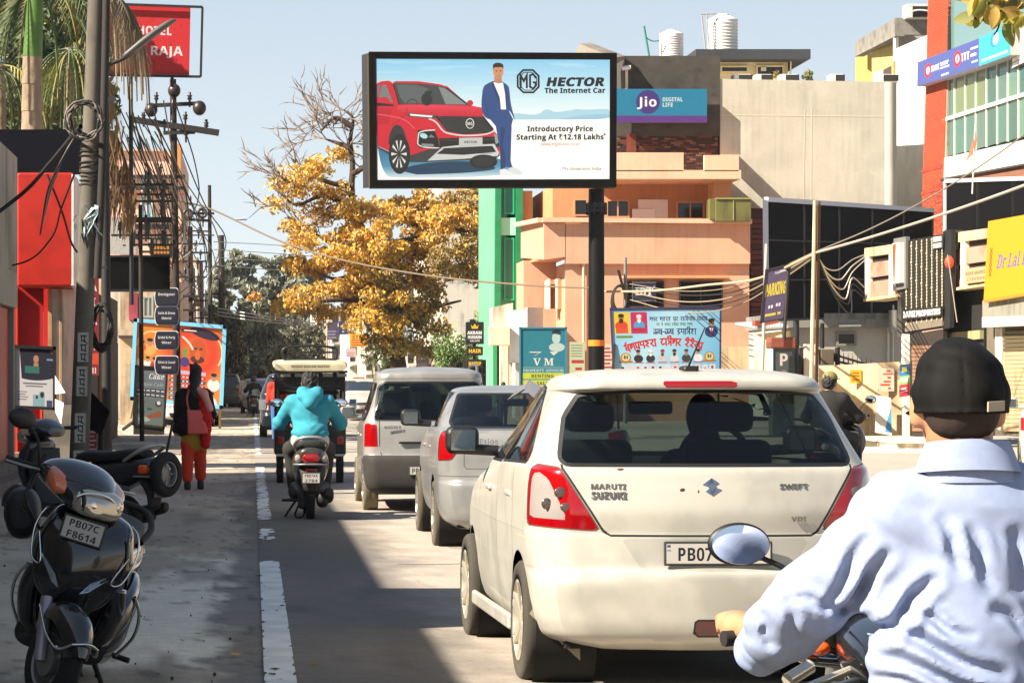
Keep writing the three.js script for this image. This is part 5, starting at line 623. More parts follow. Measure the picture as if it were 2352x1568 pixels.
const t = scene.children[scene.children.length - 1]; mesh('leg', [beam(P(1422, 990, d + 0.3), P(1410, 760, d + 0.1), 0.06, 0.06)], M('#2a1f18', 0.8), t); mesh('leg', beam(P(1650, 990, d + 0.3), P(1654, 710, d + 0.1), 0.06, 0.06), M('#2a1f18', 0.8), t); mesh('leg', beam(P(1395, 990, d - 0.4), P(1413, 790, d), 0.06, 0.06), M('#2a1f18', 0.8), t); }
sign('property_board', 'teal property advisor board with yellow lines above the silver sedan', 'sign', rect(1195, 753, 1301, 905, 86), 0.1, printTex(420, 600, (g, w, h) => {
g.fillStyle = '#1b7f92'; g.fillRect(0, 0, w, h); g.fillStyle = '#bfd3cc'; g.beginPath(); g.ellipse(330, 90, 38, 56, 0, 0, 7); g.fill(); g.beginPath(); g.ellipse(335, 175, 72, 40, 0, 0, 7); g.fill(); g.fillStyle = '#0d2b36'; g.beginPath(); g.ellipse(332, 44, 42, 28, 0, PI, 7); g.fill(); g.fillRect(290, 40, 84, 14);
poly(g, [[80, 215], [200, 215], [140, 250]], '#e2dccb'); poly(g, [[270, 215], [350, 215], [305, 250]], '#e2dccb'); poly(g, [[86, 225], [180, 225], [138, 245]], '#1b5f72'); txt(g, 'V M', 215, 308, 92, '#e6e2d4', { font: 'serif', fit: 190 }); g.strokeStyle = '#d9d2bb'; g.lineWidth = 3; g.beginPath(); g.moveTo(20, 358); g.lineTo(400, 358); g.stroke(); txt(g, 'PROPERTY ADVISOR', 212, 386, 34, '#cdd6d0', { font: 'serif', fit: 372 });
['RENTING', 'SALE', 'PURCHASE'].forEach((s, k) => { g.fillStyle = '#c9d13a'; g.fillRect(20, 406 + 66 * k, 380, 56); txt(g, s, 205, 436 + 66 * k, 44, '#1b2a1c', { fit: [210, 110, 240][k] }); }); }), { frame: M('#2b6f86', 0.6), fw: 0.05 });
{ const t = scene.children[scene.children.length - 1]; mesh('post', bar(P(1205, 900, 86.1), P(1205, 985, 86.1), 0.05), M('#555', 0.6), t); mesh('post', bar(P(1292, 900, 86.1), P(1292, 985, 86.1), 0.05), M('#555', 0.6), t); }
const notice = (draw) => printTex(160, 240, (g, w, h) => { g.fillStyle = '#e3d7bd'; g.fillRect(0, 0, w, h); draw(g); });
sign('left_notice_board', 'pale green notice board left of the orange banded pole', 'sign', rect(1309, 785, 1344, 868, 90), 0.05, notice((g) => { g.fillStyle = '#c8d4a8'; g.fillRect(0, 0, 160, 240); g.fillStyle = '#c0283c'; g.fillRect(20, 120, 130, 22); g.fillRect(60, 170, 70, 18); g.fillStyle = '#8a8a7a'; for (let k = 0; k < 5; k++) g.fillRect(14, 20 + 18 * k, 120, 7); g.fillRect(14, 210, 120, 10); }));
sign('right_notice_board', 'cream notice board with red lines right of the orange banded pole', 'sign', rect(1384, 790, 1411, 870, 90), 0.05, notice((g) => { g.fillStyle = '#c02a2c'; for (let k = 0; k < 8; k++) g.fillRect(10, 24 + 26 * k, 100 + 40 * (k % 2), 12); }));
sign('institute_sign', 'dark navy three letter institute sign on the peach first floor', 'sign', rect(1454, 647, 1508, 692, 97), 0.1, printTex(256, 210, (g, w, h) => { g.fillStyle = '#1a1a33'; g.fillRect(0, 0, w, h); g.fillStyle = '#8d8d9a'; g.fillRect(0, 4, w, 6); g.fillRect(0, 200, w, 6); txt(g, 'IBT', 124, 104, 110, '#e3e0de', { font: 'serif', fit: 196, stroke: '#e3e0de', lw: 4 }); txt(g, '®', 236, 52, 30, '#c9c9cf'); }));
{ const d = 95, t = thing('short_pole', 'short grey cable pole with a black coil in front of the peach house', 'pole', { at: [X(1437, d), 0, -d] }); mesh('pole', bar(v3(X(1437, d), 0, -d), P(1437, 591, d), 0.07, 0.055), M('#8a8a86', 0.7, 'concrete'), t); mesh('arm', [beam(P(1421, 620, d - 0.1), P(1447, 715, d - 0.1), 0.09, 0.06)], M('#17130f', 0.7), t); mesh('cable_coil', [0, 1, 2, 3].map((k) => new THREE.TorusGeometry(0.32 + 0.03 * k, 0.035, 6, 20).scale(0.7, 1.35, 1).translate(X(1424, d), Y(685 + 3 * k, d), -d + 0.15 - 0.05 * k)), M('#14110f', 0.7), t, { kind: 'stuff' }); }
// green house, its shop boxes and the salon totem
{ const d = 106, g1 = M('#0c7a4a', 0.6, 'dirt'), g2 = M('#69a587', 0.7, 'plaster'), t = thing('green_house', 'narrow green and mint shop house left of the peach house', 'house', { at: [X(1168, d), 0, -d] });
mesh('wall', pb(1139, 380, 1202, 900, d, 8), g2, t); mesh('pilaster', slab(P(1136, 900, d - 0.3), P(1149, 900, d - 0.3), P(1152, 380, d - 0.3), P(1139, 380, d - 0.3), 0.3), g1, t); mesh('pilaster', slab(P(1184, 900, d - 0.3), P(1201, 900, d - 0.3), P(1202, 380, d - 0.3), P(1186, 380, d - 0.3), 0.3), g1, t);
for (const [v0, v1] of [[430, 492], [546, 690], [380, 425]]) { win(t, 1158, v0, 1182, v1, d - 0.1, { n: 1, frame: M('#1ba367', 0.6), pane: M('#1f6a55', 0.12) }); } mesh('band', pb(1150, 500, 1186, 540, d - 0.15, 0.14), M('#a6e6c2', 0.7), t); }
{ const d = 98, t = thing('cream_kiosk', 'cream and white shop boxes stacked left of the teal property board', 'shop', { at: [X(1190, d), 0, -d] }), c = M('#ecd9bf', 0.8, 'stain'); mesh('upper_box', slab(P(1131, 753, d), P(1178, 750, d), P(1179, 695, d), P(1131, 706, d), 1), c, t); mesh('sign_box', rb(X(1120, d), Y(794, d), -d + 0.8, X(1168, d), Y(750, d), -d + 0.3, 0.03), M('#f2dcb9', 0.7, 'stain'), t); mesh('white_box', [pb(1173, 712, 1212, 832, d - 0.4, 2)], M('#f0ebe4', 0.8, 'plaster'), t); mesh('box_side', slab(P(1212, 830, d - 0.4), P(1248, 820, d + 2), P(1248, 706, d + 2), P(1212, 706, d - 0.4), 0.1), M('#cfc9c2', 0.8, 'plaster'), t); mesh('column', pb(1150, 790, 1168, 960, d, 0.5), c, t); mesh('roller_shutter', pb(1170, 832, 1196, 960, d, 0.1), M('#d8cdbb', 0.7, 'stain'), t); mesh('side_frame', pb(1134, 790, 1142, 960, d + 0.4, 0.2), M('#16804a', 0.6), t); mesh('dark_gap', pb(1142, 794, 1150, 960, d + 0.5, 0.2), M('#2b2a22', 0.8), t); mesh('post', pb(1178, 832, 1184, 960, d - 0.5, 0.1), M('#efe9e0', 0.7), t); }
{ const d = 92, t = thing('salon_totem', 'black salon totem with crown and yellow service words', 'sign', { at: [X(1090, d), 0, -d] }), k = M('#12100f', 0.5); mesh('post', bar(v3(X(1090, d), 0, -d - 0.1), P(1090, 735, d + 0.1), 0.05), k, t); mesh('backing_board', pb(1065, 826, 1117, 960, d + 0.1, 0.08), M('#2b2723', 0.8, 'dirt'), t);
const pl = (v0, v1, u0, u1, rr, draw, w, h) => { const c = P((u0 + u1) / 2, (v0 + v1) / 2, d), a = (X(u1, d) - X(u0, d)) / 2, b = (Y(v0, d) - Y(v1, d)) / 2; mesh('plaque', rb(c.x - a, c.y - b, c.z, c.x + a, c.y + b, c.z - 0.06, 0.05), k, t); mesh('print', quad(off(c, -a * 0.94, -b * 0.92, 0.005), off(c, a * 0.94, -b * 0.92, 0.005), off(c, a * 0.94, b * 0.92, 0.005), off(c, -a * 0.94, b * 0.92, 0.005)), printMat(printTex(w, h, draw)), t, { uv: true }); };
pl(739, 790, 1070, 1112, 0.1, (g, w, h) => { g.fillStyle = '#12100f'; g.fillRect(0, 0, w, h); poly(g, [[70, 20], [95, 52], [128, 12], [161, 52], [186, 20], [172, 78], [84, 78]], '#f2c21a'); txt(g, 'AKRAM', 128, 132, 58, '#f4f2ee', { fit: 220, stroke: '#f4f2ee', lw: 4 }); txt(g, 'HUSAIN', 128, 190, 54, '#f4f2ee', { fit: 210, stroke: '#f4f2ee', lw: 4 }); txt(g, 'SALON', 128, 238, 34, '#f4f2ee', { fit: 150 }); }, 256, 270);
['HAIR', 'MAKEUP', 'SKIN', 'NAILS', 'SPA'].forEach((s, i) => { const v = 806 + i * 29; pl(v - 10, v + 10, 1072, 1110, 0, (g, w, h) => { g.fillStyle = '#12100f'; g.fillRect(0, 0, w, h); txt(g, s, 80, 40, 50, '#f2c21a', { fit: Math.min(130, 34 * s.length), stroke: '#f2c21a', lw: 3 }); }, 160, 80); }); mesh('top_box', pb(1080, 733, 1090, 742, d, 0.1), k, t); }
// far right-hand row behind the yellow tree
block('grey_gable', 'tall blank grey side wall behind the yellow leaved tree', 'building', X(1018, 140), X(1160, 140), 140, 165, Y(392, 140), M('#cbc5b8', 0.9, 'stain'), (t) => { mesh('roof_edge', pb(1014, 388, 1162, 394, 139.8, 2), M('#a9a398', 0.9), t); mesh('lean_to', slab(P(985, 800, 138), P(1075, 800, 138), P(1062, 766, 139.9), P(990, 740, 139.9), 0.15), M('#c9c2b0', 0.9, 'stain'), t); });
block('low_rooms', 'row of low flat roofed rooms behind the tree trunk', 'building', X(955, 132), X(1130, 132), 132, 138, Y(838, 132), M('#8f8470', 0.9, 'stain'), (t) => { mesh('roof', slab(P(965, 838, 131), P(1020, 836, 131), P(1024, 818, 134), P(972, 818, 134), 0.1), M('#b9a988', 0.9, 'stain'), t); mesh('post', bar(P(1060, 870, 131.5), P(1060, 770, 131.5), 0.04), M('#3a332b', 0.7), t); for (const u of [978, 1006, 1080]) mesh('window', pb(u, 846, u + 14, 864, 131.95, 0.1), M('#211c18', 0.4), t); });
{ const r = rnd(77), cols = ['#d9d4cb', '#b9a893', '#e6e1d8', '#c7b8a8', '#cfc9c0', '#a59c92', '#ddd0bd'];
[[722, 760, 690, 210], [757, 800, 706, 190], [798, 838, 752, 172], [835, 880, 728, 162], [880, 930, 770, 155], [704, 728, 760, 240], [930, 975, 800, 150]].forEach(([u0, u1, v, d], i) => block('far_shop', ['white balconied shop far down the road under the tree crown', 'grey shop with dark blue sign under the tree crown', 'low pale shop behind the yellow stepped sign', 'cream narrow shop left of the tree trunk', 'tan shop right behind the tree trunk', 'furthest tiny shop at the end of the right row', 'last cream shop before the low flat roofed rooms'][i], 'shop', X(u0, d), X(u1, d), d, d + 14, Y(v, d), M(cols[i], 0.85, 'stain'), (t) => {
const n = Math.max(1, Math.floor((870 - v) / 44)); for (let k = 0; k < n; k++) { mesh('ledge', pb(u0 - 1, v + 40 + 44 * k, u1 + 1, v + 44 + 44 * k, d - 0.5, 0.6), M('#e9e4da', 0.8), t); mesh('window', pb(lerp(u0, u1, 0.15), v + 8 + 44 * k, lerp(u0, u1, 0.45), v + 34 + 44 * k, d - 0.03, 0.1), M('#2a2724', 0.3), t); mesh('window', pb(lerp(u0, u1, 0.58), v + 8 + 44 * k, lerp(u0, u1, 0.86), v + 34 + 44 * k, d - 0.03, 0.1), M('#37322d', 0.3), t); }
mesh('post', [pb(u0 + 2, v + 44, u0 + 5, 872, d - 0.8, 0.2)], M('#efe9e2', 0.7), t); }));
const ss = [['far_blue_sign', 'small navy sign with a white nine under the tree crown', 778, 800, 738, 768, 168, '#2a2f6a', '#dfe3f0', '9'], ['far_stop_sign', 'yellow sign with red lines left of the tree trunk', 804, 845, 766, 796, 150, '#f0b52a', '#c8321c', 'STEP'], ['far_pink_board', 'pale pink board under the yellow sign', 795, 818, 800, 820, 150, '#e3c2c6', '#b08a90', ''], ['far_red_board', 'red board low behind the oncoming white car', 812, 838, 866, 880, 120, '#c0271c', '#f0d8d0', ''], ['far_white_banner', 'white and red banner hanging inside the tree crown', 946, 976, 720, 752, 150, '#e9dcdc', '#c8323a', ''], ['far_dark_banner', 'dark grey purple banner left of the navy nine sign', 752, 776, 740, 780, 175, '#4a4258', '#8d86a0', ''], ['roof_red_sign', 'red sign line above the silver van roof', 944, 1002, 846, 856, 118, '#b3221a', '#d8a09a', ''], ['mauve_board', 'small mauve board above the red sign line', 957, 986, 826, 843, 119, '#9a7f98', '#e3d3e0', '']];
for (const [n, l, u0, u1, v0, v1, d, bg, fg, s] of ss) sign(n, l, 'sign', rect(u0, v0, u1, v1, d), 0.08, printTex(128, 96, (g, w, h) => { g.fillStyle = bg; g.fillRect(0, 0, w, h); if (s) txt(g, s, 64, s === '9' ? 50 : 26, s === '9' ? 84 : 40, s === '9' ? fg : '#8a3a14', { fit: s === '9' ? 44 : 100 }); g.fillStyle = fg; if (s !== '9') for (let k = 0; k < 3; k++) g.fillRect(10, 46 + 17 * k, 100 - 12 * (k % 2), 8); })); }
// ---------- trees and plants ----------
// leaf cloud: many small bent leaf faces round given centres
function leaves(n, size, r, place, aspect = 0.55) {
const pos = new Float32Array(n * 18), nor = new Float32Array(n * 18), a = v3(), b = v3(), c = v3(), q = new THREE.Quaternion(), e = new THREE.Euler();
for (let i = 0; i < n; i++) {
const p = place(r), s = size * (0.6 + 0.8 * r()); q.setFromEuler(e.set(r() * 6.3, r() * 6.3, r() * 6.3)); a.set(s * aspect, 0, 0).applyQuaternion(q); b.set(0, s, 0).applyQuaternion(q); c.set(0, 0, s * 0.3).applyQuaternion(q);
const L = [p.x - b.x, p.y - b.y, p.z - b.z], R2 = [p.x + b.x, p.y + b.y, p.z + b.z], U = [p.x + a.x + c.x, p.y + a.y + c.y, p.z + a.z + c.z], D = [p.x - a.x + c.x, p.y - a.y + c.y, p.z - a.z + c.z];
pos.set([...L, ...U, ...R2, ...L, ...R2, ...D], i * 18); const n1 = v3().crossVectors(a, b).normalize(); for (let k = 0; k < 6; k++) nor.set([n1.x, n1.y, n1.z], i * 18 + k * 3);
}
const g = new THREE.BufferGeometry(); g.setAttribute('position', new THREE.BufferAttribute(pos, 3)); g.setAttribute('normal', new THREE.BufferAttribute(nor, 3)); return g;
}
const leafM = (c, t = 0.35) => M(c, 0.8, null, { transmission: t, thickness: 0 });
const gauss = (r) => (r() + r() + r() - 1.5) / 1.5;
const inBall = (r, c, s) => { const u = r() * 2 - 1, a = r() * 6.2832, k = Math.cbrt(r()) , w = Math.sqrt(1 - u * u); return v3(c.x + s[0] * k * w * Math.cos(a), c.y + s[1] * k * u, c.z + s[2] * k * w * Math.sin(a)); };
{ // autumn tree in the centre; limbs traced as pixel polylines
const d = 120, r = rnd(42), t = thing('autumn_tree', 'large golden leaved tree with bare grey top twigs beside the billboard', 'tree', { at: [X(905, d), 0, -d] }), bark = M('#4a3524', 0.95, 'bark', { bump: 0.02 }), limbs = [];
const q = (u, v, o = 0) => P(u, v, d + o), limb = (pts, r0, r1) => { const c = new THREE.CatmullRomCurve3(pts), N = pts.length * 5; for (let i = 0; i < N; i++) limbs.push(bar(c.getPoint(i / N), c.getPoint((i + 1) / N), lerp(r0, r1, i / N), lerp(r0, r1, (i + 1) / N), 7)); };
mesh('trunk', [0, 1, 2, 3, 4, 5, 6].map((i) => { const p = [[912, 990, .62], [912, 890, .56], [905, 820, .48], [898, 760, .42], [893, 700, .36], [880, 640, .33], [862, 590, .29], [842, 540, .26]]; return bar(q(p[i][0], p[i][1]), q(p[i + 1][0], p[i + 1][1]), p[i][2], p[i + 1][2], 12); }), bark, t);
const main = [[[842, 540], [818, 500], [808, 440], [810, 380], [805, 320], [810, 270], [790, 252]], [[862, 590], [900, 560], [960, 545], [1010, 520], [1060, 480], [1095, 440]], [[880, 640], [930, 640], [990, 610], [1060, 560]], [[880, 640], [820, 600], [760, 560], [700, 520]], [[893, 700], [830, 690], [760, 690], [690, 700], [640, 712]], [[842, 540], [790, 470], [740, 450], [680, 470], [640, 440]], [[808, 430], [760, 420], [700, 400], [650, 415]], [[898, 760], [960, 720], [1020, 700], [1060, 690]], [[805, 340], [780, 330], [750, 320]], [[808, 290], [770, 270], [738, 300]], [[810, 400], [840, 380], [850, 350]], [[1010, 520], [1070, 530], [1110, 560]], [[893, 700], [900, 640], [950, 590], [960, 500]], [[862, 590], [830, 620], [770, 640], [720, 620]]];
main.forEach((m, i) => { const o = (r() - 0.5) * 4; limb(m.map(([u, v], k) => q(u, v, o * k / 3)), i ? 0.14 : 0.2, 0.04); });
mesh('limbs', limbs, bark, t, { kind: 'stuff' });
const tw = []; const twig = (p, dir, l, n) => { let a = p, dd = dir.clone(); for (let k = 0; k < 4; k++) { dd.add(v3(gauss(r) * 0.5, gauss(r) * 0.4 + 0.05, gauss(r) * 0.5)).normalize(); const b = a.clone().addScaledVector(dd, l / 4); tw.push(bar(a, b, 0.03 * (1 - k * 0.2), 0.03 * (0.8 - k * 0.2), 4)); if (n && r() < 0.75) twig(b, dd.clone().add(v3(gauss(r), gauss(r), gauss(r))).normalize(), l * 0.6, n - 1); a = b; } };
for (const [u, v] of [[808, 270], [790, 252], [760, 262], [800, 300], [805, 330], [770, 285], [810, 350], [750, 320], [700, 400], [690, 430], [660, 470], [650, 415], [700, 520]]) for (let k = 0; k < 3; k++) twig(q(u, v), v3(-0.8 + 1.3 * r() , 0.4 - 0.8 * r(), gauss(r)).normalize(), 1.6, 2);
mesh('twigs', tw, M('#7d6d62', 0.9), t, { kind: 'stuff' });
// crown clumps: [u, v, radius u, radius v, kind]  kind 0 gold, 1 olive
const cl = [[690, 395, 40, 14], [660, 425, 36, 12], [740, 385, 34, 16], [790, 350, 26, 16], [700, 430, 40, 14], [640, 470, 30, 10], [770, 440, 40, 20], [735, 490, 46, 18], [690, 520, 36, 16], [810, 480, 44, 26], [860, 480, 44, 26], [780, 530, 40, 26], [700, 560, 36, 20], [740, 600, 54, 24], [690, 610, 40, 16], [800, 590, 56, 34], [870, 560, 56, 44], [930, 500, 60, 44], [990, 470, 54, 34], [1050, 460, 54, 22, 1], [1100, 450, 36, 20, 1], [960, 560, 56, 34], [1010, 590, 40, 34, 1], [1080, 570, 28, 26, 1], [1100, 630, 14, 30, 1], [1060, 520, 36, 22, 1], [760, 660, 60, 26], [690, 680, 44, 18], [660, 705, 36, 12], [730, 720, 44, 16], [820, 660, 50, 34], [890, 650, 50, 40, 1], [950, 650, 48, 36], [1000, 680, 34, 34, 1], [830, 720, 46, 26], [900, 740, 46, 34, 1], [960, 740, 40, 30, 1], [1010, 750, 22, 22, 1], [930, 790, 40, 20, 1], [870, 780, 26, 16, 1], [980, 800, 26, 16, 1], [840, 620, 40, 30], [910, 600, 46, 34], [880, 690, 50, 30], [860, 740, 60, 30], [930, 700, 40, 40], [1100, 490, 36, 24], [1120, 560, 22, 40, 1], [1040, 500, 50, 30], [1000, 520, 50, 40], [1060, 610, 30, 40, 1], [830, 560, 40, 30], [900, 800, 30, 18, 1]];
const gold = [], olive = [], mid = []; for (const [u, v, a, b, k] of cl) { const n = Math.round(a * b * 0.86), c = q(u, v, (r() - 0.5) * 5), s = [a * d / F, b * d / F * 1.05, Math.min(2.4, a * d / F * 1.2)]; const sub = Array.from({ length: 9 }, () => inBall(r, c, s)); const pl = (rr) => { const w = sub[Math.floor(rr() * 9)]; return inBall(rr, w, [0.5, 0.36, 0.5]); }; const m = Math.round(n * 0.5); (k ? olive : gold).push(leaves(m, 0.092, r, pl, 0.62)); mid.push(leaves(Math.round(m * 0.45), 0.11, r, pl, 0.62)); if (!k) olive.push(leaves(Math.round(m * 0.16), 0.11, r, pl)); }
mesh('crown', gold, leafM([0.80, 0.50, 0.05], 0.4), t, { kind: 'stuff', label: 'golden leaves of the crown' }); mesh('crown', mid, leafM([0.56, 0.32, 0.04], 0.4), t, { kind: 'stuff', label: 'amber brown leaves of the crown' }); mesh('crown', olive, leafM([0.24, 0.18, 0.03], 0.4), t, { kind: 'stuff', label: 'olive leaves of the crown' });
}
// far dark trees closing the road: dense clumps with gaps
function farTree(label, u, vTop, d, wpx, cols, seed, n = 2600) {
const r = rnd(seed), H2 = Y(vTop, d), W = wpx * d / F / 2, t = thing('tree', label, 'tree', { at: [X(u, d), 0, -d], group: undefined }), base = v3(X(u, d), 0, -d), tw = M('#3d3026', 0.95, 'bark');
mesh('trunk', [bar(base, off(base, 0.1, H2 * 0.5, 0), 0.4, 0.22, 8), bar(off(base, 0.1, H2 * 0.35, 0), off(base, W * 0.5, H2 * 0.7, 0.5), 0.2, 0.06), bar(off(base, 0.1, H2 * 0.3, 0), off(base, -W * 0.55, H2 * 0.65, -0.5), 0.2, 0.06)], tw, t);
const lists = cols.map(() => []); for (let k = 0; k < 70; k++) { const f = r(), c = v3(base.x + W * gauss(r) * (1.15 - 0.6 * Math.abs(f - 0.5)), H2 * (0.16 + 0.8 * f), base.z + W * gauss(r) * 0.8), s = W * (0.16 + 0.16 * r()); lists[k % cols.length].push(leaves(Math.round(n / 70), 0.24, r, (rr) => inBall(rr, c, [s * 1.2, s * 0.8, s * 1.2]), 0.6)); }
lists.forEach((l, i) => mesh('crown', l, leafM(cols[i], 0.25), t, { kind: 'stuff' })); return t;
}
const dkG = [[0.22, 0.23, 0.15], [0.30, 0.30, 0.20], [0.14, 0.15, 0.10]];
[['dark tall tree far down the road right of the electric poles', 545, 552, 215, 120], ['rounded grey green tree at the far end of the road', 640, 585, 240, 150], ['lower dark tree over the road end beside the rickshaw roof', 600, 640, 200, 130], ['shaded tree behind the golden crown at the road end', 705, 610, 235, 120], ['thin leafy tree close behind the electric poles', 512, 610, 170, 60], ['small dusty tree behind the hoarding edge', 540, 720, 150, 70], ['low roadside tree under the far dark canopy', 660, 740, 185, 90], ['pale low tree behind the rickshaw rack', 720, 745, 195, 60]].forEach(([l, u, v, d, w], i) => farTree(l, u, v, d, w, i > 4 ? [[0.2, 0.19, 0.11], [0.13, 0.13, 0.075]] : dkG, 100 + i, i > 4 ? 2600 : 8000));
{ const r = rnd(8), c = P(585, 682, 150); solo('golden_sprig', 'small floating sprig of golden leaves left of the golden tree', 'branch', leaves(120, 0.1, r, (q) => inBall(q, c, [0.42, 0.28, 0.3])), leafM([0.62, 0.30, 0.035], 0.4), { kind: undefined }); const c2 = P(648, 530, 110); }
function bush(label, u, v, d, w, h, n, col, seed) { const r = rnd(seed), c = P(u, v, d), t = thing('shrub', label, 'shrub', { at: [c.x, Math.max(0, c.y - h), c.z] }); mesh('stems', [0, 1, 2, 3].map((k) => bar(v3(c.x, Math.max(0, c.y - h * 1.2), c.z), off(c, gauss(r) * w, h * 0.6 * r(), gauss(r) * w), 0.03, 0.012, 5)), M('#4d3d28', 0.9), t, { kind: 'stuff' }); mesh('foliage', [0, 1, 2, 3, 4].map(() => { const q = inBall(r, c, [w * 0.7, h * 0.7, w * 0.7]); return leaves(Math.round(n / 5), 0.09, r, (x) => inBall(x, q, [w * 0.5, h * 0.5, w * 0.5])); }), leafM(col, 0.4), t, { kind: 'stuff' }); }
bush('bright green shrub spilling over the wall left of the salon totem', 1040, 800, 118, 0.9, 1.0, 700, [0.14, 0.25, 0.03], 1); bush('green creeper behind the salon totem top', 1105, 790, 116, 0.9, 1.5, 800, [0.13, 0.24, 0.03], 2); bush('dark green hedge below the grey lean to roof', 1050, 838, 119, 1.0, 0.7, 700, [0.06, 0.11, 0.02], 3); bush('loose olive shrub right of the golden tree trunk', 985, 812, 125, 1.3, 0.8, 800, [0.16, 0.15, 0.05], 4); bush('small plant in front of the tree trunk left of it', 862, 830, 118, 0.7, 1.1, 400, [0.2, 0.24, 0.08], 5);
bush('small potted palm on the cream wall between the coolers', 1857, 174, 104.2, 0.28, 0.28, 120, [0.2, 0.2, 0.06], 6); bush('tiny yellow plant on the cream wall beside the second cooler', 1790, 172, 104.2, 0.22, 0.2, 90, [0.35, 0.28, 0.03], 7);
// palms on the left
function frond(p, dir, len, droop, n, w, r) { // arching rib with two rows of leaflets
const out = [], rib = [], pts = []; let a = p.clone(), d = dir.clone().normalize(); const side = v3().crossVectors(d, v3(0, 1, 0)).normalize();
for (let k = 0; k <= n; k++) { pts.push(a.clone()); const b = a.clone().addScaledVector(d, len / n); d.y -= droop / n; d.normalize(); if (k > n * 0.12 && k < n) { const l = w * Math.sin(PI * clamp(0.12 + 0.88 * k / n, 0, 1)) * (0.7 + 0.5 * r()); for (const s of [-1, 1]) { const tip = a.clone().addScaledVector(side, s * l * 0.75).addScaledVector(d, l * 0.5).add(v3(0, -l * (0.25 + 0.35 * r()), 0)), up = v3(0, 0.022, 0).addScaledVector(d, 0.02); out.push(tris([off(a, 0, 0, 0).sub(up), tip, a.clone().add(up)])); } } a = b; }
return [out, tube(pts, 0.018, n, 4)];
}
function palm(label, base, top, crown, cols, seed, nf, o = {}) {
const r = rnd(seed), t = thing('palm_tree', label, 'palm tree', { at: base }); const tr = []; for (let k = 0; k < 14; k++) { const f = k / 14, a = base.clone().lerp(top, f), b = base.clone().lerp(top, f + 1 / 14); tr.push(bar(a, b, o.r0 * (1 - 0.25 * f), o.r0 * (0.94 - 0.25 * f), 14)); }
mesh('trunk', tr, M('#a08a72', 0.95, 'bark', { bump: 0.02 }), t); if (crown) mesh('crown_shaft', bar(top, crown, o.r0 * 0.72, o.r0 * 0.55, 16), M('#4d7020', 0.5, 'dirt'), t);
const c = crown || top; for (let k = 0; k < nf; k++) { const a = o.a0 !== undefined ? o.a0 + (o.a1 - o.a0) * r() : r() * 6.283, up = (o.up ?? 0.6) * (0.2 + r()) - (o.down ?? 0.2); const [lf, rib] = frond(off(c, 0, -0.15 * r(), 0), v3(Math.cos(a), up, Math.sin(a)), (o.len || 2.4) * (0.7 + 0.5 * r()), (o.droop || 2) * (0.8 + 0.5 * r()), o.n || 26, o.w || 0.5, r); const f = mesh('frond', [...lf, rib], leafM(cols[k % cols.length], 0.35), t); }
return t;
}
const gP = [[0.05, 0.10, 0.015], [0.09, 0.15, 0.02], [0.04, 0.07, 0.012], [0.26, 0.22, 0.04]], dryP = [[0.30, 0.22, 0.12], [0.20, 0.13, 0.065], [0.36, 0.29, 0.17], [0.13, 0.10, 0.04]];
palm('palm with green crown shaft and pale ringed trunk behind the red shop', P(68, 1010, 55), P(74, 130, 55), P(82, -40, 55), gP, 31, 26, { r0: 0.27, len: 2.6, droop: 2.6, up: 0.5, down: 0.2 });
palm('leafy green palm crowding behind the concrete pole', P(150, 1000, 58), P(160, 110, 58), null, gP, 32, 44, { r0: 0.14, len: 2.3, droop: 3.2, up: 0.5, down: 0.5, n: 24, w: 0.6 });
palm('dry hanging palm whose brown fronds droop in front of the red hotel sign', P(236, 1000, 60), P(240, -30, 60), null, dryP, 33, 30, { r0: 0.12, len: 2.5, droop: 4, up: 0.2, down: 0.4, n: 30, w: 0.7, a0: -1.3, a1: 1.9 });
palm('yellowing palm at the far left edge above the navy canopy', P(0, 1000, 56), P(0, 150, 56), null, [[0.34, 0.27, 0.04], [0.05, 0.09, 0.02], [0.10, 0.13, 0.03]], 34, 22, { r0: 0.15, len: 1.9, droop: 3, up: 0.4, down: 0.3, n: 22, w: 0.5 });
{ // dense dark greenery behind the palms, and hanging dry fronds beside the pole
const r = rnd(55), t = thing('tree', 'dark leafy tree filling the top left corner behind the palms', 'tree', { at: [X(60, 66), 0, -66] }); mesh('trunk', bar(v3(X(60, 66), 0, -66), P(60, 250, 66), 0.25, 0.15), M('#3d3026', 0.95, 'bark'), t); const a = [], b = []; for (let k = 0; k < 95; k++) { const c = P(-10 + 245 * r(), -40 + 350 * r(), 65 + 3 * r()); (k % 4 ? a : b).push(leaves(120, 0.13, r, (q) => inBall(q, c, [0.5, 0.45, 0.5]), 0.45)); } mesh('crown', a, leafM([0.05, 0.085, 0.015], 0.3), t, { kind: 'stuff' }); mesh('crown', b, leafM([0.24, 0.22, 0.04], 0.4), t, { kind: 'stuff', label: 'yellowing leaves' });
const f = thing('dry_frond_bundle', 'bundle of dead brown palm fronds hanging beside the concrete pole', 'palm fronds', { at: P(255, 500, 58) }); for (const [u0, v0, u1, v1, w] of [[258, 320, 244, 540, 0.3], [285, 360, 300, 520, 0.26], [268, 300, 275, 470, 0.3], [300, 430, 292, 545, 0.2], [252, 180, 250, 400, 0.28]]) { const A = P(u0, v0, 58), B = P(u1, v1, 57.8), g = []; for (let k = 0; k < 40; k++) { const q = A.clone().lerp(B, 0.15 * r()), e = B.clone().add(v3(gauss(r) * w, gauss(r) * 0.35, gauss(r) * w)), m = q.clone().lerp(e, 0.5).add(v3(gauss(r) * w * 1.1, 0, gauss(r) * 0.1)); g.push(tris([off(q, -0.012, 0, 0), m, off(q, 0.012, 0, 0)]), tris([off(m, -0.02, 0, 0), e, off(m, 0.02, 0, 0)])); } mesh('frond', g, M(['#6d4f30', '#8d6f4a', '#57402a'][Math.floor(r() * 3)], 0.9), f); }
}
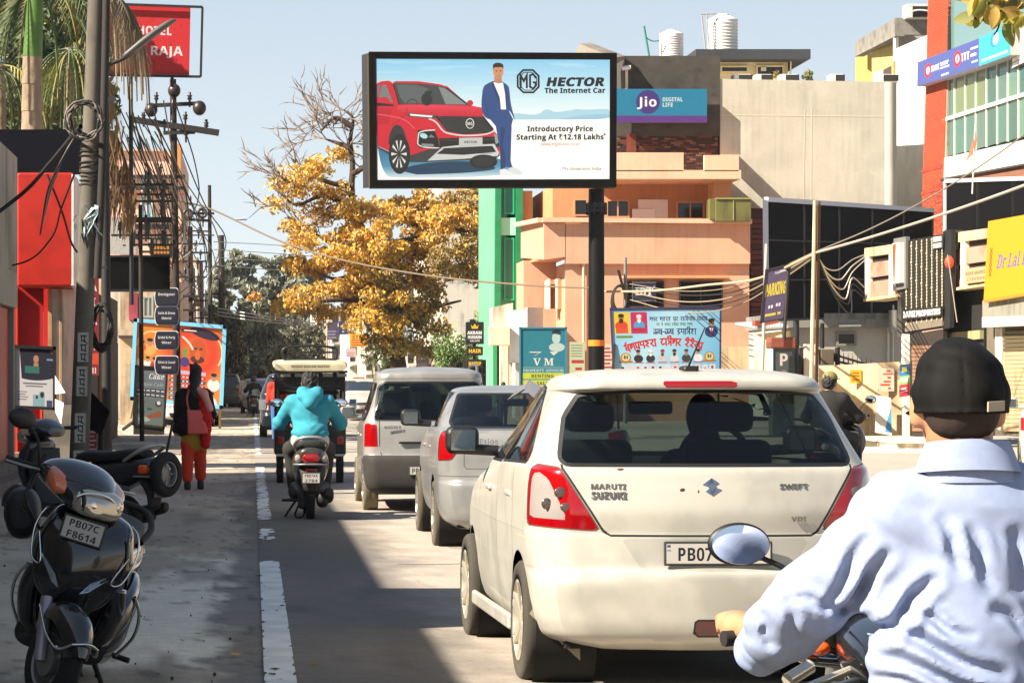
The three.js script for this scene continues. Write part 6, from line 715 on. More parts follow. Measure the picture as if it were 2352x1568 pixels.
{ // near branch top right, leaf by leaf
const d = 13, r = rnd(66), t = thing('leafy_branch', 'near branch with yellow green leaves hanging into the top right corner', 'branch', { at: P(2360, -60, d) }), k = M('#2c2018', 0.9, 'bark');
mesh('stem', [tube([P(2420, -40, d), P(2345, 10, d), P(2300, 45, d), P(2255, 44, d + 0.03), P(2238, 40, d)], 0.007, 20), tube([P(2380, -60, d), P(2290, -10, d), P(2250, 10, d + 0.05)], 0.006, 16), tube([P(2300, 45, d), P(2292, 70, d), P(2285, 80, d)], 0.004, 10), tube([P(2345, 10, d), P(2330, -10, d), P(2310, -40, d)], 0.006, 10)], k, t);
const leafG = (() => { const pts = [], N = 7; const g = new THREE.BufferGeometry(), pos = [], idx = []; for (let i = 0; i <= N; i++) { const f = i / N, w = 0.26 * Math.pow(Math.sin(PI * Math.pow(f, 0.8)), 0.8), z = -0.18 * f * f; pos.push(-w, f, z + 0.35 * w, 0, f, z, w, f, z + 0.35 * w); if (i < N) { const a = i * 3; idx.push(a, a + 1, a + 3, a + 1, a + 4, a + 3, a + 1, a + 2, a + 4, a + 2, a + 5, a + 4); } } g.setAttribute('position', new THREE.Float32BufferAttribute(pos, 3)); g.setIndex(idx); g.computeVertexNormals(); return clean(g); })();
const ms = [leafM([0.42, 0.34, 0.03], 0.5), leafM([0.20, 0.20, 0.03], 0.5), leafM([0.55, 0.36, 0.06], 0.5), leafM([0.12, 0.12, 0.03], 0.45)], at = origins.get(t);
const spots = [[2290, 46, 200, 62], [2240, 40, 100, 58], [2300, 48, 250, 55], [2318, 45, 350, 66], [2325, 55, 300, 60], [2262, 44, 230, 48], [2248, 40, 190, 40], [2238, 60, 130, 36], [2240, 66, 210, 40], [2300, 30, 30, 44]]; for (let i = 0; i < 46; i++) { const f = r(); spots.push([lerp(2225, 2365, f), -12 + 52 * r() * (0.4 + 0.6 * f), r() * 360, 30 + 26 * r()]); }
for (const [u, v, a, l] of spots) { const m = new THREE.Mesh(leafG, ms[Math.floor(r() * 4)]), s = l * d / F; m.name = 'leaf'; m.scale.set(s, s, s); m.rotation.set(gauss(r) * 0.7, gauss(r) * 1.2, -a * PI / 180 + PI); m.position.copy(P(u, v, d + gauss(r) * 0.1)).sub(at); t.add(m); }
}
// ---------- vehicles ----------
const chrome = M('#d8d8d6', 0.12, null, { metalness: 1 }), rubber = M('#191817', 0.85, 'dirt'), tyreDust = M('#6f6452', 0.95, 'dirt'), blackPl = M('#151414', 0.5), mirrorM = M('#f4f6f8', 0.02, null, { metalness: 1 });
const glassM = M([0.30, 0.36, 0.345], 0.03, null, { transmission: 1, thickness: 0, ior: 1.45 }), redLens = M('#8c0208', 0.12, null, { clearcoat: 1 }), clearLens = M('#8f8782', 0.1, null, { clearcoat: 1 }), orangeLens = M('#e8590c', 0.2, null, { clearcoat: 1 }), seatM = M('#2b2a2b', 0.85, 'cloth'), skinM = M([0.42, 0.22, 0.13], 0.6), hairM = M('#15100d', 0.7);
const crm = (a, b, c, d, t) => 0.5 * (2 * b + (c - a) * t + (2 * a - 5 * b + 4 * c - d) * t * t + (3 * b - a - 3 * c + d) * t * t * t);
// body skin from a stack of horizontal outlines; a row is [y, half width, rear z, front z, corner x, corner z, rear bow]
function shell(rows, K = 5) {
const outs = [];
for (let i = 0; i < rows.length - 1; i++) for (let k = 0; k < K + (i === rows.length - 2); k++) {
const t = k / K, q = (j) => { const a = rows[i][j], b = rows[i + 1][j], v = crm((rows[i - 1] || rows[i])[j], a, b, (rows[i + 2] || rows[i + 1])[j], t); return clamp(v, Math.min(a, b) - 0.02, Math.max(a, b) + 0.02); };
const [y, w, zr, zf, rx, rz, bow] = [0, 1, 2, 3, 4, 5, 6].map(q), half = [], x1 = Math.max(0, w - rx), z1 = zr - bow, fx = Math.min(w * 0.5, 0.4), fz = Math.min(0.5, (zr - zf) * 0.25), ze = z1 - rz, zs = zf + fz + 0.06;
for (let j = 0; j < 14; j++) { const x = x1 * j / 14; half.push([x, zr - bow * (x / Math.max(x1, 0.01)) ** 2]); }
for (let j = 0; j < 10; j++) { const a = j / 10 * PI / 2; half.push([x1 + (w - x1) * Math.sin(a), z1 - rz * (1 - Math.cos(a))]); }
for (let j = 0; j < 44; j++) { const s = j / 44; half.push([w * (1 - 0.05 * s * s - 0.012 * Math.sin(PI * s) * -1), lerp(ze, zs, s)]); }
const wf = w * 0.95; for (let j = 0; j < 10; j++) { const a = j / 10 * PI / 2; half.push([wf - fx * (1 - Math.cos(a)), zs - fz * Math.sin(a)]); }
for (let j = 0; j <= 10; j++) { const s = j / 10; half.push([(wf - fx) * (1 - s), zf + 0.06 * (1 - s) * (1 - s)]); }
const ring = half.map(([x, z]) => v3(x, y, z)); for (let j = half.length - 2; j > 0; j--) ring.push(v3(-half[j][0], y, half[j][1])); outs.push(ring);
}
return clean(rings(outs, true, true));
}
function wheel(t, x, z, r, w, o = {}) {   // tyre with rim as sub-part; x > 0 is the right-hand side
const s = Math.sign(x) || 1, R = r * 0.68, rot = (g) => g.rotateZ(-PI / 2 * s).rotateY(o.steer || 0).translate(x, r, z);
const ty = mesh('wheel', rot(lathe([[R, -w / 2], [r * 0.93, -w / 2], [r * 0.985, -w * 0.42], [r, -w * 0.3], [r, -w * 0.07], [r * 0.985, -w * 0.05], [r * 0.985, w * 0.05], [r, w * 0.07], [r, w * 0.3], [r * 0.985, w * 0.42], [r * 0.93, w / 2], [R, w / 2], [R, -w / 2]], 40)), o.tyre || rubber, t);
const n = o.spokes || 5, sp = []; for (let k = 0; k < n; k++) { const a = k / n * 2 * PI; for (const e of o.twin ? [-0.13, 0.13] : [0]) sp.push(rot(beam(v3(0.03 * Math.cos(a), w * 0.34, 0.03 * Math.sin(a)), v3(R * 0.97 * Math.cos(a + e), w * 0.44, R * 0.97 * Math.sin(a + e)), o.sw || 0.045, 0.03))); }
mesh('rim', [rot(lathe([[R * 1.02, -w * 0.4], [R, w * 0.5], [R * 0.95, w * 0.5], [R * 0.92, w * 0.3], [R * 0.9, -w * 0.3], [R * 1.01, -w * 0.4]], 36)), rot(lathe([[0.001, w * 0.44], [0.05, w * 0.43], [0.06, w * 0.3], [0.001, w * 0.3]], 16)), ...sp], o.rim || M('#b9b4aa', 0.35, 'dirt', { metalness: 0.7 }), ty);
mesh('hub', rot(lathe([[0.001, 0], [R * 0.9, 0], [R * 0.9, -0.02], [0.001, -0.02]], 20)), M('#2b2723', 0.8), ty); return ty;
}
const rearF = (pts, r, zmin = -1) => { const sd = polySD(pts, r); return (p) => Math.max(sd(p.x, p.y), zmin - p.z); }, sym = (pts) => [...pts, ...pts.map(([x, y]) => [-x, y]).reverse()];
function car(c) {
const t = thing(c.name || 'car', c.label, c.category || 'car'); let body = shell(c.rows); const paint = c.paint, zm = -c.L / 2;
const cut = (name, f, mat, parent = t, o = {}) => { const [a, b] = split(body, f); body = b || body; return a && name ? mesh(name, a, mat, parent, o) : a; };
const [zw1, zw2] = c.axles, wr = c.wr, W = c.w;
cut(null, (p) => Math.max(Math.min(Math.hypot(p.z - zw1, p.y - wr), Math.hypot(p.z - zw2, p.y - wr)) - wr - 0.05, 0.3 - Math.abs(p.x), p.y - wr * 2 - 0.2));
// glazing: windscreen, rear window, side windows
const gb = c.belt, gt = c.glassTop;
const seam = (name, sd, w, lim, mat, A, B) => { [A, B] = split(body, (p) => sd(p) + w); if (!B) return; const [g, C] = split(B, (p) => sd(p) - w), [g1, g2] = g ? split(g, lim) : []; if (g1) mesh(name, g1, mat, t); body = mergeGeometries([A, C, g2].filter(Boolean)); };
cut('rear_window', rearF(c.rearGlass, c.rgr, zm), c.glass || glassM); cut('rear_window_seal', rearF(c.rearGlass, c.rgr + 0.018, zm), blackPl);
cut('windscreen', (p) => Math.max(polySD(sym([[-W * 0.84, gb + 0.02], [-W * 0.70, gt]]), 0.03)(p.x, p.y), p.z - zm), c.glass || glassM);
for (const win of c.side) { const sd = polySD(win, 0.025); for (const s of [1, -1]) { cut('side_window', (p) => Math.max(sd(p.z, p.y), 0.3 - p.x * s), c.glass || glassM); cut('window_seal', (p) => Math.max(sd(p.z, p.y) - 0.014, 0.3 - p.x * s), blackPl); } }
for (const f of c.features || []) f[3] ? seam(f[0], f[1], f[3], f[4], f[2]) : cut(f[0], f[1], f[2]);
for (const z of c.doors) for (const s of [1, -1]) seam('door_gap', (p) => p.z - z - 0.36 * Math.max(0, p.y - gb), 0.004, (p) => Math.max(0.3 - p.x * s, p.y - gt, 0.3 - p.y), M('#3a3733', 0.8));
mesh('body', body, paint, t);
mesh('underbody', [bx(-W * 0.8, 0.2, c.axles[1] - 0.4, W * 0.8, 0.32, -0.25), bx(-W * 0.62, 0.2, c.axles[1] - 0.35, W * 0.62, 0.6, c.axles[0] + 0.35)], M('#0d0c0b', 0.95), t, { kind: 'stuff' });
for (const [z, st] of [[zw1, 0], [zw2, c.steer || 0]]) for (const s of [-1, 1]) wheel(t, s * (W - 0.095), z, wr, c.tw || 0.19, { steer: st, ...c.wheel });
// cabin
const fl = [bx(-W * 0.8, 0.33, c.axles[1] + 0.3, W * 0.8, 0.4, -0.5)], seats = []; for (const [sx, sz] of c.seats || []) { seats.push(rb(sx - 0.24, 0.42, sz - 0.5, sx + 0.24, 0.6, sz, 0.06), rb(sx - 0.23, 0.55, sz - 0.08, sx + 0.23, gb + 0.08, sz + 0.08, 0.06), rb(sx - 0.13, gb + 0.12, sz - 0.03, sx + 0.13, gb + 0.28, sz + 0.08, 0.05)); }
mesh('floor', fl, M('#141312', 0.95), t); seats.forEach((g, i) => { if (i % 3 === 0) { const s = mesh('seat', [g, seats[i + 1]], seatM, t); mesh('headrest', seats[i + 2], seatM, s); } });
mesh('dashboard', rb(-W * 0.8, 0.6, c.dash - 0.4, W * 0.8, gb - 0.03, c.dash, 0.08), M('#1c1b1b', 0.8), t); mesh('rear_view_mirror', rb(-0.12, gt - 0.1, c.dash + 0.28, 0.12, gt - 0.03, c.dash + 0.33, 0.02), blackPl, t);
if (c.steering) mesh('steering_wheel', new THREE.TorusGeometry(0.18, 0.018, 8, 24).rotateX(0.4).translate(c.steering, gb - 0.02, c.dash + 0.16), blackPl, t);
for (const s of c.mirrors || [-1, 1]) { const mx = s * (W + 0.1), my = gb + 0.06, mz = c.mz; const m = mesh('door_mirror', [rb(mx - 0.095, my - 0.08, mz - 0.1, mx + 0.095, my + 0.08, mz, 0.05, 3), bar(v3(s * (W - 0.1), my - 0.06, mz - 0.04), v3(mx, my - 0.05, mz - 0.04), 0.03)], c.mirrorMat || blackPl, t); mesh('mirror_glass', rb(mx - 0.07, my - 0.058, mz + 0.002, mx + 0.07, my + 0.058, mz + 0.008, 0.03), M('#7d858a', 0.05, null, { metalness: 1 }), m); }
for (const z of c.handles || []) for (const s of [-1, 1]) mesh('door_handle', rb(s * W * 0.985 - 0.025, gb - 0.2, z - 0.09, s * W * 0.985 + 0.03, gb - 0.165, z + 0.09, 0.015), c.handleMat || paint, t);
c.extra?.(t);
t.position.set(...c.pos); t.rotation.y = c.turn || 0; return t;
}
const plateTex = (lines, w = 260, h = 60, ind) => printTex(w, h, (g) => { g.fillStyle = '#dcd6cc'; g.fillRect(0, 0, w, h); g.strokeStyle = '#333'; g.lineWidth = 3; g.strokeRect(2, 2, w - 4, h - 4); lines.forEach((s, i) => txt(g, s, ind ? w / 2 + 14 : w / 2, h * (i + 0.54) / lines.length, h / lines.length * 0.86, '#16161a', { fit: w * (ind ? 0.84 : lines.length > 1 ? 0.76 : 0.9) })); if (ind) { g.fillStyle = '#3a4a8a'; g.fillRect(8, 10, 16, 14); txt(g, 'IND', 17, 40, 13, '#3a4a8a', { fit: 20 }); } });
function plate(t, x0, y0, x1, y1, z, tex, dir = 1) { const p = mesh('number_plate', rb(x0, y0, z, x1, y1, z + 0.012 * dir, 0.006), M('#2b2a28', 0.6), t); const q = [v3(x0 + 0.008, y0 + 0.008, z + 0.014 * dir), v3(x1 - 0.008, y0 + 0.008, z + 0.014 * dir), v3(x1 - 0.008, y1 - 0.008, z + 0.014 * dir), v3(x0 + 0.008, y1 - 0.008, z + 0.014 * dir)]; mesh('print', dir > 0 ? quad(...q) : quad(q[1], q[0], q[3], q[2]), printMat(tex, 0.4), p, { uv: true }); }
const whiteP = M([0.41, 0.39, 0.335], 0.4, 'dirt', { clearcoat: 0.35, clearcoatRoughness: 0.08 }), silverP = M([0.27, 0.267, 0.26], 0.32, 'dirt', { metalness: 0.3, clearcoat: 0.4, clearcoatRoughness: 0.1 }), wagonP = M([0.31, 0.30, 0.275], 0.35, 'dirt', { metalness: 0.3, clearcoat: 0.7, clearcoatRoughness: 0.15 });
const hatchRows = (k = 1, h = 1) => [[.20, .62, -.14, -3.55, .3, .3, .05], [.25, .77, -.05, -3.72, .28, .34, .06], [.32, .815, -.012, -3.80, .26, .36, .07], [.42, .835, 0, -3.84, .25, .36, .075], [.52, .842, .004, -3.85, .24, .36, .075], [.575, .846, -.002, -3.85, .26, .40, .09], [.60, .847, -.040, -3.85, .24, .35, .08], [.66, .85, -.05, -3.84, .24, .34, .08], [.75, .853, -.058, -3.80, .24, .33, .08], [.765, .853, -.066, -3.78, .24, .33, .08], [.86, .85, -.062, -3.66, .24, .32, .075], [.94, .848, -.078, -3.35, .23, .31, .075], [1.0, .844, -.095, -2.98, .22, .30, .07], [1.06, .835, -.115, -2.78, .20, .30, .07], [1.095, .815, -.15, -2.70, .2, .3, .07], [1.24, .752, -.275, -2.38, .2, .3, .07], [1.40, .682, -.40, -2.02, .2, .3, .06], [1.435, .665, -.41, -1.94, .2, .3, .06], [1.452, .66, -.365, -1.9, .2, .3, .05], [1.50, .625, -.375, -1.76, .22, .3, .05], [1.525, .56, -.46, -1.62, .3, .3, .04], [1.545, .42, -.66, -1.45, .3, .25, .02], [1.553, .2, -.85, -1.3, .15, .2, .01], [1.555, .01, -1.0, -1.15, .005, .05, 0]].map(([y, w, zr, zf, rx, rz, b]) => [y * h, w, zr, zf * k, rx, rz, b]);
{ // ---- the white hatchback in front ----
const hole = M('#1a1612', 0.8), lampL = [[-0.95, 1.02], [-0.80, 1.085], [-0.715, 1.072], [-0.635, 0.94], [-0.535, 0.775], [-0.95, 0.80]], clr = [[-0.95, 1.0], [-0.80, 1.05], [-0.765, 1.02], [-0.685, 0.825], [-0.95, 0.835]], m2 = (q) => q.map(([x, y]) => [-x, y]), lid = [[-.70, 1.2], [-.70, 1.07], [-.62, .94], [-.515, .77], [-.49, .752], [.49, .752], [.515, .77], [.62, .94], [.70, 1.07], [.70, 1.2]], sdLid = polySD(lid), sdRec = polySD([[-.42, .73], [-.33, .595], [.37, .595], [.46, .73]], 0.01);
car({ label: 'white hatchback with dented tailgate and red clear tail lamps in front of the rider', rows: hatchRows(), L: 3.85, w: 0.85, axles: [-0.70, -3.13], wr: 0.30, tw: 0.2, belt: 1.10, glassTop: 1.41, paint: whiteP, rearGlass: sym([[-.665, 1.125], [-.62, 1.30], [-.56, 1.385], [-.3, 1.40]]), rgr: 0.03,
side: [[[-0.62, 1.12], [-0.98, 1.115], [-1.55, 1.105], [-1.55, 1.44], [-1.05, 1.42]], [[-1.62, 1.10], [-2.55, 1.09], [-2.02, 1.42], [-1.62, 1.44]]], doors: [-0.92, -1.6, -2.62], handles: [-1.12, -1.98], handleMat: whiteP, dash: -2.1, mz: -2.36, mirrors: [-1, 1], seats: [[-0.37, -1.55], [0.37, -1.55]], steering: 0.37, wheel: { spokes: 6, twin: true, sw: 0.032, rim: M('#cfc6b2', 0.35, 'dirt', { metalness: 0.5 }), tyre: M('#3f3a31', 0.95, 'dirt') },
features: [...[1, -1].flatMap((s) => { const a = s < 0 ? lampL : m2(lampL), b = s < 0 ? clr : m2(clr); return [['tail_lamp_clear', rearF(b, 0, -0.36), clearLens], ['tail_lamp', rearF(a, 0, -0.40), redLens], ['lamp_gap', rearF(a, 0.006, -0.41), M('#4a443a', 0.8)]]; }),
['high_brake_lamp', (p) => Math.max(Math.abs(p.y - 1.473) - 0.017, Math.abs(p.x) - 0.185, -0.6 - p.z), redLens], ['tailgate_gap', (p) => sdLid(p.x, p.y), hole, 0.0055, (p) => Math.max(-0.6 - p.z, p.y - 1.09)], ['lock_hole', (p) => Math.max(Math.hypot(p.x - 0.02, p.y - 0.795) - 0.014, -0.5 - p.z), hole], ['bumper_hole', (p) => Math.max(Math.hypot(p.x - 0.015, p.y - 0.535) - 0.01, -0.5 - p.z), hole],
['plate_recess', (p) => Math.max(sdRec(p.x, p.y), -0.5 - p.z), M([0.34, 0.325, 0.28], 0.4, 'dirt', { clearcoat: 0.3 })], ['fog_lamp', rearF([[-.09, .285], [.09, .285], [.085, .345], [-.085, .345]], 0.004, -0.5), M('#4a0808', 0.2, null, { clearcoat: 1 })], ['fog_lamp_seal', rearF([[-.09, .285], [.09, .285], [.085, .345], [-.085, .345]], 0.014, -0.5), blackPl], ['bumper_gap', (p) => p.y - 0.61 - 0.9 * Math.max(0, Math.abs(p.x) - .72), M('#a59c88', 0.7), 0.003, (p) => Math.max(.55 - Math.abs(p.x), -0.7 - p.z)], ['roof_gap', (p) => Math.abs(p.x) - 0.56, M('#8a8577', 0.8), 0.006, (p) => Math.max(1.50 - p.y, p.z + 0.45)]],
extra: (t) => {
plate(t, -0.24, 0.612, 0.28, 0.728, -0.045, plateTex(['PB07 K 4427'], 520, 116, true));
const badge = (str, w, h, x, y, z) => { const g = extrText(str, h, w); g.translate(-w / 2, -h / 2, 0).rotateX(y < .9 ? 0 : -.25).rotateY(x * .38).translate(x, y, z); mesh('badge', g, M('#77756f', 0.3, null, { metalness: 0.7 }), t); };
badge('MARUTI', 0.165, 0.026, -0.49, 0.985, -0.1345); badge('SUZUKI', 0.165, 0.034, -0.49, 0.944, -0.1225); badge('SWIFT', 0.14, 0.026, 0.40, 0.985, -0.1195); badge('VDI', 0.075, 0.022, 0.42, 0.83, -0.0935);
for (const s of [-1, 1]) mesh('lamp_reflector', [[.715, .955, -.178, .03, .026], [.69, .885, -.16, .028, .022], [.775, .90, -.215, .026, .028]].map(([x, y, z, a, b]) => ball(v3(s * x, y, z), a, b, .009, 14)), M('#6d625c', 0.15, null, { metalness: 0.6 }), t, { kind: 'stuff' });
const S = [[-.03, .0], [.0, .045], [.012, .045], [-.012, .012], [.03, -.012], [.036, -.02], [0.0, -.045], [-.012, -.045], [.012, -.012], [-.03, .0]]; mesh('emblem', [extr([[-.044, .012], [0, .044], [.032, .022], [.012, .008], [0, .018], [-.018, .006], [.044, -.012], [0, -.044], [-.032, -.022], [-.012, -.008], [0, -.018], [.018, -.006]], 0.012, 0.002).rotateX(-.25).translate(0.0, 0.985, -0.085)], M('#9aa4ad', 0.2, null, { metalness: 0.9 }), t);
const dn = ball(v3(-0.14, 0.965, -0.091), 0.016, 0.014, 0.004, 8); mesh('dent_hole', [dn, ball(v3(-0.065, 0.955, -0.086), 0.005, 0.016, 0.004, 6)], M('#3d2a1c', 0.9), t, { kind: 'stuff' }); mesh('rust_chip', ball(v3(-0.43, 1.068, -0.148), 0.018, 0.005, 0.003, 6).rotateZ(0), M('#7a4a2a', 0.9), t);
mesh('antenna', [bar(v3(-0.02, 1.545, -0.62), v3(0.03, 1.75, -0.42), 0.006, 0.003), rb(-0.05, 1.53, -0.7, 0.03, 1.565, -0.56, 0.02)], blackPl, t);
for (const s of [-1, 1]) { mesh('rain_visor', slab(v3(s * 0.69, 1.455, -1.0), v3(s * 0.735, 1.40, -0.95), v3(s * 0.70, 1.44, -1.6), v3(s * 0.668, 1.49, -1.6), 0.008), M('#8a8c90', 0.15, null, { metalness: 0.6 }), t); mesh('rain_visor', slab(v3(s * 0.668, 1.49, -1.62), v3(s * 0.70, 1.44, -1.62), v3(s * 0.73, 1.38, -2.1), v3(s * 0.68, 1.43, -2.1), 0.008), M('#8a8c90', 0.15, null, { metalness: 0.6 }), t); mesh('mud_flap', slab(v3(s * 0.84, 0.36, -0.36), v3(s * 0.6, 0.14, -0.30), v3(s * 0.6, 0.42, -0.36), v3(s * 0.8, 0.42, -0.37), 0.02), M('#8f8672', 0.9, 'dirt'), t); mesh('sill_guard', rb(s * 0.84 - 0.02, 0.22, -2.75, s * 0.84 + 0.015, 0.3, -1.05, 0.02), whiteP, t); mesh('arch_liner', new THREE.CylinderGeometry(0.36, 0.36, 0.3, 28, 1, true).rotateZ(PI / 2).translate(s * 0.66, 0.31, -0.70), M('#100f0d', 0.95), t); mesh('arch_liner', new THREE.CylinderGeometry(0.36, 0.36, 0.3, 28, 1, true).rotateZ(PI / 2).translate(s * 0.66, 0.31, -3.13), M('#100f0d', 0.95), t); }
mesh('rear_bench', [rb(-0.62, 0.5, -1.0, 0.62, 1.02, -0.85, 0.06)], seatM, t); mesh('exhaust', bar(v3(0.45, 0.2, -0.3), v3(0.45, 0.2, -0.02), 0.025), M('#6d665c', 0.5, null, { metalness: 0.7 }), t);
const dr = mesh('driver', [field((x, y, z) => smin(smin(ell(x, y, z, [0.27, 1.30, -1.72], [0.09, 0.13, 0.1]), cap(x, y, z, [0.28, 1.2, -1.7, 0.06], [0.3, 1.1, -1.68, 0.08]), 0.05), smin(cap(x, y, z, [0.12, 1.04, -1.68, 0.09], [0.5, 1.02, -1.68, 0.08]), ell(x, y, z, [0.32, 0.85, -1.66], [0.2, 0.3, 0.12]), 0.1), 0.06), [0.0, 0.6, -1.9], [0.66, 1.45, -1.5], 0.02)], M('#2a2320', 0.8), t);
mesh('parcel_shelf', bx(-0.62, 1.03, -0.95, 0.62, 1.05, -0.3), M('#1b1a1a', 0.9), t);
}, pos: [2.2, 0, -13.42], turn: 0.032 });
}
{ // ---- silver saloon ----
const rows = [[.19, .66, -.12, -3.9, .3, .3, .05], [.26, .78, -.04, -4.1, .28, .3, .06], [.36, .825, -.005, -4.18, .26, .32, .07], [.48, .84, 0, -4.2, .25, .32, .075], [.58, .845, .0, -4.2, .25, .32, .08], [.62, .845, -.03, -4.2, .25, .32, .08], [.72, .85, -.05, -4.18, .24, .3, .07], [.84, .85, -.055, -4.05, .24, .3, .06], [.92, .848, -.065, -3.7, .23, .3, .06], [.99, .84, -.085, -3.3, .23, .3, .05], [1.045, .82, -.13, -3.05, .23, .28, .05], [1.055, .80, -.2, -3.0, .24, .25, .04], [1.066, .78, -.66, -2.95, .2, .3, .04], [1.12, .765, -.80, -2.86, .2, .3, .05], [1.36, .665, -1.22, -2.30, .2, .3, .05], [1.41, .64, -1.32, -2.18, .22, .3, .05], [1.455, .56, -1.5, -2.0, .3, .25, .03], [1.475, .36, -1.65, -1.9, .3, .12, .02], [1.48, .01, -1.72, -1.82, .005, .05, 0]];
const lamp = (s) => [[-1, 1.0], [-.76, 1.045], [-.63, 1.02], [-.655, .92], [-.74, .80], [-1, .78]].map(([x, y]) => [x * s, y]);
car({ name: 'saloon_car', label: 'silver saloon car with red tail lamp between the van and white hatchback', rows: rows.map(([y, ...q]) => [y > 1.1 ? 1.1 + (y - 1.1) * 0.9 : y, ...q]), L: 4.2, w: 0.85, axles: [-0.95, -3.4], wr: 0.30, belt: 1.07, glassTop: 1.345, paint: silverP, rearGlass: sym([[-.66, 1.11], [-.565, 1.325]]), rgr: 0.03, side: [[[-1.35, 1.10], [-2.0, 1.095], [-2.0, 1.355], [-1.5, 1.34]], [[-2.06, 1.095], [-2.88, 1.09], [-2.36, 1.33], [-2.06, 1.355]]], doors: [-1.2, -2.03, -3.0], handles: [-1.35, -2.2], dash: -2.35, mz: -2.7, mirrors: [-1], seats: [[-0.37, -1.85], [0.37, -1.85]], wheel: { spokes: 8, sw: 0.03, tyre: M('#4d463a', 0.95, 'dirt') },
features: [...[1, -1].flatMap((s) => [['tail_lamp', rearF(lamp(s), 0, -0.34), redLens], ['lamp_gap', rearF(lamp(s), 0.008, -0.35), blackPl]]), ['boot_gap', ((q) => (p) => q(p.x, p.y))(polySD([[-.63, 1.2], [-.63, .72], [.63, .72], [.63, 1.2]])), M('#57544e', 0.8), 0.005, (p) => -0.4 - p.z], ['bumper_gap', (p) => p.y - 0.655, M('#57544e', 0.8), 0.006, (p) => -0.7 - p.z]],
extra: (t) => { plate(t, -0.26, 0.74, 0.26, 0.86, -0.05, plateTex(['PB10 DE 3381'])); mesh('badge', extrText('Etios', 0.05, 0.16).translate(-0.5, 0.935, -0.06), chrome, t); mesh('fuel_flap', rb(-0.848, 0.8, -0.62, -0.83, 0.95, -0.46, 0.02), silverP, t); mesh('arch_liner', [new THREE.CylinderGeometry(0.36, 0.36, 0.3, 24, 1, true).rotateZ(PI / 2).translate(-0.66, 0.31, -0.95), new THREE.CylinderGeometry(0.36, 0.36, 0.3, 24, 1, true).rotateZ(PI / 2).translate(-0.66, 0.31, -3.4)], M('#100f0d', 0.95), t, { kind: 'stuff' }); mesh('passenger', [ball(v3(0.37, 1.2, -1.95), 0.1, 0.13, 0.11), rb(0.15, 0.8, -2.05, 0.6, 1.08, -1.85, 0.08)], M('#2b211c', 0.8), t, { kind: 'stuff' }); }, pos: [2.47, 0, -24.4] });
}
const boxRows = (W, L, H) => [[.21, W * .85, -.1, -L + .25, .2, .25, .03], [.28, W * .95, -.03, -L + .08, .18, .25, .04], [.40, W * .985, 0, -L + .02, .16, .24, .04], [.56, W * .995, .0, -L, .15, .22, .04], [.63, W, -.02, -L, .15, .2, .04], [.66, W, -.05, -L, .15, .2, .04], [.80, W, -.06, -L + .04, .14, .2, .04], [.95, W * .998, -.065, -L + .35, .14, .2, .04], [1.0, W * .99, -.075, -L + .7, .14, .2, .04], [1.04, W * .98, -.085, -L + .85, .14, .2, .04], [H * .72, W * .92, -.13, -L + 1.2, .14, .22, .04], [H * .88, W * .82, -.2, -L + 1.55, .15, .22, .04], [H * .93, W * .80, -.2, -L + 1.65, .16, .22, .04], [H * .965, W * .74, -.24, -L + 1.8, .2, .2, .03], [H * .99, W * .52, -.42, -L + 2.0, .25, .15, .02], [H, W * .02, -.7, -L + 2.2, .01, .05, 0]];
